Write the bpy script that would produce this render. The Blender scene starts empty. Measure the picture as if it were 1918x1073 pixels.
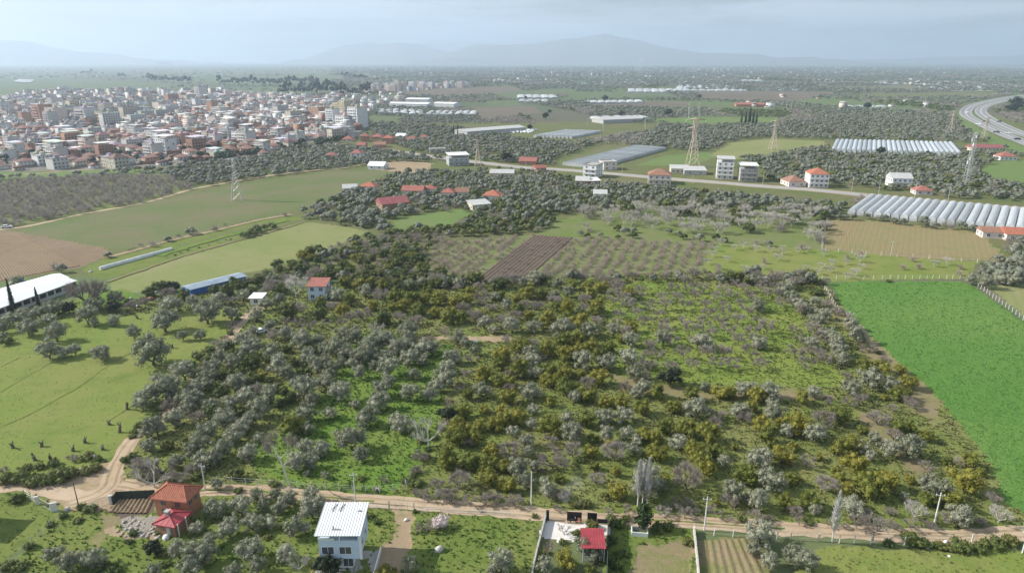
import bpy, math, random
import numpy as np
from mathutils import Vector, Matrix
R = math.radians
random.seed(7); rng = np.random.default_rng(11)
S = bpy.context.scene
COL = S.collection
# ---------------------------------------------------------------- camera, sky, sun, exposure
H, FPX, PITCH = 80.0, 1279.0, math.atan((536.5 - 113.0) / 1279.0)
cd = bpy.data.cameras.new("camera"); cam = bpy.data.objects.new("camera", cd); COL.objects.link(cam)
cam.location = (0, 0, H); cam.rotation_euler = (R(90) - PITCH, 0, 0)
cd.sensor_width = 36.0; cd.lens = 36.0 * FPX / 1918.0
cd.clip_start = 1.0; cd.clip_end = 90000.0
S.camera = cam
SUN_EL, SUN_AZ = R(34), R(-83)          # azimuth from +Y (camera heading) towards +X
sd = Vector((math.sin(SUN_AZ) * math.cos(SUN_EL), math.cos(SUN_AZ) * math.cos(SUN_EL), math.sin(SUN_EL)))
W = bpy.data.worlds.new("World"); S.world = W; W.use_nodes = True
wn = W.node_tree; wn.nodes.clear()
def N(t, ty, **kw):
    n = t.nodes.new(ty)
    for k, v in kw.items():
        if hasattr(n, k): setattr(n, k, v)
    return n
wo = N(wn, "ShaderNodeOutputWorld"); sky = N(wn, "ShaderNodeTexSky", sky_type='NISHITA', sun_disc=False)
sky.sun_elevation = SUN_EL; sky.sun_rotation = SUN_AZ; sky.air_density = 1.0; sky.dust_density = 1.2; sky.ozone_density = 1.0; sky.altitude = 100
bg = N(wn, "ShaderNodeBackground"); bg.inputs[1].default_value = 0.07
wn.links.new(sky.outputs[0], bg.inputs[0])
bgc = N(wn, "ShaderNodeBackground"); bgc.inputs[0].default_value = (0.80, 0.90, 1.0, 1); bgc.inputs[1].default_value = 0.70
tc = N(wn, "ShaderNodeTexCoord")
mp = N(wn, "ShaderNodeMapping"); mp.inputs['Scale'].default_value = (1.6, 1.6, 16.0); mp.inputs['Rotation'].default_value = (0, R(2.5), 0)
nz = N(wn, "ShaderNodeTexNoise"); nz.inputs['Scale'].default_value = 2.2; nz.inputs['Detail'].default_value = 7; nz.inputs['Roughness'].default_value = 0.55; nz.inputs['Distortion'].default_value = 0.4
rp = N(wn, "ShaderNodeMapRange"); rp.inputs[1].default_value = 0.40; rp.inputs[2].default_value = 0.60; rp.inputs[3].default_value = 0.0; rp.inputs[4].default_value = 1.0
mx = N(wn, "ShaderNodeMixShader")
L = wn.links.new
L(tc.outputs['Generated'], mp.inputs[0]); L(mp.outputs[0], nz.inputs[0]); L(nz.outputs[0], rp.inputs[0]); L(rp.outputs[0], mx.inputs[0])
L(bg.outputs[0], mx.inputs[1]); L(bgc.outputs[0], mx.inputs[2]); L(mx.outputs[0], wo.inputs[0])
sl = bpy.data.lights.new("sun", 'SUN'); sun = bpy.data.objects.new("sun", sl); COL.objects.link(sun)
sl.energy = 5.0; sl.angle = R(0.5); sl.color = (1.0, 0.955, 0.88)
sun.rotation_euler = sd.to_track_quat('Z', 'Y').to_euler(); sun.location = sd * 400
vs = S.view_settings; vs.view_transform = 'Standard'; vs.look = 'None'; vs.gamma = 1; vs.use_curve_mapping = False; vs.exposure = 0.52
S.cycles.max_bounces = 5; S.cycles.diffuse_bounces = 2; S.cycles.glossy_bounces = 2; S.cycles.transmission_bounces = 3
S.cycles.transparent_max_bounces = 6; S.cycles.volume_bounces = 1; S.cycles.use_denoising = True
S.cycles.caustics_reflective = False; S.cycles.caustics_refractive = False
# ---------------------------------------------------------------- photograph geometry
cp, sp = math.cos(PITCH), math.sin(PITCH)
def P(px, py, z=0.0):
    a = (px - 959.0) / FPX; b = (536.5 - py) / FPX
    d = (a, cp + b * sp, -sp + b * cp)
    t = (z - H) / d[2]
    return (a * t, d[1] * t, z)
def proj(x, y, z=0.0):
    rz = z - H; dep = y * cp - rz * sp
    return (x / dep * FPX + 959.0, 536.5 - (y * sp + rz * cp) / dep * FPX, dep)
def ppm(px, py): return FPX / proj(*P(px, py))[2]
# ---------------------------------------------------------------- object helpers
def link(name, data, parent=None, loc=(0, 0, 0), rz=0.0, sc=None):
    o = bpy.data.objects.new(name, data); COL.objects.link(o)
    if parent is not None: o.parent = parent
    o.location = loc
    if rz: o.rotation_euler = (0, 0, rz)
    if sc is not None: o.scale = sc if hasattr(sc, '__len__') else (sc, sc, sc)
    return o
def tag(o, label, cat, group=None):
    o['label'] = label; o['category'] = cat
    if group: o['group'] = group
    return o
def thing(name, label, cat, loc=(0, 0, 0), rz=0.0, group=None, sc=None):
    return tag(link(name, None, None, loc, rz, sc), label, cat, group)
def struct(o, k='structure'): o['kind'] = k; return o
ONES = "zero one two three four five six seven eight nine ten eleven twelve thirteen fourteen fifteen sixteen seventeen eighteen nineteen".split()
TENS = "x x twenty thirty forty fifty sixty seventy eighty ninety".split()
def nw(n):
    n = int(max(0, min(99, n)))
    if n < 20: return ONES[n]
    return TENS[n // 10] + ("-" + ONES[n % 10] if n % 10 else "")
def where(px, py):
    return "%s percent across, %s percent down the photo" % (nw(round(px / 19.18)), nw(round(py / 10.73)))
def mesh_np(name, v, quads=None, tris=None, mat=None, smooth=False, attr=None, mats=None, midx=None):
    m = bpy.data.meshes.new(name)
    v = np.asarray(v, np.float32).reshape(-1, 3)
    nq = 0 if quads is None else len(quads); nt = 0 if tris is None else len(tris)
    m.vertices.add(len(v)); m.vertices.foreach_set("co", v.ravel())
    li = []
    if nq: li.append(np.asarray(quads, np.int32).ravel())
    if nt: li.append(np.asarray(tris, np.int32).ravel())
    li = np.concatenate(li); m.loops.add(len(li)); m.loops.foreach_set("vertex_index", li)
    m.polygons.add(nq + nt)
    ls = np.concatenate([np.arange(nq) * 4, nq * 4 + np.arange(nt) * 3]).astype(np.int32)
    m.polygons.foreach_set("loop_start", ls)
    if smooth: m.polygons.foreach_set("use_smooth", np.ones(nq + nt, bool))
    for mm in (mats or ([mat] if mat else [])): m.materials.append(mm)
    if midx is not None: m.polygons.foreach_set("material_index", np.asarray(midx, np.int32))
    if attr is not None:
        a = m.attributes.new("rnd", 'FLOAT', 'POINT'); a.data.foreach_set("value", np.asarray(attr, np.float32))
    m.update(calc_edges=True)
    return m
class MB:
    def __init__(s): s.v = []; s.f = []
    def add(s, vs, fs):
        n = len(s.v); s.v += [tuple(a) for a in vs]; s.f += [tuple(i + n for i in f) for f in fs]
    def box(s, x0, x1, y0, y1, z0, z1, rz=0.0, about=(0, 0)):
        vs = [(x0, y0, z0), (x1, y0, z0), (x1, y1, z0), (x0, y1, z0), (x0, y0, z1), (x1, y0, z1), (x1, y1, z1), (x0, y1, z1)]
        if rz:
            c, q = math.cos(rz), math.sin(rz); ax, ay = about
            vs = [(ax + (x - ax) * c - (y - ay) * q, ay + (x - ax) * q + (y - ay) * c, z) for x, y, z in vs]
        s.add(vs, [(0, 3, 2, 1), (4, 5, 6, 7), (0, 1, 5, 4), (1, 2, 6, 5), (2, 3, 7, 6), (3, 0, 4, 7)])
    def bar(s, a, b, r, n=4, r2=None, cap=True):
        a, b = Vector(a), Vector(b); d = b - a
        if d.length < 1e-6: return
        q = d.to_track_quat('Z', 'Y'); r2 = r if r2 is None else r2
        vs = []
        for p, rr in ((a, r), (b, r2)):
            for i in range(n):
                t = 2 * math.pi * (i + .5) / n
                vs.append(p + q @ Vector((math.cos(t) * rr, math.sin(t) * rr, 0)))
        fs = [(i, (i + 1) % n, n + (i + 1) % n, n + i) for i in range(n)]
        if cap: fs += [tuple(range(n - 1, -1, -1)), tuple(range(n, 2 * n))]
        s.add(vs, fs)
    def tube(s, pts, rs, n=5):
        for i in range(len(pts) - 1): s.bar(pts[i], pts[i + 1], rs[i], n, rs[i + 1])
    def slab(s, pts, t):
        n = len(pts); vs = [tuple(p) for p in pts] + [(p[0], p[1], p[2] - t) for p in pts]
        s.add(vs, [tuple(range(n)), tuple(range(2 * n - 1, n - 1, -1))] + [(i, n + i, n + (i + 1) % n, (i + 1) % n) for i in range(n)])
    def mesh(s, name, mat, smooth=False):
        m = bpy.data.meshes.new(name); m.from_pydata(s.v, [], s.f); m.materials.append(mat)
        if smooth:
            for p in m.polygons: p.use_smooth = True
        m.update(); return m
    def build(s, name, mat, parent=None, loc=(0, 0, 0), rz=0.0, smooth=False): return link(name, s.mesh(name, mat, smooth), parent, loc, rz)
# ---------------------------------------------------------------- materials
def newmat(name):
    m = bpy.data.materials.new(name); m.use_nodes = True; t = m.node_tree; t.nodes.clear()
    return m, t, N(t, "ShaderNodeOutputMaterial")
def rgb(c): return (c[0], c[1], c[2], 1)
def plain(name, c, rough=0.75, var=0.15, scale=1.5, spec=0.3, objcol=False, bump=0.0, metal=0.0, rndv=0.0):
    """plaster, metal, concrete: base colour broken by worn patches in object space"""
    m, t, o = newmat(name); l = t.links.new
    b = N(t, "ShaderNodeBsdfPrincipled"); b.inputs['Roughness'].default_value = rough; b.inputs['Specular IOR Level'].default_value = spec; b.inputs['Metallic'].default_value = metal
    tcn = N(t, "ShaderNodeTexCoord"); n1 = N(t, "ShaderNodeTexNoise"); n1.inputs['Scale'].default_value = scale; n1.inputs['Detail'].default_value = 5; n1.inputs['Roughness'].default_value = .65
    l(tcn.outputs['Object'], n1.inputs[0])
    mr = N(t, "ShaderNodeMapRange"); mr.inputs[1].default_value = .3; mr.inputs[2].default_value = .7; mr.inputs[3].default_value = 1 - var; mr.inputs[4].default_value = 1 + var * .6
    l(n1.outputs[0], mr.inputs[0])
    mu = N(t, "ShaderNodeVectorMath", operation='MULTIPLY')
    if objcol:
        oi = N(t, "ShaderNodeObjectInfo"); l(oi.outputs['Color'], mu.inputs[0])
    else: mu.inputs[0].default_value = c
    if rndv:
        oi2 = N(t, "ShaderNodeObjectInfo"); m2 = N(t, "ShaderNodeMapRange"); m2.inputs[3].default_value = 1 - rndv; l(oi2.outputs['Random'], m2.inputs[0])
        m3 = N(t, "ShaderNodeMath", operation='MULTIPLY'); l(mr.outputs[0], m3.inputs[0]); l(m2.outputs[0], m3.inputs[1]); mr = m3
    l(mr.outputs[0], mu.inputs[1]); l(mu.outputs[0], b.inputs['Base Color'])
    if bump:
        bp = N(t, "ShaderNodeBump"); bp.inputs['Strength'].default_value = bump; bp.inputs['Distance'].default_value = .05; l(n1.outputs[0], bp.inputs['Height']); l(bp.outputs[0], b.inputs['Normal'])
    l(b.outputs[0], o.inputs[0]); return m
def leafmat(name, c1, c2, trans=.22, scale=.9):
    """foliage: colour differs from plant to plant and from leaf cluster to leaf cluster"""
    m, t, o = newmat(name); l = t.links.new
    oi = N(t, "ShaderNodeObjectInfo"); at = N(t, "ShaderNodeAttribute", attribute_name="rnd")
    ad = N(t, "ShaderNodeMath", operation='ADD'); l(oi.outputs['Random'], ad.inputs[0]); l(at.outputs['Fac'], ad.inputs[1])
    fr = N(t, "ShaderNodeMath", operation='FRACT'); l(ad.outputs[0], fr.inputs[0])
    ge = N(t, "ShaderNodeNewGeometry"); n1 = N(t, "ShaderNodeTexNoise"); n1.inputs['Scale'].default_value = scale; n1.inputs['Detail'].default_value = 3
    l(ge.outputs['Position'], n1.inputs[0])
    av = N(t, "ShaderNodeMath", operation='MULTIPLY_ADD'); l(n1.outputs[0], av.inputs[0]); av.inputs[1].default_value = 1.1; av.inputs[2].default_value = -.55
    a2 = N(t, "ShaderNodeMath", operation='ADD', use_clamp=True); l(av.outputs[0], a2.inputs[0]); l(fr.outputs[0], a2.inputs[1])
    mxn = N(t, "ShaderNodeMix", data_type='RGBA'); mxn.inputs[6].default_value = rgb(c1); mxn.inputs[7].default_value = rgb(c2); l(a2.outputs[0], mxn.inputs[0])
    d = N(t, "ShaderNodeBsdfPrincipled"); d.inputs['Roughness'].default_value = .6; d.inputs['Specular IOR Level'].default_value = .25
    tr = N(t, "ShaderNodeBsdfTranslucent"); ms = N(t, "ShaderNodeMixShader"); ms.inputs[0].default_value = trans
    l(mxn.outputs[2], d.inputs['Base Color']); l(mxn.outputs[2], tr.inputs[0]); l(d.outputs[0], ms.inputs[1]); l(tr.outputs[0], ms.inputs[2]); l(ms.outputs[0], o.inputs[0])
    return m
def soil(name, cols, big=.03, mid=.25, fine=2.2, rough=.95, bump=.6, bd=.25, stripe=None, cells=None):
    """ground cover: three colours mixed by noises in world space; stripe=(angle, period, colour, amount)"""
    m, t, o = newmat(name); l = t.links.new
    ge = N(t, "ShaderNodeNewGeometry")
    def nz(s, det=5, ro=.6, dist=0.0):
        n = N(t, "ShaderNodeTexNoise"); n.inputs['Scale'].default_value = s; n.inputs['Detail'].default_value = det; n.inputs['Roughness'].default_value = ro; n.inputs['Distortion'].default_value = dist
        l(ge.outputs['Position'], n.inputs[0]); return n
    def rmp(n, a, b):
        r_ = N(t, "ShaderNodeMapRange"); r_.inputs[1].default_value = a; r_.inputs[2].default_value = b; l(n.outputs[0], r_.inputs[0]); return r_
    def mix(fac, a, b):
        k = N(t, "ShaderNodeMix", data_type='RGBA')
        for i, q in ((6, a), (7, b)):
            if isinstance(q, tuple): k.inputs[i].default_value = rgb(q)
            else: l(q.outputs[2], k.inputs[i])
        l(fac.outputs[0], k.inputs[0]); return k
    a = mix(rmp(nz(big, 4, .6, .5), .38, .62), cols[0], cols[1])
    b = mix(rmp(nz(mid, 6, .68), .5, .72), a, cols[2])
    nf = nz(fine, 4, .7)
    c = mix(rmp(nf, .5, .85), b, cols[3] if len(cols) > 3 else cols[1])
    if stripe:
        an, per, sc, am = stripe
        mpn = N(t, "ShaderNodeMapping"); mpn.inputs['Rotation'].default_value = (0, 0, an); l(ge.outputs['Position'], mpn.inputs[0])
        wv = N(t, "ShaderNodeTexWave", bands_direction='Y'); wv.inputs['Scale'].default_value = 2 * math.pi / per / 20.0; wv.inputs['Distortion'].default_value = 1.2; wv.inputs['Detail'].default_value = 3; wv.inputs['Detail Scale'].default_value = 2.0
        l(mpn.outputs[0], wv.inputs[0])
        q = N(t, "ShaderNodeMath", operation='MULTIPLY'); l(wv.outputs['Fac'], q.inputs[0]); q.inputs[1].default_value = am
        c = mix(q, c, sc)
    if cells:       # patchwork of small holdings
        mpn = N(t, "ShaderNodeMapping"); mpn.inputs['Rotation'].default_value = (0, 0, .35); mpn.inputs['Scale'].default_value = (1, .55, 1); l(ge.outputs['Position'], mpn.inputs[0])
        vo = N(t, "ShaderNodeTexVoronoi", distance='CHEBYCHEV'); vo.inputs['Scale'].default_value = cells[0]; l(mpn.outputs[0], vo.inputs['Vector'])
        sx = N(t, "ShaderNodeSeparateColor"); l(vo.outputs['Color'], sx.inputs[0]); cr = N(t, "ShaderNodeValToRGB"); cr.color_ramp.interpolation = 'CONSTANT'
        cols_ = [(.085, .115, .055), (.12, .18, .055), (.15, .125, .09), (.10, .13, .06), (.18, .165, .095), (.13, .16, .06), (.12, .105, .08)]
        while len(cr.color_ramp.elements) < len(cols_): cr.color_ramp.elements.new(.5)
        for i, q in enumerate(cols_): cr.color_ramp.elements[i].position = i / len(cols_); cr.color_ramp.elements[i].color = rgb(q)
        l(sx.outputs[0], cr.inputs[0]); k = N(t, "ShaderNodeMix", data_type='RGBA'); k.inputs[0].default_value = cells[1]; l(c.outputs[2], k.inputs[6]); l(cr.outputs[0], k.inputs[7]); c = k
    d = N(t, "ShaderNodeBsdfPrincipled"); d.inputs['Roughness'].default_value = rough; d.inputs['Specular IOR Level'].default_value = .1
    l(c.outputs[2], d.inputs['Base Color'])
    if bump:
        bp = N(t, "ShaderNodeBump"); bp.inputs['Strength'].default_value = bump; bp.inputs['Distance'].default_value = bd; l(nf.outputs[0], bp.inputs['Height']); l(bp.outputs[0], d.inputs['Normal'])
    l(d.outputs[0], o.inputs[0]); return m
def vnoise(x, y, s, seed=0):
    x = x * s + 1000.0; y = y * s + 1000.0
    xi = np.floor(x).astype(np.int64); yi = np.floor(y).astype(np.int64); fx = x - xi; fy = y - yi
    fx = fx * fx * (3 - 2 * fx); fy = fy * fy * (3 - 2 * fy)
    def h(a, b):
        n = (a * 374761393 + b * 668265263 + seed * 974634777) & 0x7fffffff
        n = ((n ^ (n >> 13)) * 1274126177) & 0x7fffffff
        return ((n ^ (n >> 16)) & 0xffff) / 65535.0
    return (h(xi, yi) * (1 - fx) + h(xi + 1, yi) * fx) * (1 - fy) + (h(xi, yi + 1) * (1 - fx) + h(xi + 1, yi + 1) * fx) * fy
def inpoly(x, y, poly):
    c = np.zeros(np.shape(x), bool); n = len(poly)
    for i in range(n):
        x1, y1 = poly[i]; x2, y2 = poly[i - 1]
        if y1 == y2: continue
        c ^= ((y1 > y) != (y2 > y)) & (x < (x2 - x1) * (y - y1) / (y2 - y1) + x1)
    return c
# ---------------------------------------------------------------- the ground and its parcels
G = {}
def ang(a, b):
    p, q = P(*a), P(*b); return math.atan2(q[1] - p[1], q[0] - p[0])
G['scrub'] = soil("scrub_ground", ((.155, .198, .042), (.200, .207, .068), (.095, .145, .030), (.28, .25, .125)), .06, .42, 1.7, bump=1.0, bd=.4)
G['lush'] = soil("lush_grass", ((.105, .185, .026), (.15, .20, .042), (.065, .125, .018), (.18, .20, .06)), .06, .3, 1.6)
G['meadow'] = soil("meadow_grass", ((.155, .208, .042), (.20, .212, .062), (.112, .165, .034), (.215, .19, .085)), .028, .12, 1.5)
G['crop'] = soil("clover_crop", ((.098, .208, .040), (.138, .232, .054), (.080, .168, .034), (.16, .26, .068)), .022, .5, 1.9, bump=1.0, bd=.4)
G['rows1'] = soil("orchard_row_strips", ((.125, .175, .040), (.150, .18, .06), (.095, .15, .03), (.18, .17, .09)), .07, .3, 1.2, stripe=(-ang((1000, 440), (884, 530)), 4.6, (.24, .19, .14), .5))
G['rows2'] = soil("orchard_row_strips", ((.125, .175, .040), (.150, .18, .06), (.095, .15, .03), (.18, .17, .09)), .07, .3, 1.2, stripe=(-ang((1123, 450), (1082, 497)), 5.2, (.24, .19, .14), .42))
G['pasture'] = soil("big_field_grass", ((.105, .148, .045), (.160, .15, .078), (.12, .168, .045), (.18, .155, .095)), .035, .16, .9, stripe=(-ang((200, 466), (640, 350)), 4.2, (.165, .145, .085), .3))
G['pale'] = soil("young_wheat", ((.195, .222, .075), (.25, .24, .11), (.165, .205, .062), (.25, .215, .12)), .03, .14, .9, stripe=(-ang((430, 516), (680, 434)), 3.4, (.165, .19, .07), .35))
G['brown'] = soil("ploughed_soil", ((.215, .155, .098), (.25, .185, .12), (.165, .125, .075), (.20, .16, .10)), .03, .2, 1.1, stripe=(-ang((0, 470), (150, 480)), 2.2, (.17, .13, .08), .5))
G['tan'] = soil("stubble_soil", ((.265, .20, .11), (.25, .20, .10), (.19, .20, .07), (.30, .23, .135)), .025, .13, 1.0, stripe=(-ang((1640, 418), (1622, 474)), 2.3, (.17, .18, .065), .36))
G['dark'] = soil("dark_tilled_soil", ((.118, .088, .068), (.145, .11, .084), (.10, .092, .055), (.18, .145, .115)), .05, .3, 1.6)
G['rowgrass'] = soil("orchard_grass", ((.130, .175, .042), (.165, .175, .075), (.105, .165, .032), (.21, .18, .11)), .07, .3, 1.2)
G['almond'] = soil("almond_orchard_grass", ((.150, .215, .038), (.195, .225, .052), (.095, .165, .028), (.24, .23, .08)), .06, .35, 1.5)
G['garden'] = soil("garden_grass", ((.125, .172, .036), (.165, .19, .05), (.085, .130, .026), (.18, .175, .07)), .08, .45, 2.2)
G['vegrow'] = soil("vegetable_rows", ((.12, .17, .045), (.17, .18, .075), (.09, .14, .03), (.20, .17, .10)), .08, .4, 1.8, stripe=(-ang((330, 462), (520, 416)), 2.6, (.14, .115, .075), .75))
G['drysoil'] = soil("dry_grove_soil", ((.24, .185, .115), (.19, .185, .07), (.15, .16, .05), (.31, .24, .155)), .1, .4, 1.6, bump=.8)
G['rubble'] = soil("rubble_surface", ((.30, .27, .225), (.36, .325, .28), (.20, .18, .11), (.42, .39, .35)), .2, .7, 2.4, bump=1.0, bd=.4)
G['dirt'] = soil("dirt_surface", ((.40, .295, .195), (.46, .355, .25), (.31, .235, .155), (.52, .42, .31)), .09, .5, 2.4, bump=.5, bd=.1)
G['earth'] = soil("bare_earth", ((.30, .22, .14), (.36, .27, .175), (.20, .19, .085), (.40, .32, .22)), .07, .35, 1.7, bump=.4)
G['bed'] = soil("vegetable_bed_soil", ((.245, .185, .115), (.16, .175, .055), (.135, .165, .045), (.33, .26, .17)), .12, .5, 2.2)
G['concrete'] = soil("yard_concrete", ((.62, .59, .55), (.68, .65, .61), (.52, .49, .45), (.70, .68, .65)), .1, .5, 2.5, bump=.1, bd=.02)
G['wood'] = soil("olive_grove_ground", ((.105, .135, .040), (.15, .14, .065), (.085, .12, .03), (.18, .16, .09)), .03, .12, .8)
G['white'] = soil("plastic_mulch", ((.62, .64, .66), (.66, .66, .65), (.50, .52, .52), (.70, .70, .70)), .02, .08, .4, bump=0)
G['bright'] = soil("bright_field", ((.12, .19, .05), (.145, .19, .065), (.11, .17, .045), (.17, .19, .085)), .015, .06, .3)
G['plain'] = soil("far_plain", ((.100, .125, .065), (.140, .135, .09), (.085, .11, .06), (.12, .12, .08)), .0022, .009, .05, bump=0, cells=(.0042, .6))
G['farfield'] = soil("far_green_field", ((.105, .14, .06), (.125, .15, .075), (.095, .12, .055), (.14, .15, .085)), .008, .03, .15, bump=0)
G['farbrown'] = soil("far_ploughland", ((.14, .115, .085), (.165, .135, .10), (.12, .12, .07), (.17, .14, .1)), .006, .02, .1, bump=0)
G['town'] = soil("town_ground", ((.18, .165, .14), (.22, .20, .17), (.12, .13, .075), (.25, .23, .20)), .02, .08, .3, bump=0)
G['motorway'] = soil("motorway_surface", ((.24, .24, .235), (.27, .265, .26), (.21, .21, .205), (.29, .285, .28)), .02, .1, .9, bump=0)
G['asphalt'] = soil("asphalt_surface", ((.33, .325, .31), (.36, .35, .335), (.29, .285, .27), (.38, .37, .355)), .02, .1, .9, bump=0)
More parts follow.
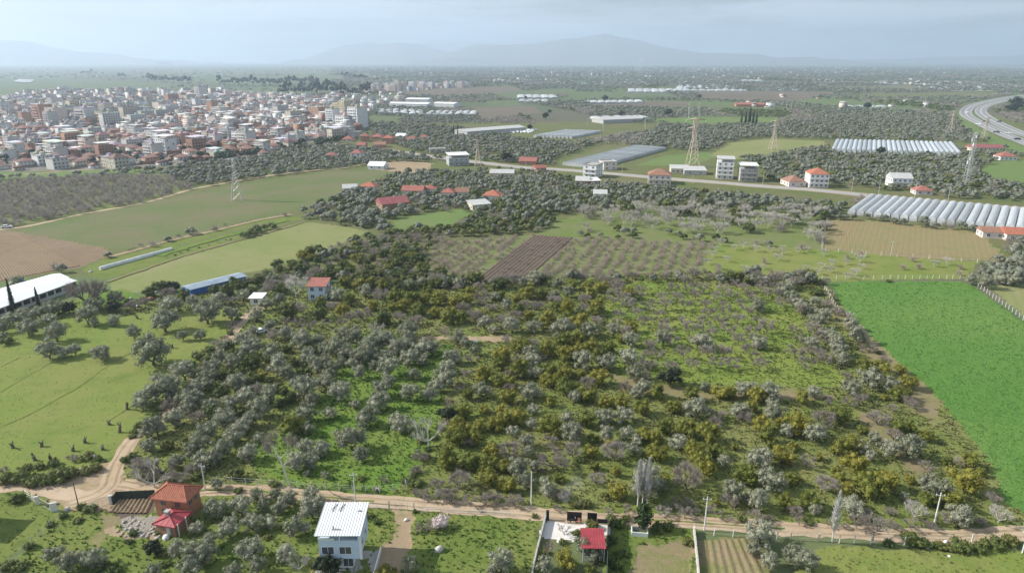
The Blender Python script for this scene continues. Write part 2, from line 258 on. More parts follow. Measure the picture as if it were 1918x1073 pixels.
# (object name, surface, roughness in metres, outline as seen in the photo; traced onto the flat plain)
PARC = [
 ("plain", 'plain', 0, [(-9000, 90), (9000, 90), (9000, 300), (-9000, 300)]),
 ("grove_floor", 'wood', .25, [(-3000, 232), (620, 232), (4000, 205), (4000, 470), (-3000, 560)]),
 ("field", 'farfield', 0, [(-200, 150), (120, 147), (330, 160), (300, 172), (-200, 178)]),
 ("field", 'farfield', 0, [(330, 150), (640, 143), (650, 152), (480, 160)]),
 ("field", 'farfield', 0, [(640, 182), (740, 176), (760, 183), (690, 196), (640, 190)]),
 ("field", 'farbrown', 0, [(730, 168), (960, 162), (985, 172), (900, 180), (760, 180)]),
 ("field", 'farfield', 0, [(900, 176), (1060, 166), (1090, 176), (960, 186)]),
 ("field", 'farfield', 0, [(1060, 174), (1240, 172), (1270, 184), (1060, 188)]),
 ("field", 'farbrown', 0, [(890, 202), (1000, 199), (1015, 212), (900, 222), (880, 216)]),
 ("field", 'farbrown', 0, [(1090, 188), (1280, 190), (1300, 200), (1120, 202)]),
 ("field", 'farbrown', 0, [(1290, 170), (1560, 172), (1500, 190), (1320, 188)]),
 ("field", 'farfield', 0, [(690, 216), (760, 220), (740, 232), (690, 228)]),
 ("field", 'farfield', 0, [(905, 190), (975, 188), (980, 198), (915, 200)]),
 ("field", 'bright', 0, [(1205, 224), (1300, 219), (1455, 220.5), (1460, 231), (1250, 232.5)]),
 ("field", 'pasture', 0, [(1600, 176), (1880, 172), (1850, 182), (1640, 184)]),
 ("town_ground", 'town', 0, [(-700, 196), (60, 183), (130, 177), (260, 178), (420, 172), (480, 180), (600, 184), (690, 236), (640, 262), (560, 268), (480, 300), (420, 300), (300, 313), (150, 320), (-700, 330)]),
 ("field", 'bright', 0, [(-400, 331), (100, 322), (230, 316), (330, 322), (180, 331), (-20, 346), (-400, 360)]),
 ("field", 'pasture', .1, [(1045, 304), (1100, 287), (1168, 273), (1186, 279), (1095, 307)]),
 ("field", 'bright', .1, [(1190, 310), (1246, 292), (1330, 286), (1350, 292), (1290, 311)]),
 ("field", 'pale', .1, [(1330, 292), (1365, 268), (1440, 261), (1540, 264), (1556, 275), (1440, 292), (1385, 299)]),
 ("verge", 'bright', .1, [(1786, 212), (1806, 220), (1835, 242), (1880, 262), (1925, 278), (1925, 296), (1862, 272), (1800, 236)]),
 ("field", 'bright', .1, [(1835, 318), (1870, 302), (1925, 300), (1925, 345), (1850, 338)]),
 ("field", 'earth', .1, [(740, 300), (810, 306), (800, 322), (700, 330), (690, 318)]),
 ("bare_orchard_floor", 'rowgrass', .2, [(-600, 355), (40, 336), (180, 328), (330, 334), (368, 351), (270, 380), (0, 428), (-600, 530)]),
 ("field", 'pasture', .2, [(25, 432), (150, 405), (300, 375), (450, 345), (600, 324), (690, 317), (765, 325), (745, 342), (690, 346), (600, 385), (490, 405), (400, 430), (340, 443), (270, 462), (200, 466)]),
 ("ploughed_field", 'brown', .03, [(-500, 520), (0, 432), (28, 434), (190, 463), (212, 474), (150, 502), (0, 527), (-500, 600)]),
 ("vegetable_strip", 'garden', .2, [(150, 505), (212, 478), (340, 446), (400, 432), (490, 408), (545, 404), (566, 409), (430, 452), (260, 508), (190, 525)]),
 ("vegetable_strip", 'vegrow', .1, [(330, 462), (480, 420), (520, 414), (540, 417), (400, 454), (300, 482)]),
 ("field", 'pale', .08, [(572, 416), (640, 424), (692, 434), (600, 471), (520, 500), (430, 516), (340, 536), (280, 548), (215, 546), (200, 530), (262, 508), (430, 454)]),
 ("field", 'bright', .15, [(735, 412), (800, 400), (860, 392), (885, 400), (840, 424), (770, 436), (740, 434)]),
 ("bare_orchard_floor", 'rowgrass', .22, [(1080, 402), (1200, 380), (1530, 398), (1552, 420), (1545, 470), (1320, 462), (1072, 446), (1000, 440), (1040, 418)]),
 ("orchard_floor", 'rows1', .2, [(815, 455), (1000, 440), (884, 530), (788, 503)]),
 ("orchard_floor", 'rows2', .2, [(1070, 445), (1340, 456), (1312, 505), (1250, 522), (980, 526)]),
 ("orchard_floor", 'meadow', .2, [(1340, 456), (1545, 468), (1700, 483), (1835, 491), (1815, 521), (1540, 528), (1310, 508)]),
 ("tilled_strip", 'dark', .0, [(998, 440), (1076, 445), (984, 528), (880, 530)]),
 ("stubble_field", 'tan', .03, [(1549, 413), (1602, 412), (1700, 420), (1835, 435), (1868, 466), (1890, 491), (1700, 483), (1543, 468)]),
 ("scrub_floor", 'scrub', .3, [(-300, 640), (150, 560), (480, 545), (740, 520), (880, 530), (1310, 508), (1545, 528), (1640, 640), (1760, 740), (1850, 850), (1950, 1000), (1950, 985), (-300, 1000)]),
 ("meadow", 'meadow', .12, [(-400, 640), (0, 612), (150, 596), (330, 585), (420, 578), (470, 590), (452, 604), (382, 692), (332, 742), (268, 802), (236, 834), (182, 872), (60, 892), (-400, 930)]),
 ("meadow", 'lush', .2, [(150, 552), (225, 540), (262, 556), (255, 568), (190, 580), (110, 590), (140, 570)]),
 ("grove_grass", 'lush', .3, [(640, 655), (700, 615), (780, 640), (850, 650), (840, 720), (820, 800), (780, 890), (720, 925), (560, 918), (470, 880), (470, 830), (560, 800), (620, 720)]),
 ("orchard_grass", 'almond', .25, [(1130, 545), (1200, 528), (1460, 540), (1500, 600), (1560, 690), (1590, 725), (1400, 722), (1280, 718), (1150, 690)]),
 ("path", 'earth', .05, [(760, 632), (840, 630), (960, 628), (955, 640), (850, 638), (770, 640)]),
 ("path", 'drysoil', .2, [(1540, 528), (1580, 560), (1640, 640), (1760, 740), (1760, 800), (1700, 760), (1640, 700), (1600, 630), (1560, 590)]),
 ("path", 'drysoil', .2, [(1600, 770), (1660, 790), (1730, 870), (1780, 915), (1750, 920), (1690, 870)]),
 ("path", 'drysoil', .2, [(1150, 702), (1205, 712), (1330, 738), (1480, 730), (1560, 742), (1560, 750), (1440, 746), (1300, 748), (1160, 730)]),
 ("clover_field", 'crop', .34, [(1547, 531), (1600, 527.5), (1800, 527), (1822, 534), (1925, 608), (2400, 900), (2400, 1080), (1960, 985), (1880, 942), (1850, 862), (1755, 742), (1662, 662), (1622, 622), (1582, 582)]),
 ("field", 'pale', .1, [(1845, 535), (1925, 532), (2200, 560), (2400, 860), (1928, 600)]),
 ("grass_plot", 'garden', .3, [(-300, 930), (40, 925), (100, 955), (130, 950), (60, 1010), (-60, 1120), (-300, 1140)]),
 ("garden", 'garden', .3, [(130, 955), (225, 975), (400, 940), (585, 950), (700, 955), (690, 1140), (-60, 1140), (60, 1010)]),
 ("bare_earth", 'earth', .12, [(80, 905), (150, 880), (215, 862), (240, 905), (300, 918), (290, 940), (215, 948), (180, 960), (110, 945), (80, 915)]),
 ("bare_earth", 'drysoil', .2, [(185, 968), (222, 964), (236, 980), (212, 992), (206, 1012), (190, 1024), (168, 1020), (178, 1000), (192, 986)]),
 ("tilled_garden", 'dark', .03, [(195, 957), (225, 930), (290, 930), (290, 962), (232, 970)]),
 ("rubble_ground", 'rubble', .15, [(222, 972), (250, 966), (292, 966), (302, 992), (292, 1004), (250, 994)]),
 ("bare_earth", 'earth', .1, [(200, 990), (225, 984), (250, 998), (305, 1004), (300, 1012), (230, 1010)]),
 ("garden", 'garden', .32, [(770, 962), (1015, 970), (1000, 1140), (690, 1140), (700, 960)]),
 ("driveway", 'earth', .06, [(737, 955), (772, 957), (775, 1010), (760, 1040), (745, 1140), (690, 1140), (700, 1040), (735, 1005)]),
 ("plot", 'garden', .3, [(1150, 975), (1300, 990), (1310, 1140), (1120, 1140)]),
 ("tilled_garden", 'bed', .04, [(1190, 1020), (1295, 1012), (1305, 1140), (1170, 1140)]),
 ("tilled_garden", 'bed', .04, [(1308, 1012), (1400, 1008), (1450, 1040), (1460, 1140), (1315, 1140)]),
 ("concrete_yard", 'concrete', .0, [(1029, 972), (1040, 972.5), (1062, 973), (1139, 979), (1137, 1000), (1086, 1010), (1033, 1013), (1018, 1003)]),
 ("lower_field", 'meadow', .3, [(1560, 1022), (1925, 1034), (2300, 1040), (2300, 1160), (1460, 1160), (1500, 1040)]),
]
ROADS = {
 'near': ([(225, 905), (300, 918), (360, 922), (430, 917), (540, 924), (640, 934), (740, 941), (830, 948), (930, 955), (1020, 963), (1110, 969), (1200, 973), (1290, 977), (1390, 984), (1500, 991), (1600, 997), (1700, 1002), (1780, 1004), (1860, 1002), (1940, 998), (2300, 985)], 3.9),
 'track': ([(505, 565), (480, 580), (452, 603), (425, 640), (398, 665), (370, 706), (330, 752), (290, 790), (262, 810), (236, 842), (222, 865), (212, 888), (205, 910), (175, 930), (130, 942)], 3.6),
 'main': ([(560, 262), (610, 268), (670, 275), (740, 284), (834, 297), (902, 305), (975, 313.5), (1043, 317.5), (1116, 323), (1177, 328.5), (1278, 337), (1345, 342), (1429, 349), (1513, 355), (1566, 360), (1630, 366.5), (1714, 375), (1815, 383.5), (1930, 393), (2300, 425)], 14.0),
 'fieldlane': ([(-60, 440), (0, 430), (60, 422), (150, 402), (270, 380), (340, 360), (372, 352), (440, 340), (520, 327), (600, 318), (650, 314), (720, 300)], 4.5),
 'lane': ([(-200, 932), (0, 914), (60, 910), (110, 922), (160, 928), (205, 915)], 4.0),
}
def poly_of(pts): return [P(*p)[:2] for p in pts]
RW = {k: (np.array(poly_of(p)), w) for k, (p, w) in ROADS.items()}
def dist_line(x, y, line):
    d = np.full(np.shape(x), 1e9)
    for (x1, y1), (x2, y2) in zip(line[:-1], line[1:]):
        L2 = (x2 - x1) ** 2 + (y2 - y1) ** 2
        t = np.clip(((x - x1) * (x2 - x1) + (y - y1) * (y2 - y1)) / L2, 0, 1)
        d = np.minimum(d, np.hypot(x - x1 - t * (x2 - x1), y - y1 - t * (y2 - y1)))
    return d
def road_gap(x, y):
    g = np.full(np.shape(x), 1e9)
    for ln, w in RW.values(): g = np.minimum(g, dist_line(x, y, ln) - w / 2)
    return g
def cls(x, y, jit=0.9):
    """number of the parcel under each ground point"""
    x = np.asarray(x, float); y = np.asarray(y, float)
    jx = (vnoise(x, y, .35, 3) - .5) * 2 + (vnoise(x, y, 1.3, 4) - .5) * 1.2; jy = (vnoise(x, y, .35, 5) - .5) * 2 + (vnoise(x, y, 1.3, 6) - .5) * 1.2
    xj = x + jx * jit; yj = y + jy * jit
    dep = yj * cp + H * sp; ok = dep > 1
    dep = np.where(ok, dep, 1)
    px = xj / dep * FPX + 959; py = 536.5 - (yj * sp - H * cp) / dep * FPX
    c = np.zeros(x.shape, int)
    for i, (_, _, _, pl) in enumerate(PARC):
        a = np.array(pl); m = ok & (px > a[:, 0].min()) & (px < a[:, 0].max()) & (py > a[:, 1].min()) & (py < a[:, 1].max())
        k = np.nonzero(m)[0]
        if len(k): c[k[inpoly(px[k], py[k], pl)]] = i
    return c
TH0, TH1, NT = R(-50), R(50), 400
rr = [62.0]
while rr[-1] < 950: rr.append(rr[-1] * 1.0044)
while rr[-1] < 20000: rr.append(rr[-1] * 1.014)
rr = np.array(rr); th = np.linspace(TH0, TH1, NT + 1)
RRg, THg = np.meshgrid(rr, th, indexing='ij')
gx = (RRg * np.sin(THg)).ravel(); gy = (RRg * np.cos(THg)).ravel()
amps = np.array([p[2] for p in PARC])
vc = cls(gx, gy)
near = np.hypot(gx, gy) < 900
amp = amps[vc] * near
kn = np.nonzero(near & (np.hypot(gx, gy) < 900))[0]
gap = np.full(gx.shape, 99.0); gap[kn] = road_gap(gx[kn], gy[kn])
amp = amp * np.clip((gap - .2) / 1.6, 0, 1)
gz = amp * (0.50 * vnoise(gx, gy, 1.15, 21) + .32 * vnoise(gx, gy, .42, 22) + .30 * vnoise(gx, gy, 2.3, 23) - .15)
nr = len(rr); idx = np.arange(nr * (NT + 1)).reshape(nr, NT + 1)
quads = np.stack([idx[:-1, :-1], idx[:-1, 1:], idx[1:, 1:], idx[1:, :-1]], -1).reshape(-1, 4)[:, ::-1]
fx = gx[quads].mean(1); fy = gy[quads].mean(1)
fc = cls(fx, fy)
verts = np.stack([gx, gy, gz], -1)
for i, (nm, mk, a, pl) in enumerate(PARC):
    q = quads[fc == i]
    if not len(q): continue
    u, inv = np.unique(q, return_inverse=True)
    struct(link(nm, mesh_np(nm, verts[u], inv.reshape(-1, 4), mat=G[mk], smooth=True)))
# the plain goes on outside the sector in view
m = MB(); n = 30; a0, a1 = TH1, TH0 + 2 * math.pi
for i in range(n):
    t0 = a0 + (a1 - a0) * i / n; t1 = a0 + (a1 - a0) * (i + 1) / n
    for r0, r1 in ((62, 900), (900, 20000)):
        m.add([(r * math.sin(t), r * math.cos(t), 0) for r, t in ((r0, t0), (r1, t0), (r1, t1), (r0, t1))], [(0, 1, 2, 3)])
m.add([(62 * math.sin(2 * math.pi * k / 48), 62 * math.cos(2 * math.pi * k / 48), 0) for k in range(48)], [tuple(range(48))])
struct(m.build("ground", G['plain']))
# ---------------------------------------------------------------- roads as sheets laid on the ground
def strip(name, pts, w, mat, z, wob=0.0, step=1.2, photo=True):
    ln = [Vector(P(*p)[:2]) for p in pts] if photo else [Vector(p) for p in pts]
    # Catmull-Rom smoothing
    out = []
    for i in range(len(ln) - 1):
        p0 = ln[max(0, i - 1)]; p1 = ln[i]; p2 = ln[i + 1]; p3 = ln[min(len(ln) - 1, i + 2)]
        k = max(2, min(60, int((p2 - p1).length / step)))
        for j in range(k):
            t = j / k
            out.append(.5 * ((2 * p1) + (p2 - p0) * t + (2 * p0 - 5 * p1 + 4 * p2 - p3) * t * t + (3 * p1 - p0 - 3 * p2 + p3) * t ** 3))
    out.append(ln[-1]); m = MB(); cols = 3 if wob else 2; vs = []
    for i, p in enumerate(out):
        d = (out[min(len(out) - 1, i + 1)] - out[max(0, i - 1)]).normalized(); nrm = Vector((-d.y, d.x))
        a = w / 2 + (wob * float(vnoise(np.array(p.x), np.array(p.y), .5, 31) - .5) * 2 + wob * float(vnoise(np.array(p.x), np.array(p.y), 1.7, 32) - .5))
        b = w / 2 + (wob * float(vnoise(np.array(p.x), np.array(p.y), .5, 33) - .5) * 2 + wob * float(vnoise(np.array(p.x), np.array(p.y), 1.7, 34) - .5))
        vs += [(p.x + nrm.x * a, p.y + nrm.y * a, z), (p.x - nrm.x * b, p.y - nrm.y * b, z)]
    m.add(vs, [(2 * i, 2 * i + 1, 2 * i + 3, 2 * i + 2) for i in range(len(out) - 1)])
    return struct(m.build(name, mat)), out
strip("dirt_road", *ROADS['near'], G['dirt'], .030, .45)
strip("farm_track", *ROADS['track'], G['dirt'], .038, .35)
strip("farm_track", *ROADS['lane'], G['dirt'], .046, .5)
for k in (-.85, .85):      # wheel ruts
    for rn in ('near', 'track'):
        ln = RW[rn][0]; d_ = np.gradient(ln, axis=0); d_ /= np.linalg.norm(d_, axis=1)[:, None]; off = ln + np.stack([-d_[:, 1], d_[:, 0]], -1) * k
        strip('wheel_rut', [tuple(q) for q in off], .5, G['earth'], .050, .12, 1.2, False)
for pl in ([(252, 657), (216, 677), (184, 698), (145, 727), (113, 744), (60, 774), (0, 800)], [(40, 668), (0, 688)], [(115, 668), (60, 700), (0, 735)], [(318, 695), (278, 738), (240, 765), (200, 790)]):
    strip('mown_line', pl, .45, G['scrub'], .11, .15)
_, mid_line = strip('grass_line', [(345, 921), (430, 917.5), (540, 924.5), (640, 934.5), (700, 939)], .55, G['garden'], .055, .28)
strip('grass_line', [(1205, 973), (1290, 977.5), (1390, 984.5), (1470, 989)], .4, G['garden'], .055, .25)
strip('grass_line', [(1640, 999.5), (1740, 1003.5), (1850, 1002.5)], .35, G['earth'], .055, .2)
MAINROAD = [(560, 262), (610, 268), (670, 275), (740, 284), (834, 297), (902, 305), (975, 313.5), (1043, 317.5), (1116, 323), (1177, 328.5), (1278, 337), (1345, 342), (1429, 349), (1513, 355), (1566, 360), (1630, 366.5), (1714, 375), (1815, 383.5), (1930, 393), (2300, 425)]
_, road_pts = strip("road", MAINROAD, 9.0, G['asphalt'], .05, 0, 4)
strip("road_shoulder", MAINROAD, 14.0, G['earth'], .03, .8, 4)
strip("dirt_lane", [(-60, 440), (0, 430), (60, 422), (150, 402), (270, 380), (340, 360), (372, 352), (440, 340), (520, 327), (600, 318), (650, 314), (720, 300)], 3.4, G['dirt'], .05, .5, 2.5)
strip("dirt_lane", [(600, 268), (640, 276), (690, 283), (735, 290), (720, 300)], 4, G['earth'], .055, .4, 3)
strip("dirt_lane", [(330, 318), (250, 312), (130, 320), (60, 326), (-80, 332)], 4, G['earth'], .055, .4, 4)
strip("dirt_lane", [(205, 482), (275, 463.5), (345, 445), (400, 433.5), (480, 414), (548, 402.5)], 3.0, G['earth'], .26, .5, 2)
strip("green_strip", [(296, 480), (400, 449), (490, 426), (536, 413)], 4.5, G['lush'], .27, .6, 2)
strip("field_edge", [(200, 529), (262, 508), (340, 481), (430, 455.5), (520, 431), (572, 416)], 1.8, G['drysoil'], .28, .5, 2)
strip("footpath", [(1150, 330), (1200, 352), (1290, 336)], 2.5, G['earth'], .04, .3, 3)
MW1 = [(1960, 282), (1915, 265), (1882, 252.5), (1842, 234), (1812, 217.5), (1810.5, 206), (1830, 195.5), (1880, 184.5), (1925, 178)]
MW2 = [(1960, 264), (1918, 252.5), (1882, 238), (1849, 221), (1837, 208.5), (1848, 198.5), (1887, 188), (1930, 181)]
for ln in (MW1, MW2):
    strip("motorway_shoulder", ln, 17.5, G['asphalt'], .20, 0, 8)
    strip("motorway", ln, 12.5, G['motorway'], .25, 0, 8)
wl = plain("road_paint", (.78, .77, .74), .6, .1)
for ln, sg in ((MW1, 1), (MW2, 1)):
    _, pts = strip("motorway_marking", ln, .7, wl, .32, 0, 8)
gr = plain("guard_rail_steel", (.62, .63, .64), .4, .1, metal=.4)
def rail(pts, off, label):
    t = thing("guard_rail", label, "guard rail", (pts[0].x, pts[0].y, .25), group="guard rails of the motorway"); mb = MB(); pb = MB()
    ps = []
    for i, p in enumerate(pts):
        d = (pts[min(len(pts) - 1, i + 1)] - pts[max(0, i - 1)]).normalized(); ps.append((p.x - d.y * off - pts[0].x, p.y + d.x * off - pts[0].y))
    for a, b in zip(ps[:-1], ps[1:]): mb.bar((*a, .75), (*b, .75), .22, 4)
    for a in ps[::1]: pb.bar((*a, 0), (*a, .7), .08, 4)
    mb.build("rail", gr, t); o = pb.build("posts", gr, t); o['kind'] = 'stuff'
def spline(ln):
    return [Vector(P(*p)[:2]) for p in ln]
_, d1 = strip("motorway_edge_line", MW1, .5, wl, .29, 0, 14)
_, d2 = strip("motorway_edge_line", MW2, .5, wl, .29, 0, 14)
rail(d1, 6.6, "long grey guard rail along the outer edge of the curving motorway, beside the green verge")
rail(d2, -6.6, "grey guard rail on the far edge of the second motorway carriageway, beside the trees")
# ---------------------------------------------------------------- plants: prototypes
M = {}
M['olive'] = leafmat("olive_leaves", (.205, .215, .138), (.335, .338, .240), .2)
M['oliveshade'] = leafmat("olive_leaves_self_shaded", (.120, .132, .090), (.195, .202, .150), .12)  # woodland olives: self-shadow their coarse crowns lack is put into a darker colour
M['citrus'] = leafmat("citrus_leaves", (.120, .146, .026), (.260, .240, .040), .28)
M['darkcitrus'] = leafmat("dark_citrus_leaves", (.065, .092, .024), (.125, .135, .034), .2)  # citrus seen in weaker light: that difference is put into the leaf colour
M['ever'] = leafmat("evergreen_leaves", (.022, .036, .016), (.040, .055, .022), .1)
M['cypress'] = leafmat("cypress_needles", (.020, .034, .016), (.030, .044, .020), .08)
M['bark'] = plain("olive_bark", (.14, .115, .09), .9, .3, 3)
M['twig'] = leafmat("brown_twigs", (.27, .23, .20), (.39, .34, .30), .12)
M['pink'] = leafmat("pinkish_twigs", (.30, .225, .195), (.42, .33, .29), .1)
M['paletwig'] = leafmat("pale_twigs", (.43, .40, .355), (.58, .54, .48), .1)
M['poplartwig'] = leafmat("poplar_twigs", (.62, .60, .56), (.74, .72, .68), .15)
M['poplarbark'] = plain("white_poplar_bark", (.72, .70, .65), .85, .2, 3)
M['palebark'] = plain("pale_bark", (.55, .52, .47), .85, .25, 3)
M['darkbark'] = plain("dark_bark", (.15, .125, .105), .9, .3, 3)
M['shrub'] = leafmat("shrub_leaves", (.085, .125, .030), (.165, .170, .050), .25)
M['blossom'] = leafmat("almond_blossom", (.55, .44, .42), (.68, .58, .56), .2)
M['ivy'] = leafmat("ivy_leaves", (.030, .055, .016), (.07, .09, .03), .15)
t_ = (1 + 5 ** .5) / 2
ICO = np.array([(-1, t_, 0), (1, t_, 0), (-1, -t_, 0), (1, -t_, 0), (0, -1, t_), (0, 1, t_), (0, -1, -t_), (0, 1, -t_), (t_, 0, -1), (t_, 0, 1), (-t_, 0, -1), (-t_, 0, 1)]) / math.hypot(1, t_)
ICOF = np.array([(0, 11, 5), (0, 5, 1), (0, 1, 7), (0, 7, 10), (0, 10, 11), (1, 5, 9), (5, 11, 4), (11, 10, 2), (10, 7, 6), (7, 1, 8), (3, 9, 4), (3, 4, 2), (3, 2, 6), (3, 6, 8), (3, 8, 9), (4, 9, 5), (2, 4, 11), (6, 2, 10), (8, 6, 7), (9, 8, 1)])
def unit(v): return v / np.maximum(np.linalg.norm(v, axis=-1, keepdims=True), 1e-9)
def leaf_quads(g, c, nrm, size, jit=.55, asp=.62):
    n = len(c); nn = unit(nrm + g.normal(0, jit, (n, 3))); r_ = g.normal(0, 1, (n, 3))
    a = unit(np.cross(nn, r_)); b = np.cross(nn, a); s = (size * g.uniform(.65, 1.35, n))[:, None]
    v = np.stack([c - a * s - b * s * asp * .2, c + b * s * asp, c + a * s + b * s * asp * .2, c - b * s * asp], 1)
    return v.reshape(-1, 3), np.arange(4 * n).reshape(n, 4)
def lobed_crown(seed, nlobe, per, leaf, rx=.5, rz=.40, zc=.52, lr=(.14, .22), core=.80, low=-.55, jit=.55):
    """crown of leaf clusters: lobes on and in an ellipsoid, leaves over each lobe, a dense heart inside"""
    g = np.random.default_rng(seed); d = unit(g.normal(0, 1, (nlobe * 6, 3))); d = d[d[:, 2] > low]
    keep = []
    for v in d:
        if all(np.dot(v, k) < .80 for k in keep) or len(keep) > nlobe * .7: keep.append(v)
        if len(keep) >= nlobe: break
    d = np.array(keep); rad = g.uniform(*lr, len(d)); f = g.uniform(.70, 1.08, len(d)) * np.where(g.random(len(d)) < .2, .6, 1)
    C = d * np.stack([rx - rad * .55, rx - rad * .55, rz - rad * .55], -1) * f[:, None]; C[:, 2] += zc
    V, Q, T = [], [], []; n = 0
    for c, r in zip(C, rad):
        v = ICO * r * core * g.uniform(.8, 1.12, (12, 1)) + c; V.append(v); T.append(ICOF + n); n += 12
        k = int(per * (r / np.mean(rad)) ** 2); e = unit(g.normal(0, 1, (k, 3))); e = e[(e[:, 2] > -.75)]
        p = c + e * r * g.uniform(.78, 1.16, (len(e), 1)); v, q = leaf_quads(g, p, e, leaf, jit); V.append(v); Q.append(q + n); n += len(v)
    v = ICO * np.array([rx * .55, rx * .55, rz * .55]) + np.array([0, 0, zc]); V.append(v); T.append(ICOF + n); n += 12
    return np.concatenate(V), np.concatenate(Q), np.concatenate(T)
def limb_tree(seed, levels, n0, spread, l0, r0, up=.25, base=.0, trunk=.25, shrink=.68, kids=3, lean=(0, 0)):
    """branching skeleton: list of (a, b, r1, r2, level)"""
    g = random.Random(seed); out = []
    top = Vector((lean[0] * trunk, lean[1] * trunk, trunk + base)); out.append((Vector((0, 0, base)), top, r0, r0 * .8, 0))
    def grow(p, d, l, r, lv):
        q = p + d * l * g.uniform(.8, 1.2); out.append((p, q, r, r * .62, lv))
        if lv >= levels: return
        for _ in range(kids if lv < levels - 1 else kids + 1):
            nd = (d + Vector((g.gauss(0, spread), g.gauss(0, spread), g.gauss(up, spread * .7)))).normalized()
            grow(p + (q - p) * g.uniform(.55, 1), nd, l * shrink, r * .6, lv + 1)
    for i in range(n0):
        a = 2 * math.pi * (i + g.uniform(-.3, .3)) / n0; e = g.uniform(.55, 1.2)
        grow(top, Vector((math.cos(a), math.sin(a), e)).normalized(), l0, r0 * .6, 1)
    return out
def split_limbs(sk, lim):
    a, b = MB(), MB()
    for p, q, r, r2, lv in sk:
        if lv <= lim: a.bar(p, q, r, 5 if lv == 0 else 4, r2, False)
        else: b.bar(p, q, r, 3, r2, False)
    return a, b
def twigs_mesh(name, sk, lim, mat, seed, extra, tw, box_):
    """fine twigs: three-sided slivers off the outer limbs"""
    g = np.random.default_rng(seed); mb = MB()
    for p, q, r, r2, lv in sk:
        if lv > lim: mb.bar(p, q, max(r, tw * .8), 3, max(r2, tw * .5), False)
    ends = [(p, q) for p, q, r, r2, lv in sk if lv >= lim]
    for k in range(extra):
        p, q = ends[g.integers(len(ends))]; s = p.lerp(q, float(g.uniform(.2, 1))); d = (q - p).normalized()
        e = s + (d + Vector(g.normal(0, .7, 3)) + Vector((0, 0, .25))).normalized() * float(g.uniform(.35, 1)) * box_
        w = Vector(g.normal(0, 1, 3)).normalized() * tw * .7
        mb.add([s - w, s + w, e], [(0, 1, 2)])
    return mb.mesh(name, mat)
PROTO = {}   # kind -> list of (trunk mesh, crown mesh); unit: crown width 1
def add_proto(k, tr, cr, norm=0.0):
    if norm:     # crown width brought to one
        c = np.empty(len(cr.vertices) * 3, np.float32); cr.vertices.foreach_get("co", c); c = c.reshape(-1, 3); f = .5 / np.percentile(np.hypot(c[:, 0], c[:, 1]), 96) * norm
        for me in (tr, cr): me.transform(Matrix.Scale(f, 4))
    PROTO.setdefault(k, []).append((tr, cr))
def trunk_mesh(seed, mat, h=.3, r=.055, n=3, spread=.5, l=.22):
    sk = limb_tree(seed, 2, n, spread, l, r, .2, -.03, h, .7, 2)
    a, b = split_limbs(sk, 2); return a.mesh("trunk", mat)
for s in range(14):
    g = random.Random(s); v, q, t = lobed_crown(100 + s, g.choice([15, 19, 24]), 105, .030, .54, g.uniform(.42, .52), .54, (.12, .21), .70, -.8, .85)
    if s % 3 == 1 or s > 11: v[:, 0] *= 1.12; v[:, 2] += v[:, 0] * .12
    add_proto('olive', trunk_mesh(s, M['bark'], .16, .055, 3, .5, .22), mesh_np("crown", v, q, t, M['olive']))
for s in range(7):
    g = random.Random(s + 40); v, q, t = lobed_crown(200 + s, g.choice([10, 13, 16]), 80, .038, .56, g.uniform(.42, .54), .48, (.16, .25), .74, -.9, .9)
    tr = trunk_mesh(40 + s, M['darkbark'], .12, .04)
    add_proto('citrus', tr, mesh_np("crown", v, q, t, M['citrus']))
    v, q, t = lobed_crown(250 + s, g.choice([10, 13, 16]), 80, .038, .56, g.uniform(.40, .50), .46, (.16, .25), .74, -.9, .9)
    add_proto('darkcitrus', tr, mesh_np("crown", v, q, t, M['darkcitrus']))
for s in range(4):
    v, q, t = lobed_crown(300 + s, 22, 70, .035, .5, .42, .52, (.12, .19), .85, -.8, .5)
    add_proto('ever', trunk_mesh(60 + s, M['darkbark'], .2, .045), mesh_np("crown", v, q, t, M['ever']))
for s in range(6):     # round brown winter crowns
    sk = limb_tree(70 + s, 4, 5, .55, .26, .030, .22, -.02, .10, .66, 3); a, b = split_limbs(sk, 2)
    add_proto('bare', a.mesh("trunk", M['darkbark']), twigs_mesh("crown", sk, 2, M['twig'], s, 2600, .0062, .17), 1.08)
for s in range(5):     # sparse small orchard trees
    sk = limb_tree(90 + s, 3, 4, .5, .30, .026, .25, -.02, .22, .66, 3); a, b = split_limbs(sk, 1)
    add_proto('sparse', a.mesh("trunk", M['darkbark']), twigs_mesh("crown", sk, 1, M['twig'], s, 2200, .0064, .19), 1.1)
for s in range(4):
    sk = limb_tree(110 + s, 3, 4, .55, .28, .022, .2, -.02, .14, .66, 3); a, b = split_limbs(sk, 1)
    add_proto('pink', a.mesh("trunk", M['palebark']), twigs_mesh("crown", sk, 1, M['pink'], s, 620, .009, .18), 1.1)
for s in range(5):     # pale upright fig and walnut trees
    sk = limb_tree(130 + s, 4, 5, .36, .30, .022, .45, -.02, .16, .68, 3); a, b = split_limbs(sk, 3)
    add_proto('pale', a.mesh("trunk", M['palebark']), twigs_mesh("crown", sk, 3, M['paletwig'], s, 1700, .0062, .19), 1.0)
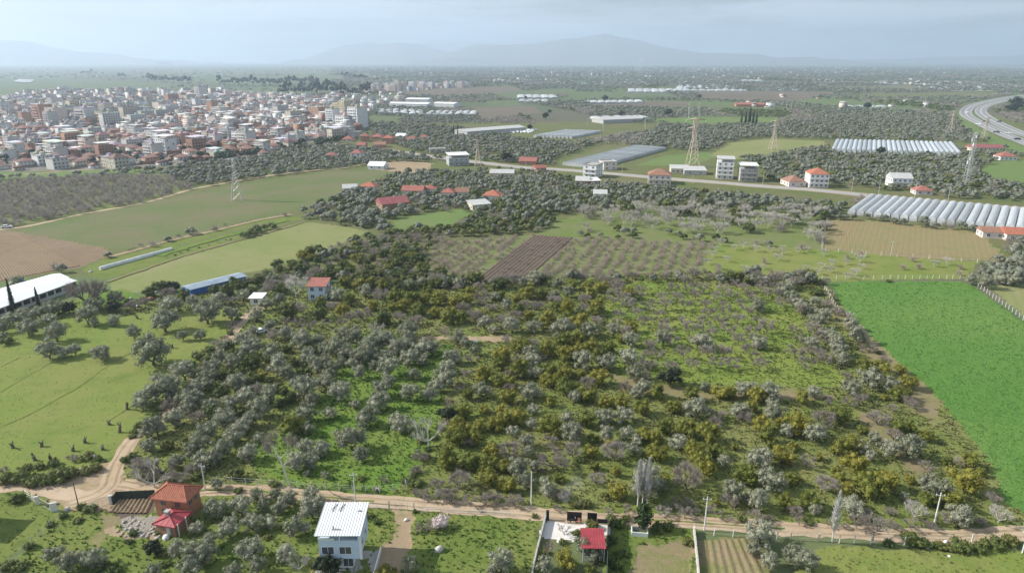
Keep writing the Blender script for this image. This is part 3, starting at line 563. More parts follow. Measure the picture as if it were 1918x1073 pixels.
for s in range(3):     # poplars, height 1
    g = np.random.default_rng(s); mb = MB(); tk = MB(); tk.tube([(0, 0, -.01), (.004, 0, .35), (0, .004, .8), (0, 0, 1)], [.012, .008, .004, .0015], 5)
    for k in range(240):
        z0 = .14 + .78 * (k / 240) ** .8; a = g.uniform(0, 6.28); l = .30 * (1.02 - z0) * g.uniform(.6, 1.15) + .03
        d = Vector((math.cos(a) * .26, math.sin(a) * .26, 1)).normalized(); p = Vector((0, 0, z0)); q = p + d * l; mb.bar(p, q, .0046, 3, .0016, False)
        for _ in range(2):
            s_ = p.lerp(q, g.uniform(.3, .8)); mb.bar(s_, s_ + (d + Vector(g.normal(0, .2, 3))).normalized() * l * .5, .0032, 3, .0014, False)
    add_proto('poplar', tk.mesh("trunk", M['poplarbark']), mb.mesh("crown", M['poplartwig']))
for s in range(3):     # cypresses, height 1
    g = np.random.default_rng(70 + s); n = 900; z = g.uniform(0.02, 1, n) ** 1.0; rr_ = .105 * np.minimum(1, z * 9) * (1.0 - z) ** .75 * g.uniform(.75, 1.2, n); a = g.uniform(0, 6.28, n)
    c = np.stack([np.cos(a) * rr_, np.sin(a) * rr_, z], -1); nn = np.stack([np.cos(a), np.sin(a), np.full(n, .5)], -1); v, q = leaf_quads(g, c, nn, .016, .45, .5)
    k = 7; zz = np.linspace(0.02, .97, 9); cv = np.array([[.085 * min(1, h * 9) * (1 - h) ** .75 * math.cos(6.283 * i / k), .085 * min(1, h * 9) * (1 - h) ** .75 * math.sin(6.283 * i / k), h] for h in zz for i in range(k)])
    cq = np.array([[j * k + i, j * k + (i + 1) % k, (j + 1) * k + (i + 1) % k, (j + 1) * k + i] for j in range(8) for i in range(k)])
    tk = MB(); tk.bar((0, 0, -.01), (0, 0, .1), .02, 5, .015)
    add_proto('cypress', tk.mesh("trunk", M['darkbark']), mesh_np("crown", np.concatenate([v, cv]), np.concatenate([q, cq + len(v)]), None, M['cypress']))
for s in range(5):     # low leafy shrubs and brambles
    v, q, t = lobed_crown(400 + s, 14, 55, .045, .5, .30, .20, (.14, .22), .8, -.1, .8)
    tk = MB(); tk.bar((0, 0, -.02), (0, 0, .2), .03, 4)
    add_proto('shrub', tk.mesh("stem", M['darkbark']), mesh_np("crown", v, q, t, M['shrub']))
v, q, t = lobed_crown(440, 16, 90, .030, .5, .34, .45, (.14, .2), .6, -.6, 1.0); add_proto('blossom', trunk_mesh(99, M['darkbark'], .2, .035), mesh_np("crown", v, q, t, M['blossom']))
DESC = {'olive': ("olive_tree", "olive tree"), 'citrus': ("citrus_tree", "citrus tree"), 'darkcitrus': ("citrus_tree", "citrus tree"), 'ever': ("evergreen_tree", "evergreen tree"), 'bare': ("bare_tree", "bare tree"), 'sparse': ("bare_tree", "bare tree"), 'pink': ("bare_tree", "bare tree"), 'pale': ("pale_bare_tree", "bare tree"), 'poplar': ("poplar_tree", "poplar"), 'cypress': ("cypress_tree", "cypress"), 'shrub': ("shrub", "shrub"), 'blossom': ("blossoming_tree", "almond tree")}
LOOK = {'blossom': ("pale pink blossoming almond",) * 3, 'olive': ("low grey-green olive", "grey-green olive", "broad grey-green olive"), 'citrus': ("small yellow-green citrus", "yellow-green citrus", "broad yellow-green citrus"), 'darkcitrus': ("small dark citrus", "dark green citrus", "broad dark citrus"), 'ever': ("small blackish evergreen", "blackish evergreen", "broad blackish evergreen"), 'bare': ("low bare brown tree", "round bare brown tree", "broad bare brown tree"), 'sparse': ("small leafless tree", "leafless twiggy tree", "wide leafless tree"), 'pink': ("small pinkish bare tree", "pinkish bare tree", "wide pinkish bare tree"), 'pale': ("small pale bare tree", "pale bare tree", "large pale bare tree"), 'shrub': ("low green shrub", "leafy green shrub", "wide green shrub")}
ZONES = [("on the open meadow", [(-50, 560), (470, 560), (452, 604), (332, 742), (236, 834), (60, 900), (-50, 930)]), ("beside the clover field", [(1460, 525), (1580, 525), (1700, 650), (1760, 700), (1920, 900), (1925, 985), (1800, 985), (1700, 800), (1520, 600)]), ("in the almond orchard", [(1130, 530), (1480, 535), (1560, 690), (1590, 725), (1150, 700)]), ("in the bright-grass grove", [(440, 590), (860, 610), (880, 650), (800, 930), (420, 915), (240, 900), (240, 830), (380, 690)]), ("below the dirt road", [(-50, 925), (400, 925), (800, 950), (1920, 1005), (1920, 1080), (-50, 1080)]), ("in the mixed orchard", [(500, 520), (1500, 520), (1925, 900), (1925, 1000), (760, 945)])]
def zone(px, py):
    for nme, pl in ZONES:
        if bool(inpoly(np.array(px), np.array(py), pl)): return nme
    return "in the middle groves" if py > 400 else "in the far groves"
COUNT = {}; STAND = []; USED = set()
def uniq(label):
    """a place one percent off rather than a label used twice"""
    if label in USED and ", " in label:
        head, tail = label.rsplit(" percent down", 1)[0], " percent down the photo"; a, num = head.rsplit(" ", 1)
        vals = [nw(i) for i in range(100)]
        if num in vals:
            for k in (1, -1, 2, -2):
                q = a + " " + nw(vals.index(num) + k) + tail
                if q not in USED: label = q; break
    USED.add(label); return label
def tree(kind, px, py, wpx, label=None, group=None, i=None, base=False, hs=1.0, zc=.55, w=None):
    """one tree; (px, py) is the middle of its crown in the photo (or its foot when base), wpx its crown's width there"""
    if w is None:
        x, y, _ = P(px, py)
        for _ in range(3):
            w = wpx / (FPX / proj(x, y, 0)[2])
            if base: break
            x, y, _ = P(px, py, zc * w * hs)
    else: x, y, _ = P(px, py)
    pr = PROTO[kind]; t, c = pr[random.randrange(len(pr)) if i is None else i % len(pr)]
    if label is None:
        sz = LOOK[kind][0 if w < 3.6 else 1 if w < 6.2 else 2]
        label = "%s %s, %s" % (sz, zone(px, py), where(px, py))
        label = uniq(label[0].upper() + label[1:])
    nme, cat = DESC[kind]
    if group is None: group = {'olive': "olive trees of the groves", 'citrus': "citrus trees of the orchard", 'darkcitrus': "citrus trees of the orchard", 'bare': "bare brown winter trees", 'sparse': "bare brown winter trees", 'pink': "bare brown winter trees", 'pale': "pale bare trees", 'shrub': "shrubs along tracks and hedges"}.get(kind)
    a = random.uniform(0, 6.28); s = (w * random.uniform(.86, 1.16), w * random.uniform(.86, 1.16), w * hs)
    r = thing(nme, label, cat, (x, y, .02), a, group, s)
    link(t.name.split('.')[0], t, r); link("crown", c, r); COUNT[nme] = COUNT.get(nme, 0) + 1
    STAND.append((x, y, w))
    return r
# ---------------------------------------------------------------- plants read off the photograph
# each block: origin of a photo region and the plants in it, (x, y, crown width) in 4.77ths of a photo pixel
BLK = [
(0, 520, {'olive': "75,365,150 20,430,120 240,340,160 240,435,180 345,300,130 470,260,160 425,370,140 490,465,180 240,290,130 770,325,180 840,230,160 10,520,90 425,625,200 560,665,110 665,630,120 890,660,160 1020,380,110 840,395,80 1190,475,140 1460,370,240 1400,300,150 1520,220,200 1840,290,220 1720,200,120 1350,640,270 1630,510,100 1790,510,100 1470,960,250 1280,1045,150 1640,820,180 1890,800,160 1850,880,150 1740,980,150 1750,1060,150",
 'ever': "610,260,110 1000,250,130 1545,65,120", 'darkcitrus': "1340,120,110 1430,60,130 1640,140,120", 'bare': "770,110,350 1500,130,150 1290,200,100 1200,230,130", 'shrub': "1770,690,150 1840,740,120 1800,860,120 60,560,130 1150,210,90 1690,770,100 1880,640,110"}),
(380, 520, {'olive': "50,300,200 250,315,120 130,180,120 360,150,110 680,180,130 560,235,100 470,320,150 600,415,100 745,480,140 360,540,160 190,600,120 400,620,190 150,700,170 60,800,140 280,750,150 610,650,150 660,770,190 770,850,170 920,700,150 1020,770,160 880,550,170 930,500,100 1030,550,110 1180,600,200 1240,500,140 1360,510,150 1280,660,150 1090,730,120 1160,790,130 1240,740,90 1400,700,160 1480,660,180 1480,580,170 1600,540,180 1650,790,180 1530,780,100 1390,840,120 1650,910,140 1590,990,190 1620,1040,200 1230,1010,190 1090,930,150 1110,860,120 890,970,220 960,1040,140 600,1035,170 370,1050,190 280,930,190 30,920,140 1840,450,150 1840,520,130 1740,620,170 1850,590,120 1840,710,160 1880,850,120 1850,1010,170 1180,140,140 1450,110,130 1850,55,110 1770,70,90 1640,690,110 1060,620,110 1330,760,110 1560,700,120 1450,750,120 1700,560,110 440,470,110",
 'darkcitrus': "750,290,170 1050,310,130 1610,350,150 430,740,140 320,830,180 440,900,150 270,670,100 480,700,120 590,730,100 640,970,100 720,1000,90 800,750,110 900,850,130 740,630,90 580,910,90 160,860,120 150,1020,150 960,650,110 240,610,80 950,610,110 690,90,120 210,100,130 330,60,110 270,30,110 430,110,100 110,100,110",
 'citrus': "530,860,100 1730,150,140 1850,180,150 1690,260,110 1780,250,110 1510,240,100 1310,190,120 1240,280,120 1040,210,100 1400,60,110 1500,40,100 1610,60,110", 'bare': "870,260,150 1160,250,110 640,500,140 1440,320,190 1760,340,140 1590,140,150 490,990,130 620,70,150 560,110,120 250,200,120", 'sparse': "1320,340,100 740,390,90 960,420,110 1100,400,90 1240,400,100 850,400,90", 'pale': "820,40,250 1540,430,170"}),
(760, 520, {'citrus': "300,170,140 440,200,120 110,270,130 270,300,110 400,300,110 380,350,130 500,350,110 590,110,100 550,180,110 1090,120,120 1220,135,110 1490,60,100 1620,75,90 1750,75,110 1640,130,100 1440,250,130 1270,350,150 1560,370,150 1420,350,110 1720,240,130 1700,290,100 1000,270,100 1100,330,90 60,170,110 30,230,100 160,180,120 1030,590,140 860,680,160 850,760,130 1280,620,160 1420,560,150 1430,660,140 1430,730,110 1540,540,150 1560,630,130 1670,590,130 1820,610,120 700,850,170 820,900,130 1000,800,180 930,920,110 1280,820,130 1300,900,150 1430,830,130 1440,960,180 1550,860,100 1730,880,160 1620,1030,150 920,1050,150 560,1030,110 1720,680,120 1520,700,80 990,180,100 860,150,90 200,110,100 700,330,90 1340,250,100",
 'bare': "680,130,140 690,190,110 770,250,110 620,330,140 520,270,140 90,370,130 1170,245,120 1050,230,100 1600,180,130 1320,190,120 980,330,130 850,370,110 1710,370,100 1580,260,130 1130,570,110 910,560,100 960,720,140 950,850,120 1620,930,160 920,980,120 1220,710,80", 'sparse': "1860,60,110 1860,130,110 1860,200,100 590,720,90 530,850,90", 'pink': "340,470,120 480,970,100",
 'olive': "45,55,90 210,30,90 330,20,110 340,60,80 460,30,90 910,20,70 1040,30,110 1350,45,100 800,160,100 900,240,110 700,390,130 790,460,90 950,410,150 1140,430,130 1210,420,80 1400,440,170 1640,460,150 1860,460,120 1320,150,100 1450,120,110 460,510,140 530,570,120 620,640,110 150,620,190 230,620,140 40,460,110 430,700,150 380,790,130 340,880,200 90,850,140 280,960,130 60,1010,150 210,1030,160 30,720,130 150,740,110 1120,650,150 1120,740,160 1150,840,130 1580,730,180 1790,750,180 1850,790,110 690,1000,170 1120,1010,180 1510,1050,140"}),
(1140, 520, { 'bare': "370,770,130 350,660,110 380,600,120 300,850,150 160,950,120", 'olive': "190,220,110 200,540,140 490,530,150 830,560,150 1340,240,130 1340,580,120 1620,50,120 1560,110,130 1640,160,120 1690,230,110 1760,270,120 1850,300,90 1810,350,90 1860,380,130 1820,580,120 50,470,120 190,700,190 230,840,160 310,960,150 250,1020,120 860,970,90 1230,980,160 1440,1010,180 1830,1010,140 20,780,120 1290,10,110 1410,10,90",
 'ever': "555,870,215", 'citrus': "190,130,110 190,430,110 430,1000,150 750,1030,140 1000,1010,130 1090,1020,110 1320,1040,150 30,620,110 1730,1060,130 110,540,90"}),
(1518, 520, {'olive': "40,300,80 140,320,110 30,350,90 70,380,120 120,490,110 190,510,150 240,560,130 250,620,170 290,700,130 280,750,90 360,410,130 390,440,150 430,500,170 470,550,120 30,570,110 540,880,190 380,970,170 720,940,160 20,990,120 50,210,90 1580,30,130 1820,15,130 1450,10,100 1700,5,110", 'bare': "530,610,140 480,650,120 330,870,100 150,230,120 80,680,130 230,300,90", 'shrub': "60,130,130 700,30,60 200,180,70", 'citrus': "490,770,120 640,790,130 800,810,90 890,920,140 700,880,100 780,1020,130 850,1030,120", 'pale': "350,320,100"}),
(200, 690, {'olive': "310,290,170 780,150,130 880,130,150 870,40,130 700,250,170 820,240,100 720,330,160 600,430,160 440,500,180 350,560,130 440,540,150 370,680,160 890,560,200 1040,440,190 940,320,170 890,350,120 1090,300,140 1230,260,200 1470,250,150 1360,340,190 1270,440,170 1210,510,150 1130,600,170 1190,620,100 790,690,210 1020,700,190 1260,740,160 1360,610,110 880,810,200 980,800,140 620,820,150 980,1020,130 1780,380,190 1830,260,140 1800,530,130 1680,830,170 1820,820,150 1780,690,150 1880,760,100 1790,940,70",
 'darkcitrus': "970,380,150 1190,380,120 1000,210,130 540,670,110 1160,930,120 1640,260,110 1540,310,100 1340,290,90", 'citrus': "1650,500,170 700,640,60", 'bare': "560,310,150 820,430,150 300,870,220 480,860,220 760,890,150 420,960,130 560,960,140 680,970,120", 'shrub': "230,780,110 800,970,110 330,980,110 1500,1030,110 1650,620,130"}),
(580, 690, {'olive': "270,210,170 50,260,130 180,390,140 500,430,200 370,620,210 110,700,160 80,770,150 460,760,140 630,230,220 600,300,180 900,210,150 1060,270,200 800,480,190 860,520,150 1810,560,120 1860,880,180 20,330,100 40,500,150 250,580,80 400,320,80 140,950,80", 'ever': "1220,390,160", 'shrub': "460,980,80 960,1020,130 850,1000,90 1000,640,110",
 'citrus': "1430,230,140 1380,370,140 1560,360,90 1760,260,140 1330,510,170 1300,600,180 1470,600,150 1520,500,130 1650,480,150 1740,450,150 1720,370,110 1220,760,180 1230,820,150 1430,820,160 1600,840,140 1620,720,140 1750,860,120 1580,960,170 1760,1020,150 1870,380,120", 'bare': "990,760,150 1790,720,210 1330,990,220 1440,660,110 1150,1030,150 960,900,100 660,980,90", 'pink': "1250,290,110 1340,160,120", 'pale': "880,500,150"}),
(960, 740, {'olive': "510,60,230 180,120,110 190,250,120 20,340,120 490,190,130 530,310,190 820,190,150 990,180,170 840,340,140 1020,330,130 1110,390,120 1090,480,140 130,400,130 140,500,110 90,620,180 190,630,110 120,750,180 320,830,170 1640,110,200 1470,410,150 1880,590,130 1300,800,130",
 'citrus': "60,190,140 350,260,190 670,200,160 830,50,110 980,50,130 1160,100,150 1450,90,130 330,60,90 940,840,160 730,630,90 700,490,120 720,380,80 1200,340,140 1290,370,130 1300,500,170 1370,260,160 1550,290,160 1750,320,190 1640,470,190 1690,580,170 1740,650,140 1350,740,120 860,410,90 920,680,100 410,730,90 1830,490,130 1810,950,80", 'bare': "360,550,280 540,490,170 910,490,240 760,740,150 340,400,150 40,480,140 1560,720,310 1820,170,200 430,880,150 1430,960,150 1570,950,110", 'pale': "1340,1020,130", 'shrub': "830,900,100 640,960,130 560,980,80"}),
(1340, 720, {'olive': "270,50,150 210,220,150 530,230,200 910,420,210 640,410,120 410,660,200 500,850,230 420,820,150 160,940,200 380,1010,230 880,40,120 1230,60,180 1580,30,130 1310,560,130 1430,480,120 1380,630,120 1560,570,170 1740,530,230 50,690,110 1690,1000,90 1230,1040,150",
 'citrus': "80,80,160 380,90,140 330,190,110 740,140,220 420,340,150 460,440,150 750,340,190 580,340,110 1110,260,170 1110,550,170 1230,520,150 270,790,190 590,620,170 690,550,90 500,530,80 1100,800,140 1250,700,190 1380,880,230 1530,840,180 690,830,120 620,1030,150 850,1020,160 1690,370,170 1890,450,120 1320,400,90 30,610,120 170,550,80 930,640,80 1190,930,130 1680,60,130 1510,110,60 1740,840,90 1180,760,110",
 'bare': "90,270,260 260,270,150 980,300,230 1000,880,210 1000,120,110 1460,290,180 1740,150,140 1600,440,150 150,1030,180", 'sparse': "820,690,130 1290,130,130 1590,210,90 1880,730,120 1200,150,110"}),
(1518, 848, {'olive': "370,490,170 40,500,110 840,390,90 1110,300,220 1330,550,210", 'citrus': "1050,400,130 1280,430,170 1390,230,230 1430,60,150 1520,170,90 1200,70,80 880,240,90", 'bare': "1640,400,130 720,520,110 480,540,120", 'sparse': "1050,90,130 1340,80,110", 'pale': "940,490,200 1700,530,190", 'shrub': "900,760,170 1150,820,120 1350,830,200 1500,840,150 1650,800,200 1800,780,150 1020,800,140 1260,850,120 1560,800,120 700,800,110"}),
(0, 848, {'olive': "480,890,150 580,980,190 700,930,140 840,930,200 1760,670,110 1590,860,180 1790,880,250 1700,990,250 1370,1040,150 1870,780,150", 'ever': "1370,840,150", 'shrub': "150,410,130 560,190,200 420,230,170 200,220,180 60,230,150 300,260,140 480,250,150 640,180,120 760,160,120 860,130,120 800,500,130 720,480,100 1460,890,110 560,560,80 450,640,90 250,830,90 60,1000,150 170,1010,160 900,1010,150 1000,1040,140 1150,790,80 1190,710,90 1430,700,80 1470,990,110 700,600,90 1270,100,110 1120,60,90"}),
(380, 848, {'olive': "110,490,180 340,470,210 470,370,110 540,450,130 650,370,120 690,460,150 780,390,150 970,480,220 970,370,150 440,620,180 600,610,150 800,660,180 910,660,120 230,670,170 420,860,220 60,800,150 60,950,170 270,1040,170 480,1000,170 740,880,190 130,300,140 1850,990,160", 'ever': "1110,1000,240", 'citrus': "1620,1050,120 1710,1060,80", 'pale': "850,960,200", 'shrub': "320,330,90 1560,610,90 580,750,90 1500,560,80"}),
(760, 848, {'olive': "850,960,220 780,1060,100 1240,1000,170 1690,900,150 1580,830,170", 'citrus': "1420,940,190 1640,1050,110", 'blossom': "310,600,150", 'bare': "170,640,150", 'pink': "1410,670,120 1280,840,130", 'shrub': "1670,640,120 1530,710,90 1250,880,90 1400,790,90 80,520,50 1150,560,70 1560,60,90"}),
(1140, 848, {'olive': "1370,720,250 1440,950,180 1650,900,170 1780,960,200 1300,860,130", 'shrub': "450,660,150 530,650,130 80,620,150 20,590,120 20,780,130 160,580,100 700,790,110 60,980,160 110,900,130", 'bare': "1240,410,120 1680,520,140"}),
]
placed = {}
def fresh(fam, x, y, w):
    for a, b, c in placed.get(fam, ()):
        if abs(a - x) < .38 * max(w, c) and abs(b - y) < .32 * max(w, c): return False
    placed.setdefault(fam, []).append((x, y, w)); return True
for x0, y0, dct in BLK:
    for k, tx in dct.items():
        for e in tx.split():
            cx, cy, cw = map(float, e.split(','))
            px, py, w = x0 + cx / 4.77, y0 + cy / 4.77, cw / 4.77
            if not fresh(k, px, py, w): continue
            kw = {'bare': dict(hs=.95, zc=.48), 'sparse': dict(hs=.85, zc=.5), 'shrub': dict(zc=.25, hs=random.uniform(.8, 1.2)), 'olive': dict(hs=random.uniform(.9, 1.12)), 'pale': dict(hs=1.0, zc=.6)}.get(k, {})
            tree(k, px, py, w * (1.2 if k == 'sparse' else 1.08 if k == 'citrus' else 1), **kw)
# ---- single trees with a character of their own
tree('olive', 1207, 898, 330 / 4.77, "Huge pale silvery olive tree by the dirt road, behind the pair of tall poplars", hs=1.05, i=2)
def upright(kind, fx_, fy_, topy, wf, label, group=None, i=0):
    x, y, _ = P(fx_, fy_); d = proj(x, y)[2]; h = 1.0
    for _ in range(30):
        v = proj(x, y, h)[1]; h += (v - topy) * d / FPX * .8
    return tree(kind, fx_, fy_, 1, label, group, i, w=h, hs=1.0), h
upright('poplar', 1194, 948, 858, 1, "Tall slender bare poplar, first of the pair before the huge silvery olive", "tall bare poplars", 0)
upright('poplar', 1211, 950, 852, 1, "Tall slender bare poplar, second of the pair before the huge silvery olive", "tall bare poplars", 1)
upright('poplar', 1203, 944, 864, 1, "Thin bare poplar stem standing between the pair of taller poplars", "tall bare poplars", 2)
upright('poplar', 1558, 1015, 915, 1, "Lone white bare poplar on the lower edge of the dirt road", "tall bare poplars", 2)
upright('poplar', 1914, 1036, 945, 1, "Bare white poplar cut by the edge of the photo, beside the road bushes", "tall bare poplars", 0)
upright('cypress', 27, 587, 521, 1, "Tallest dark cypress spire, in front of the long white sheds", "dark cypress spires", 0)
upright('cypress', 73, 575, 536, 1, "Slim dark cypress standing against the long white shed roof", "dark cypress spires", 1)
for i, (a, b, c) in enumerate([(1388, 234, 208), (1396, 234, 206), (1403, 234, 199), (1410, 234, 205), (1416, 233.5, 206)]):
    upright('cypress', a, b, c, 1, "Dark cypress beside the bright green field, %s in the row of five" % ("first", "second", "third", "fourth", "last")[i], "row of five cypresses", i)
for i, (a, b, c) in enumerate([(850, 253, 233), (858, 253, 232), (864, 252, 234)]):
    upright('cypress', a, b, c, 1, "Small dark cypress north of the main road, %s of a tight trio" % ("first", "second", "third")[i], "trio of small cypresses", i)
for i, (a, b, c) in enumerate([(1290, 222, 190), (1309, 222, 190), (1449, 206, 192), (1472, 207, 190), (1482, 207, 189), (1505, 206, 193), (1130, 246, 229), (1208, 244, 222), (1125, 264, 248)]):
    upright('poplar', a, b, c, 1, uniq("Distant pale poplar among the groves, %s" % where(a, b)), "distant pale poplars", i)
# tall leaning bare tree near the fence
sk = limb_tree(501, 4, 3, .42, 2.6, .20, .5, 0, 6.2, .72, 3, (-.24, .05)); a_, b_ = split_limbs(sk, 2)
x, y, _ = P(544, 912); r = thing("bare_tree", "Tall leaning bare tree with brown twigs and a long trunk, behind the roadside fence", "bare tree", (x, y, 0))
a_.build("trunk", M['palebark'], r); link("crown", twigs_mesh("crown", sk, 2, M['twig'], 5, 1900, .035, 1.3), r)
# big white bare tree in the bright grove
sk = limb_tree(507, 4, 4, .40, 2.5, .26, .38, 0, 1.3, .74, 3); a_, b_ = split_limbs(sk, 3)
x, y, _ = P(803, 836); r = thing("pale_bare_tree", "Large white-barked bare tree with forked trunk at the grove's edge", "bare tree", (x, y, 0))
a_.build("trunk", M['palebark'], r); link("crown", twigs_mesh("crown", sk, 3, M['paletwig'], 6, 700, .03, 1.0), r)
sk = limb_tree(511, 4, 4, .45, 2.2, .20, .3, 0, .9, .74, 3); a_, b_ = split_limbs(sk, 3)
x, y, _ = P(290, 913); r = thing("pale_bare_tree", "White-limbed bare tree rising behind the orange-roofed house", "bare tree", (x, y, 0))
a_.build("trunk", M['palebark'], r); link("crown", twigs_mesh("crown", sk, 3, M['paletwig'], 7, 800, .03, .9), r)
sk = limb_tree(514, 4, 4, .55, 1.7, .17, .2, 0, 1.7, .7, 3); a_, b_ = split_limbs(sk, 2)
x, y, _ = P(1634, 1012); r = thing("bare_tree", "Dark crooked bare tree at the fence, with a whitewashed foot", "bare tree", (x, y, 0))
a_.build("trunk", M['darkbark'], r); link("crown", twigs_mesh("crown", sk, 2, M['twig'], 8, 900, .03, .7), r)
# ivy-clad stump of the poplars
v, q, t = lobed_crown(470, 14, 60, .05, .33, .55, .55, (.13, .2), .8, -.9, .7); x, y, _ = P(1204, 990)
r = thing("ivy_column", "Dark ivy smothering old trunks beside the ruined white trough", "ivy", (x, y, 0), 0, None, 5.0)
link("foliage", mesh_np("foliage", v, q, t, M['ivy']), r); mb = MB(); mb.bar((0, 0, -.02), (0, 0, .7), .04, 6); mb.build("stem", M['darkbark'], r)
# pollarded stumps on the open meadow
def stump(px, py, h, label, seed):
    g = random.Random(seed); x, y, _ = P(px, py); mb = MB(); r = thing("tree_stump", label, "stump", (x, y, 0), g.uniform(0, 6), "pollarded stumps on the meadow")
    l = (g.uniform(-.3, .3), g.uniform(-.3, .3)); mb.tube([(0, 0, -.1), (l[0] * .4, l[1] * .4, h * .5), (l[0], l[1], h)], [.42, .30, .34], 7); mb.build("trunk", M['bark'], r)
    for k in range(g.choice([2, 3])):
        a = g.uniform(0, 6.28); b2 = MB(); b2.tube([(l[0], l[1], h * .85), (l[0] + .35 * math.cos(a), l[1] + .35 * math.sin(a), h * 1.15), (l[0] + .6 * math.cos(a), l[1] + .6 * math.sin(a), h * 1.5)], [.2, .14, .07], 5); b2.build("limb", M['bark'], r)
for i, (a, b, h) in enumerate([(25, 839, 1.1), (78, 837, .9), (160, 829, 1.0), (137, 845, .9), (193, 842, .8), (66, 862, 1.2), (97, 866, 1.4), (205, 795, .8), (224, 810, 1.6), (238, 767, 1.5), (177, 614, 1.0), (258, 597, .9), (314, 692, 1.1), (323, 652, 1.0)]):
    stump(a, b, h, "Sawn-off dark stump on the open meadow, %s" % where(a, b), i)
# hedges of shrubs along tracks and roads
def hedge(pts, step, w, kinds, seed, off=0.0):
    g = random.Random(seed)
    for (x0, y0), (x1, y1) in zip(pts[:-1], pts[1:]):
        a, b = Vector(P(x0, y0)), Vector(P(x1, y1)); n = max(1, int((b - a).length / step))
        for i in range(n):
            q = a.lerp(b, (i + g.random()) / n); k = g.choice(kinds); ww = g.uniform(*w)
            px, py, d = proj(q.x + g.gauss(0, .5), q.y + g.gauss(0, .5), 0)
            tree(k, px, py, ww * FPX / d, base=True, hs=g.uniform(.7, 1.1), zc=.2)
hedge([(452, 590), (432, 620), (404, 655), (372, 700), (330, 744), (292, 782), (262, 804), (236, 834)], 2.6, (1.8, 3.2), ['shrub', 'shrub', 'shrub', 'bare'], 1)
hedge([(765, 925), (830, 938), (930, 945), (985, 950)], 1.8, (1.6, 3.4), ['bare', 'shrub', 'bare', 'sparse'], 2)
hedge([(1030, 955), (1180, 962)], 3.0, (1.4, 2.6), ['shrub', 'sparse', 'bare'], 3)
hedge([(1240, 965), (1400, 975), (1560, 988), (1740, 990), (1850, 985)], 2.3, (1.6, 3.2), ['sparse', 'bare', 'sparse', 'shrub'], 4)
hedge([(0, 885), (60, 880), (120, 868), (190, 862)], 2.0, (1.8, 3.2), ['shrub', 'shrub', 'bare'], 5)
hedge([(760, 915), (775, 890), (800, 850), (835, 800), (850, 760)], 2.6, (1.4, 2.6), ['shrub', 'sparse', 'shrub'], 6)
hedge([(205, 480), (275, 461), (345, 443), (400, 431), (480, 412)], 4.5, (1.2, 2.4), ['shrub', 'sparse', 'bare', 'sparse'], 8)
hedge([(300, 486), (400, 457), (500, 430)], 4.5, (.9, 1.6), ['shrub', 'sparse'], 9)
hedge([(560, 410), (640, 415), (690, 430)], 4.5, (1.5, 2.6), ['shrub', 'bare'], 10)
hedge([(1548, 540), (1580, 590), (1620, 640), (1670, 690)], 3.4, (1.5, 3.0), ['sparse', 'bare', 'shrub'], 7)
# ---------------------------------------------------------------- groves farther off: the largest as trees, the rest as woodland
def lump_proto(seed, n, rz=.4, zc=.45, leaves=0):
    g = np.random.default_rng(seed); V, T, Q = [], [], []; k = 0
    for i in range(n):
        d = unit(g.normal(0, 1, 3)); d[2] = abs(d[2]) * .8 - .1; r = g.uniform(.17, .27) if n > 1 else .46
        c = d * np.array([.5 - r * .8, .5 - r * .8, rz - r * .6]) * (0 if n == 1 else 1) + np.array([0, 0, zc])
        V.append(ICO * r * g.uniform(.72, 1.25, (12, 1)) * np.array([1, 1, .85]) + c); T.append(ICOF + k); k += 12
    if leaves:
        e = unit(g.normal(0, 1, (leaves, 3))); e[:, 2] = np.abs(e[:, 2]) - .25
        p = e * np.array([.5, .5, rz]) * g.uniform(.85, 1.08, (leaves, 1)) + np.array([0, 0, zc]); v, q = leaf_quads(g, p, e, .062 if leaves > 100 else .085 if leaves > 20 else .11, .38)
        V.append(v); Q.append(q + k); k += len(v)
    v = np.array([(-.05, 0, -.02), (.05, 0, -.02), (.04, 0, .3), (-.04, 0, .3)]); V.append(v); Q.append(np.array([[0, 1, 2, 3]]) + k)
    return np.concatenate(V), np.concatenate(Q) if Q else None, np.concatenate(T)
def sliver_proto(seed, n, up, w=.012):
    g = np.random.default_rng(seed); b = np.stack([g.normal(0, .08, n), g.normal(0, .08, n), g.uniform(.05, .4, n)], -1)
    d = unit(g.normal(0, 1, (n, 3)) + np.array([0, 0, up])); d[:, 2] = np.abs(d[:, 2]); e = b + d * g.uniform(.25, .52, (n, 1)); s = unit(g.normal(0, 1, (n, 3))) * w
    v = np.stack([b - s, b + s, e + s * .5, e - s * .5], 1).reshape(-1, 3); return v, np.arange(4 * n).reshape(n, 4), None
LOD = {'olive': [[lump_proto(s, 7, .42, .43, 170) for s in range(5)], [lump_proto(20 + s, 4, .38, .40, 46) for s in range(5)]],
       'citrus': [[lump_proto(40 + s, 7, .44, .42, 170) for s in range(5)], [lump_proto(60 + s, 4, .40, .40, 46) for s in range(5)]],
       'bare': [[sliver_proto(s, 190, .5, .008) for s in range(4)], [sliver_proto(s, 90, .4, .016) for s in range(4)]],
       'pale': [[sliver_proto(9 + s, 170, 1.2, .009) for s in range(4)], [sliver_proto(9 + s, 40, 1.2, .018) for s in range(4)]]}
FARLOD = [lump_proto(160 + s, 2, .34, .38, 16) for s in range(5)]
LOD['darkcitrus'] = LOD['citrus']; LOD['pink'] = LOD['bare']; LOD['sparse'] = LOD['bare']
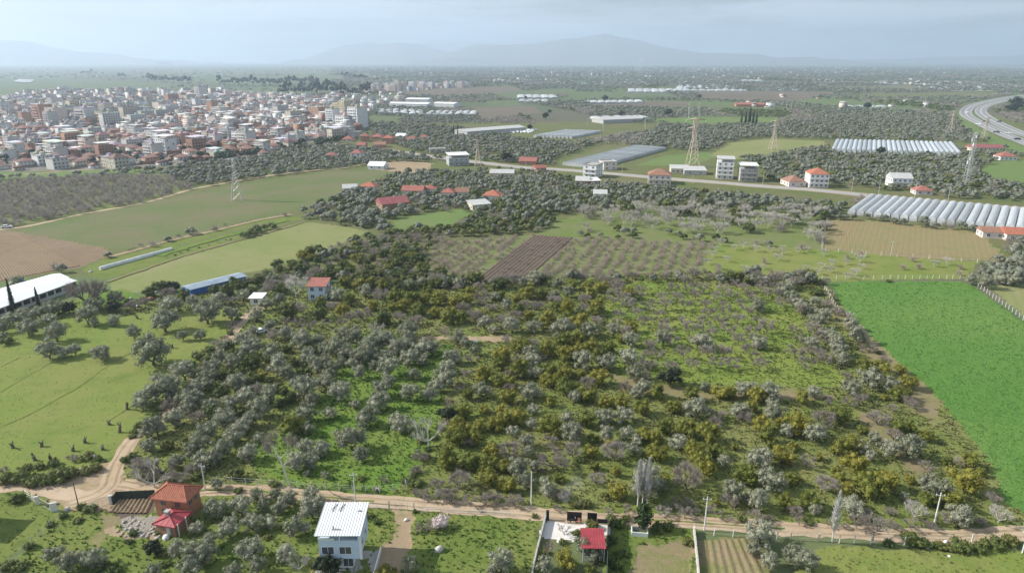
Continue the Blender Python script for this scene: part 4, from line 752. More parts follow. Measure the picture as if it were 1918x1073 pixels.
def scatter(poly, sp, mix, size=(3.5, 6), rowdir=None, keep=1.0, seed=0, jit=.38):
    """trees over a parcel outlined as in the photo, at sp metres, in rows when rowdir is given"""
    g = np.random.default_rng(seed + 77); pw = np.array([P(*p)[:2] for p in poly]); c, s_ = math.cos(rowdir or .4), math.sin(rowdir or .4)
    u = pw[:, 0] * c + pw[:, 1] * s_; v = -pw[:, 0] * s_ + pw[:, 1] * c
    spv = sp if not isinstance(sp, tuple) else sp[1]; spu = sp if not isinstance(sp, tuple) else sp[0]
    U, Vv = np.meshgrid(np.arange(u.min(), u.max(), spu), np.arange(v.min(), v.max(), spv)); U, Vv = U.ravel(), Vv.ravel()
    j = jit if rowdir is None else .2
    U = U + g.uniform(-j, j, len(U)) * spu; Vv = Vv + g.uniform(-j, j, len(U)) * spv
    x = U * c - Vv * s_; y = U * s_ + Vv * c; k = inpoly(x, y, [tuple(p) for p in pw]) & (g.random(len(x)) < keep); x, y = x[k], y[k]
    ks = list(mix); pr = np.array([mix[a] for a in ks], float); ch = g.choice(len(ks), len(x), p=pr / pr.sum())
    return [(float(a), float(b), float(g.uniform(*size)), ks[i]) for a, b, i in zip(x, y, ch)]
OL = {'olive': 1}; MIX = {'olive': .62, 'darkcitrus': .16, 'citrus': .08, 'bare': .14}; SCR = {'darkcitrus': .46, 'bare': .28, 'olive': .10, 'citrus': .06}
mid = []
for a in [
 ([(520, 505), (600, 470), (700, 440), (770, 432), (850, 446), (815, 456), (788, 503), (880, 530), (960, 527), (960, 545), (700, 548), (600, 540), (560, 528), (470, 545), (440, 540), (470, 515)], 4.6, SCR, (3.2, 5.6), None, .92),
 ([(640, 366), (760, 325), (800, 322), (1000, 335), (1200, 350), (1540, 384), (1592, 390), (1560, 408), (1200, 382), (1080, 402), (1000, 408), (900, 410), (880, 398), (800, 398), (735, 412), (734, 436), (690, 440), (690, 432), (640, 423), (580, 412), (580, 396)], 5.6, {'olive': .78, 'darkcitrus': .12, 'bare': .1}, (4, 6.4), None, .9),
 ([(870, 420), (900, 395), (1000, 385), (1040, 400), (1030, 430), (960, 442), (850, 446), (790, 436)], 5.0, {'darkcitrus': .75, 'olive': .12, 'bare': .13}, (3.4, 5.5), None, .92),
 ([(1230, 386), (1300, 388), (1300, 398), (1420, 398), (1410, 410), (1230, 404)], 5.5, {'darkcitrus': .6, 'olive': .4}, (4, 5.6), None, .9),
 ([(1080, 404), (1200, 384), (1400, 400), (1530, 400), (1552, 424), (1530, 462), (1490, 440), (1300, 440), (1180, 428), (1090, 436)], 5.8, {'pale': .85, 'bare': .12, 'darkcitrus': .03}, (5.5, 8.5), None, .55),
 ([(1060, 436), (1180, 432), (1330, 446), (1530, 462), (1530, 470), (1340, 456), (1075, 446)], 6.5, {'darkcitrus': .4, 'bare': .35, 'olive': .25}, (3, 5), None, .5),
 ([(815, 457), (985, 443), (880, 526), (792, 503)], (4.6, 2.0), {'pink': 1}, (2.3, 3.4), ang((1000, 440), (884, 530)) - R(90), .85),
 ([(1078, 447), (1338, 457), (1310, 506), (1250, 520), (1000, 522)], (5.2, 2.0), {'pink': 1}, (2.2, 3.2), ang((1123, 450), (1082, 497)) - R(90), .9),
 ([(900, 527), (995, 443), (1070, 447), (985, 524)], (5.5, 4.4), {'pink': 1}, (1.8, 2.6), ang((1000, 440), (884, 530)) - R(90), .6),
 ([(1345, 460), (1540, 470), (1700, 486), (1825, 494), (1805, 518), (1540, 524), (1320, 508)], (7.5, 7), {'pale': .7, 'pink': .3}, (3, 4.6), R(20), .6),
 ([(880, 528), (1000, 522), (1250, 518), (1330, 510), (1545, 526), (1545, 538), (1460, 540), (1200, 530), (960, 540)], 5.0, {'bare': .5, 'olive': .32, 'darkcitrus': .18}, (3.5, 6), None, .8),
 ([(1550, 405), (1600, 408), (1700, 418), (1838, 432), (1835, 438), (1700, 424), (1600, 415), (1550, 413)], 5.5, {'olive': .8, 'bare': .2}, (4.0, 5.5), None, .8),
 ([(1530, 400), (1552, 405), (1548, 470), (1535, 470)], 5.0, {'bare': .6, 'darkcitrus': .4}, (4, 6), None, .9),
 ([(1815, 505), (1850, 490), (1925, 495), (1925, 532), (1850, 533)], 6.0, {'olive': .85, 'darkcitrus': .15}, (5, 7.5), None, .75),
 ([(1870, 445), (1925, 455), (1925, 495), (1885, 490)], 6.0, {'olive': .6, 'bare': .4}, (4.5, 7), None, .8),
 ([(-20, 430), (20, 425), (270, 380), (368, 352), (330, 335), (180, 330), (40, 338), (-60, 352)], 5.0, {'bare': 1}, (4.6, 6.6), None, .95),
 ([(-20, 350), (60, 335), (180, 332), (330, 334), (345, 325), (250, 318), (100, 326), (-20, 338)], 6.5, OL, (4, 6.5), None, .45),
 ([(300, 322), (345, 312), (470, 300), (560, 276), (640, 274), (740, 286), (830, 300), (830, 306), (740, 302), (690, 312), (600, 320), (530, 328), (375, 351), (335, 340)], 6.0, OL, (4.5, 6.6), None, .88),
 ([(840, 322), (950, 316), (1060, 330), (1100, 345), (1000, 345), (800, 322)], 6.5, {'olive': .6, 'darkcitrus': .4}, (4, 6), None, .7),
 ([(690, 232), (860, 240), (980, 262), (1040, 268), (1130, 268), (1040, 300), (1040, 312), (900, 302), (800, 290), (700, 262)], 6.5, {'olive': .85, 'darkcitrus': .09, 'bare': .06}, (4.5, 7), None, .88),
 ([(1130, 262), (1220, 246), (1240, 234), (1330, 236), (1460, 234), (1560, 262), (1440, 258), (1365, 266), (1330, 285), (1250, 280), (1190, 274)], 7, {'olive': .9, 'bare': .1}, (4.5, 7), None, .9),
 ([(1060, 268), (1190, 250), (1230, 262), (1200, 274)], 6.5, {'bare': .8, 'pale': .2}, (5, 7), None, .8),
 ([(1380, 300), (1440, 292), (1556, 276), (1562, 290), (1800, 296), (1835, 318), (1850, 340), (1925, 350), (1925, 378), (1800, 374), (1700, 362), (1600, 350), (1540, 348), (1430, 338), (1420, 310)], 6.2, {'olive': .8, 'darkcitrus': .12, 'bare': .08}, (4.5, 7), None, .88),
 ([(1800, 276), (1870, 276), (1925, 298), (1870, 302), (1830, 318), (1800, 296)], 8, OL, (4.5, 7), None, .6),
 ([(1458, 234), (1560, 218), (1785, 212), (1800, 238), (1850, 266), (1800, 268), (1560, 262)], 7.5, {'olive': .72, 'bare': .2, 'darkcitrus': .08}, (4.5, 7.5), None, .88),
 ([(1600, 402), (1590, 380), (1630, 368), (1640, 372)], 5, {'bare': 1}, (4, 6), None, .9),
 ([(200, 470), (270, 462), (340, 443), (400, 430), (545, 402), (570, 392), (580, 396), (545, 406), (400, 434), (340, 448), (270, 468), (210, 478)], 9.0, {'olive': .8, 'bare': .2}, (3.2, 5.5), None, .55),
 ([(455, 440), (510, 425), (520, 428), (450, 450)], 4.0, {'darkcitrus': 1}, (3.2, 4.2), None, .95),
 ([(0, 528), (100, 505), (210, 478), (215, 485), (140, 505), (0, 545)], 6, {'bare': .5, 'olive': .5}, (3, 5), None, .6),
 ([(140, 545), (250, 548), (330, 538), (345, 560), (300, 575), (150, 585)], 9, {'olive': .6, 'bare': .4}, (3, 5), None, .3),
] + [([(1150, 537), (1465, 545), (1500, 590), (1572, 700), (1560, 715), (1200, 712), (1160, 690)], (6.3, 8.0), {'sparse': 1}, (4.0, 5.2), R(3), .85)]: mid += scatter(*a, seed=len(mid))
def clear_of(x, y):
    ok = True
    for bx, by, r in KEEPOUT:
        if (bx - x) ** 2 + (by - y) ** 2 < r * r: return False
    return True
KEEPOUT = []
MWA, MWB = (np.array(poly_of(l_)) for l_ in (MW1, MW2))
def plant_mid():
    road = np.array([[p.x, p.y] for p in road_pts]); xs = np.array([m_[0] for m_ in mid]); ys = np.array([m_[1] for m_ in mid])
    dr = dist_line(xs, ys, road[::4])
    items = [m_ for m_, d in zip(mid, dr) if d > 8 and clear_of(m_[0], m_[1])]
    mw = np.minimum(dist_line(np.array([i_[0] for i_ in items]), np.array([i_[1] for i_ in items]), MWA), dist_line(np.array([i_[0] for i_ in items]), np.array([i_[1] for i_ in items]), MWB))
    items = [i_ for i_, q_ in zip(items, mw) if q_ > 15]
    items.sort(key=lambda m_: m_[1]); stuff = {}
    lim = {'olive_tree': 300, 'citrus_tree': 300, 'bare_tree': 300, 'pale_bare_tree': 150}
    for x, y, w, k in items:
        nme = DESC[k][0]
        if COUNT.get(nme, 0) < lim[nme]:
            px, py, _ = proj(x, y, 0); px2, py2, _ = proj(x, y, w * .5)
            if 0 < px < 1918:
                sz = LOOK[k][0 if w < 3.6 else 1 if w < 6.2 else 2]; lb = "%s %s, %s" % (sz, zone(px2, py2), where(px2, py2)); lb = uniq(lb[0].upper() + lb[1:])
                pr = PROTO[k]; t, c = random.choice(pr)
                r = thing(nme, lb[0].upper() + lb[1:], DESC[k][1], (x, y, 0), random.uniform(0, 6.28), {'olive': "olive trees of the groves", 'citrus': "citrus trees of the orchard", 'darkcitrus': "citrus trees of the orchard", 'pale': "pale bare trees"}.get(k, "bare brown winter trees"), w)
                link("trunk", t, r); link("crown", c, r); COUNT[nme] = COUNT.get(nme, 0) + 1; continue
        stuff.setdefault(k, []).append((x, y, w))
    return stuff
def mass(name, pts, protos, mat, seed, hs=(.85, 1.15)):
    """many small trees joined as one woodland"""
    g = np.random.default_rng(seed); V, Q, T, A = [], [], [], []; n = 0; pts = np.array(pts); which = g.integers(len(protos), size=len(pts))
    for i, (pv, pq, pt) in enumerate(protos):
        p = pts[which == i]
        if not len(p): continue
        a = g.uniform(0, 6.28, len(p)); c, s_ = np.cos(a), np.sin(a); h = g.uniform(*hs, len(p)); w = p[:, 2]
        x = (pv[None, :, 0] * c[:, None] - pv[None, :, 1] * s_[:, None]) * w[:, None] + p[:, 0:1]; y = (pv[None, :, 0] * s_[:, None] + pv[None, :, 1] * c[:, None]) * w[:, None] + p[:, 1:2]
        z = pv[None, :, 2] * (w * h)[:, None]; v = np.stack([x, y, z], -1).reshape(-1, 3); off = n + np.arange(len(p))[:, None, None] * len(pv)
        V.append(v); A.append(np.repeat(g.random(len(p)), len(pv)))
        if pq is not None: Q.append((pq[None] + off).reshape(-1, 4))
        if pt is not None: T.append((pt[None] + off).reshape(-1, 3))
        n += len(v)
    me = mesh_np(name, np.concatenate(V), np.concatenate(Q) if Q else None, np.concatenate(T) if T else None, mat, attr=np.concatenate(A))
    return struct(link(name, me), 'stuff')
NAMES = {'olive': "olive_woodland", 'citrus': "citrus_thicket", 'darkcitrus': "citrus_thicket", 'bare': "bare_woodland", 'sparse': "bare_woodland", 'pink': "pink_orchard_shrubbery", 'pale': "pale_bare_woodland"}
MATK = {'olive': 'oliveshade', 'citrus': 'citrus', 'darkcitrus': 'darkcitrus', 'bare': 'twig', 'sparse': 'twig', 'pink': 'pink', 'pale': 'paletwig'}
def plant_masses():
    for k, pts in plant_mid().items():
        a = [p for p in pts if p[1] < 420]; b = [p for p in pts if p[1] >= 420]
        if a: mass(NAMES[k], a, LOD[k][0], M[MATK[k]], 5)
        if b: mass(NAMES[k], b, LOD[k][1], M[MATK[k]], 6)
    # the far plain: trees and hedges getting coarser with distance, in parcels
    g = np.random.default_rng(91); out = {'olive': [], 'bare': [], 'darkcitrus': []}; r = 560.0
    fieldlike = [i for i, p in enumerate(PARC) if p[0] in ("field", "town_ground", "verge", "ploughed_field")]
    while r < 9000:
        s = max(7.0, r * .0088); th_ = np.arange(-R(41), R(41), s / r); th_ = th_ + g.uniform(-.4, .4, len(th_)) * s / r; rj = r + g.uniform(-.45, .45, len(th_)) * s
        x = rj * np.sin(th_); y = rj * np.cos(th_); c = cls(x, y); px = x / (y * cp + H * sp) * FPX + 959; py = 536.5 - (y * sp - H * cp) / (y * cp + H * sp) * FPX
        q = vnoise(x + y * .3, y * .6, 1 / 130.0, 41); q2 = vnoise(x, y, 1 / 340.0, 42); kind = vnoise(x - y * .2, y * .7, 1 / 160.0, 43)
        keep = (q + q2 * .8 > .63) & ~np.isin(c, fieldlike) & (py < 262) & ~((py > 232) & (px > 690) & (px < 1925))
        keep &= (px > 600) | (py < 180) | (g.random(len(x)) < .15); keep &= ~((px < 620) & (py > 118) & (py < 178)) | (g.random(len(x)) < .10)
        keep &= (g.random(len(x)) < .85) & (np.minimum(dist_line(x, y, MWA), dist_line(x, y, MWB)) > 20)
        for a, b, k in zip(x[keep], y[keep], kind[keep]):
            w = s * g.uniform(.55, .95) * (1.15 if r < 1500 else 1)
            w = min(w, 16 + g.uniform(0, 8)); out['olive' if k < .60 else 'bare' if k < .78 else 'darkcitrus'].append((a, b, max(w, 4.0)))
        r *= 1 + s / r * .95
    for k, p in out.items():
        mass(NAMES[k], p, LOD[k][1] if k == 'bare' else FARLOD, M[MATK[k]], 7, (.55, .8))
    # tall dark windbreaks and single big trees far out on the plain
    wb = []
    for (x0, y0, x1, y1, n) in [(275, 154, 355, 158, 22), (410, 160, 530, 162, 30), (520, 163, 600, 158, 14), (222, 147, 236, 147, 4), (150, 140, 175, 138, 5), (640, 148, 690, 152, 10), (520, 178, 690, 182, 34), (560, 172, 640, 170, 14)]:
        for i in range(n):
            t = (i + random.random()) / n; x, y, _ = P(x0 + (x1 - x0) * t, y0 + (y1 - y0) * t + random.uniform(-.5, .5)); wb.append((x, y, random.uniform(14, 26)))
    mass("windbreak_treeline", wb, [lump_proto(80 + s, 4, .6, .6, 0) for s in range(4)], M['ever'], 8, (.9, 1.4))
    for i, (px, py, wpx) in enumerate([(382, 172, 8), (287, 172, 7), (345, 176, 8), (460, 205, 9), (400, 248, 14), (452, 252, 14), (618, 230, 14), (300, 185, 7), (1022, 216, 14), (1030, 208, 8), (985, 182, 6), (1133, 183, 11), (1252, 210, 15), (948, 293, 20), (992, 238, 12), (1650, 282, 18), (1625, 198, 14), (1700, 208, 8), (1905, 190, 26), (1895, 200, 18), (560, 200, 8), (480, 232, 10), (515, 244, 10), (735, 230, 8), (1165, 212, 12), (1310, 180, 8), (1740, 288, 14)]):
        tree('ever', px, py, wpx, "Solitary round dark tree beyond the main road, %s" % where(px, py), "round dark trees beyond the road")
def tufts():
    """weeds and grass clumps in the near groves and plots, nobody could count them"""
    g = np.random.default_rng(5); sel = {'scrub_floor': (1.1, (.12, .40)), 'grove_grass': (.9, (.16, .42)), 'orchard_grass': (.9, (.12, .34)), 'meadow': (.25, (.06, .14)), 'garden': (.9, (.15, .42)), 'plot': (.9, (.15, .4)), 'grass_plot': (.5, (.1, .25)), 'lower_field': (.6, (.1, .28)), 'clover_field': (1.3, (.07, .17))}
    names = np.array([p[0] for p in PARC]); rd = np.hypot(fx, fy); area = (rd * (TH1 - TH0) / NT) * rd * .0044
    pr = np.zeros(len(fx))
    for k, (dn, _) in sel.items():
        m_ = np.isin(fc, np.nonzero(names == k)[0]) & (rd < 330); pr[m_] = dn * area[m_] * np.minimum(1, (170 / rd[m_]) ** 2)
    gp = np.ones(len(fx)) * 9; kk = np.nonzero(pr > 0)[0]; gp[kk] = road_gap(fx[kk], fy[kk]); pr[gp < .3] = 0; pr *= 1.6
    n = g.poisson(pr * 1.2); k = np.repeat(np.arange(len(fx)), n); cs = (rd[k] * .0044); x = fx[k] + g.uniform(-.6, .6, len(k)) * cs; y = fy[k] + g.uniform(-.6, .6, len(k)) * cs
    z = gz[quads[k, 0]]; rel = {'grove_grass': 'w1', 'scrub_floor': 'w2', 'orchard_grass': 'w3', 'meadow': 'w3', 'garden': 'w1', 'plot': 'w1', 'grass_plot': 'w3', 'lower_field': 'w3', 'clover_field': 'w4'}
    mats = {'w1': leafmat("lush_weeds", (.065, .145, .018), (.125, .20, .035), .3), 'w2': leafmat("dry_weeds", (.10, .135, .03), (.23, .19, .09), .2), 'w3': leafmat("meadow_tufts", (.13, .185, .03), (.21, .21, .06), .3), 'w4': leafmat("clover_tufts", (.062, .20, .035), (.095, .26, .05), .3)}
    own = names[fc[k]]; print("tufts", len(k))
    for mk, mt in mats.items():
        m_ = np.isin(own, [a for a, b in rel.items() if b == mk]); nn = int(m_.sum())
        if not nn: continue
        lo = np.array([sel[a][1][0] for a in own[m_]]); hi = np.array([sel[a][1][1] for a in own[m_]]); s = g.uniform(lo, hi) * np.clip(rd[k][m_] / 130, 1, 2.0)
        X, Y, Z = x[m_], y[m_], z[m_]; V = []
        for j in range(4):
            a = g.uniform(0, 6.28, nn); dx, dy = np.cos(a) * s, np.sin(a) * s; tz = s * g.uniform(.5, 1.1, nn)
            b = np.stack([X - dy * .55, Y + dx * .55, Z - .03], -1); c = np.stack([X + dy * .55, Y - dx * .55, Z - .03], -1); e = np.stack([X + dx * .8, Y + dy * .8, Z + tz], -1)
            V.append(np.stack([b, c, e], 1))
        V = np.concatenate(V).reshape(-1, 3); rnd = np.repeat(np.tile(g.random(nn), 4), 3)
        struct(link("grass", mesh_np("grass", V, None, np.arange(len(V)).reshape(-1, 3), mt, attr=rnd)), 'stuff')
# ---------------------------------------------------------------- building materials
B = {}
B['white'] = plain("white_plaster", (.72, .72, .70), .8, .08, .6); B['blue'] = plain("pale_plaster_shade_blue", (.55, .65, .78), .8, .06, .6)  # second plaster: pale blue-white, with the blue of sky-lit shade added to it
B['cream'] = plain("cream_plaster", (.62, .55, .43), .85, .12, .5); B['grey'] = plain("grey_plaster", (.42, .42, .41), .85, .12, .5)
B['pinkw'] = plain("pinkish_plaster", (.68, .60, .56), .85, .08, .5); B['conc'] = plain("raw_concrete", (.40, .38, .35), .9, .2, .8)
B['brick'] = plain("orange_hollow_brick", (.42, .20, .125), .9, .2, 1.2); B['brickd'] = plain("brown_brick", (.33, .185, .12), .9, .2, 1.0)
B['tile'] = plain("orange_roof_tiles", (.41, .150, .092), .8, .32, 1.6); B['tilered'] = plain("red_roof_tiles", (.34, .13, .10), .75, .3, .9); B['tileold'] = plain("old_brown_tiles", (.30, .16, .11), .85, .25, .7)
B['seam'] = plain("pale_roof_seam", (.58, .585, .59), .5, .1, .8); B['tunnel'] = plain("white_tunnel_plastic", (.74, .75, .74), .4, .15, .3); B['oldred'] = plain("faded_red_sheet", (.32, .105, .105), .6, .25, .5); B['redsheet'] = plain("red_painted_sheet", (.36, .048, .058), .55, .28, .8, .5); B['whitesheet'] = plain("white_painted_sheet", (.80, .80, .79), .5, .04, .6, .4)
B['greysheet'] = plain("weathered_grey_sheet", (.50, .49, .47), .6, .2, .5); B['glass'] = plain("window_glass", (.085, .095, .11), .12, .2, 1, .6)
B['frame'] = plain("white_window_frame", (.80, .80, .80), .5, .05); B['dark'] = plain("shade_and_cable_black", (.035, .035, .035), .9, .2)
B['plastic'] = plain("greenhouse_plastic", (.54, .57, .59), .28, .26, .35, .5, rndv=.32); B['plasticold'] = plain("dusty_greenhouse_plastic", (.52, .53, .52), .5, .3, .2, .3, rndv=.25)
B['bluetarp'] = plain("blue_tarpaulin", (.03, .13, .46), .5, .25, .5, .4); B['bluesheet'] = plain("faded_blue_grey_sheet", (.30, .36, .42), .5, .3, .25)
B['steel'] = plain("galvanised_steel", (.58, .57, .56), .5, .12, metal=.3); B['ruststeel'] = plain("ochre_pylon_steel", (.60, .50, .40), .7, .15); B['pole'] = plain("pale_concrete_pole", (.66, .64, .60), .85, .08, 1.5)
B['woodpole'] = plain("tarred_wood_pole", (.10, .08, .06), .9, .2, 2); B['black'] = plain("black_sheet_metal", (.018, .018, .02), .5, .2); B['netting'] = plain("dark_green_fence_netting", (.05, .065, .05), .9, .25, 1.0)
B['wall'] = plain("objcol_plaster", (1, 1, 1), .85, .14, .25, objcol=True); B['roofc'] = plain("objcol_roof", (1, 1, 1), .8, .18, .35, objcol=True)
B['debris'] = plain("grey_broken_masonry", (.36, .335, .30), .9, .3, 1.5); B['stone'] = plain("pale_stone_blocks", (.52, .49, .45), .9, .2, 1.2); B['rubber'] = plain("black_rubber", (.02, .02, .02), .8, .1); B['carpaint'] = plain("white_car_paint", (.78, .78, .78), .25, .03, 1, .6)
def window_mesh(w, h):
    m = MB(); m.box(-w / 2, w / 2, -.03, .03, -h / 2, h / 2); a = m.mesh("window", B['glass'])
    f = MB(); t = .09
    for x0, x1, z0, z1 in ((-w / 2 - t, -w / 2, -h / 2 - t, h / 2 + t), (w / 2, w / 2 + t, -h / 2 - t, h / 2 + t), (-w / 2, w / 2, h / 2, h / 2 + t), (-w / 2, w / 2, -h / 2 - t, -h / 2)): f.box(x0, x1, -.06, .06, z0, z1)
    f.box(-.03, .03, -.045, .045, -h / 2, h / 2)
    return a, f.mesh("frame", B['frame'])
WIN = {k: window_mesh(*k) for k in ((1.3, 1.3), (1.0, 1.2), (1.9, 1.35), (1.6, 1.5), (2.4, 1.6))}
def add_window(parent, x, y, z, rz, k=(1.3, 1.3), frame=True, name="window"):
    a, f = WIN[k]; o = link(name, a, parent, (x, y, z), rz)
    if frame: link("frame", f, o)
    return o
def roof_mesh(w, d, z, kind, ov=.45, rise=None, t=.16):
    m = MB(); a, b = w / 2 + ov, d / 2 + ov
    if kind == 'hip':
        r = rise or min(a, b) * .52
        if a >= b: r0, r1 = (-(a - b), 0, z + r), (a - b, 0, z + r)
        else: r0, r1 = (0, -(b - a), z + r), (0, b - a, z + r)
        c = [(-a, -b, z), (a, -b, z), (a, b, z), (-a, b, z)]
        if a >= b: m.add(c + [r0, r1], [(0, 1, 5, 4), (1, 2, 5), (2, 3, 4, 5), (3, 0, 4)])
        else: m.add(c + [r0, r1], [(0, 1, 4), (1, 2, 5, 4), (2, 3, 5), (3, 0, 4, 5)])
        m.add([(p[0], p[1], z) for p in c] + [(p[0], p[1], z - t) for p in c], [(7, 6, 5, 4), (0, 4, 5, 1), (1, 5, 6, 2), (2, 6, 7, 3), (3, 7, 4, 0)])
    elif kind == 'gable':
        r = rise or b * .45
        m.add([(-a, -b, z), (a, -b, z), (a, 0, z + r), (-a, 0, z + r), (-a, b, z), (a, b, z)], [(0, 1, 2, 3), (3, 2, 5, 4), (1, 5, 2), (0, 3, 4), (0, 4, 5, 1)])
    elif kind == 'mono':
        r = rise or d * .12
        m.slab([(-a, -b, z + t), (a, -b, z + t), (a, b, z + r + t), (-a, b, z + r + t)], t)
    elif kind == 'flat':
        m.box(-a + ov * .5, a - ov * .5, -b + ov * .5, b - ov * .5, z, z + .25)
        for x0, x1, y0, y1 in ((-a + .2, a - .2, -b + .2, -b + .4), (-a + .2, a - .2, b - .4, b - .2), (-a + .2, -a + .4, -b + .4, b - .4), (a - .4, a - .2, -b + .4, b - .4)): m.box(x0, x1, y0, y1, z + .25, z + .75)
    elif kind == 'raised':   # metal canopy on posts above the terrace
        m.slab([(-a, -b, z + 2.3), (a, -b, z + 2.3), (a, b, z + 2.8), (-a, b, z + 2.8)], .14)
        for sx in (-1, 1):
            for sy in (-1, 1): m.box(sx * (w / 2 - .3) - .12, sx * (w / 2 - .3) + .12, sy * (d / 2 - .3) - .12, sy * (d / 2 - .3) + .12, z, z + 2.3)
    return m
def house(label, px0, px1, py, hpx=None, d=9.0, storeys=2, wall='white', roof='hip', rm='tilered', rz=0.0, name="house", cat="house", group=None, wins=2, sh=2.9, z=None, balc=False, xyw=None, rise=None):
    """a building whose front wall spans px0..px1 on the ground line py of the photo"""
    if xyw: x, y, w = xyw
    else:
        pm = (px0 + px1) / 2; x, y, _ = P(pm, py); w = (px1 - px0) / (FPX / proj(x, y)[2]); x += -math.sin(rz) * d / 2; y += math.cos(rz) * d / 2
    KEEPOUT.append((x, y, .62 * math.hypot(w, d) * .9 + 1.5))
    h = storeys * sh; t = thing(name, label, cat, (x, y, 0), rz, group)
    m = MB(); m.box(-w / 2, w / 2, -d / 2, d / 2, -.2, h); m.build("wall", B[wall], t)
    roof_mesh(w, d, h, roof, rise=rise).build("roof", B[rm], t)
    for s in range(storeys):
        zc = s * sh + 1.55
        n = max(1, int(w / (10 / 2 if not wins else max(2.6, w / max(wins, 1)))))
        for i in range(n):
            xx = (i + .5) / n * w - w / 2
            add_window(t, xx, -d / 2 - .01, zc, 0)
        k = max(1, int(d / 4))
        for sgn in (-1, 1):
            for i in range(k): add_window(t, sgn * (w / 2 + .01), (i + .5) / k * d - d / 2, zc, R(90))
        if balc and s:
            bm = MB(); bm.box(-w * .48, w * .48, -d / 2 - 1.3, -d / 2 - .005, s * sh - .15, s * sh); bm.box(-w * .48, w * .48, -d / 2 - 1.3, -d / 2 - 1.18, s * sh, s * sh + .9); bm.build("balcony", B[wall], t)
    return t
# ---------------------------------------------------------------- the near white house below the road
def white_house():
    z0, z1 = 7.6, 8.5; A = Vector(P(585, 1003, z0)); Bq = Vector(P(674.5, 1003, z0)); C = Vector(P(692, 939.6, z1)); D = Vector(P(611.6, 940, z1))
    ux = ((Bq - A) + (C - D)); ux.z = 0; w = ((Bq - A).length + (C - D).length) / 2; ux.normalize(); uy = Vector((-ux.y, ux.x, 0)); d = ((D - A).dot(uy) + (C - Bq).dot(uy)) / 2
    rz = math.atan2(ux.y, ux.x); mid_ = (A + Bq + C + D) / 4; o = Vector((mid_.x, mid_.y, 0)) ; KEEPOUT.append((o.x, o.y, 8))
    t = thing("house", "Two-storey pale blue-white house with a white ribbed metal roof, below the dirt road", "house", o, rz)
    a, b = w / 2 - .45, d / 2 - .5; m = MB(); m.box(-a, a, -b, b, 2.75, 6.3); m.build("wall", B['blue'], t)
    m = MB(); m.box(-a + .02, a - 1.5, -b + .9, b - .02, -.3, 2.747); m.build("lower_wall", B['white'], t)
    # open attic under the roof: back and side walls, front rail, posts
    m = MB(); m.box(-a, a, b - .2, b, 6.303, 8.05); m.box(-a, -a + .2, -b + 2.6, b - .203, 6.303, 7.9); m.box(a - .2, a, -b, b - .203, 6.303, 7.75); m.box(-a + .203, a - .203, -b + 2.6, -b + 2.8, 6.303, 7.7); m.build("attic_wall", B['blue'], t)
    m = MB(); m.box(-a, -a + 2.6, -b - .02, -b + .12, 6.303, 6.7); m.build("rail", B['white'], t)
    for x in (-a + .12, .35 - .2): 
        m = MB(); m.box(x - .09, x + .09, -b + .05, -b + .23, 6.303, 7.55); m.build("post", B['frame'], t)
    m = MB(); m.box(-.3, 1.1, -b + 1.2, -b + 2.0, 6.303, 7.3); m.build("cabinet", B['cream'], t)
    m = MB(); m.slab([(-w / 2, -d / 2, z0), (w / 2, -d / 2, z0), (w / 2, d / 2, z1), (-w / 2, d / 2, z1)], .12); rf = m.build("roof", B['whitesheet'], t)
    n = 17; rb = MB(); rb.bar((0, -d / 2, z0 + .02), (0, d / 2, z1 + .02), .05, 4); rbm = rb.mesh("rib", B['seam'])
    for i in range(n + 1): link("rib", rbm, rf, (-w / 2 + .06 + (w - .12) * i / n, 0, 0))
    for x in (-w * .27, -w * .10):
        m = MB(); zz = lambda y: z0 + (z1 - z0) * (y + d / 2) / d + .12; m.tube([(x + .3, d * .43, zz(d * .43)), (x - .1, d * .25, zz(d * .25)), (x + .05, d * .2, zz(d * .2)), (x + .5, d * .43, zz(d * .43))], [.04] * 4, 4); m.build("cable", B['dark'], rf)
    m = MB(); m.box(-w * .12 - .12, -w * .12 + .12, -d * .33, -d * .30, 7.7, 8.5); m.box(-w * .12 - .3, -w * .12 + 1.2, -d * .34, -d * .32, 7.75, 7.95); m.build("antenna_stand", B['greysheet'], rf)
    m = MB(); m.box(w * .3, w * .3 + .5, d * .2, d * .2 + .3, 8.2, 8.5); m.build("vent", B['greysheet'], rf)
    for x in (-a * .56, a * .30): add_window(t, x, -b - .01, 4.4, 0, (1.9, 1.35))
    add_window(t, a * .32, -b + .89, 1.3, 0, (1.6, 1.5)); add_window(t, -a * .4, -b + .89, 1.3, 0, (1.6, 1.5))
    for y in (-b * .35, b * .4): add_window(t, a + .01, y, 4.5, R(90), (1.0, 1.2)); add_window(t, -a - .01, y, 4.5, R(90), (1.3, 1.3))
    m = MB(); m.box(a, a + .35, -b - .02, -b + .25, 2.6, 7.4); m.build("downpipe", B['frame'], t)
    m = MB(); m.box(-a - 1.0, a + 2.2, -b - 2.6, b * .55, -.25, .12); m.build("terrace", B['conc'], t)
    m = MB(); m.box(a + 2.2, a + 2.4, -b - 2.6, b * .55, -.25, .95); m.build("parapet", B['white'], t)
    m = MB(); m.bar((-a - 1.6, -b - 2.4, .1), (-a - .2, -b * .2, 3.1), .12, 4); m.build("stair_beam", B['brickd'], t)
white_house()
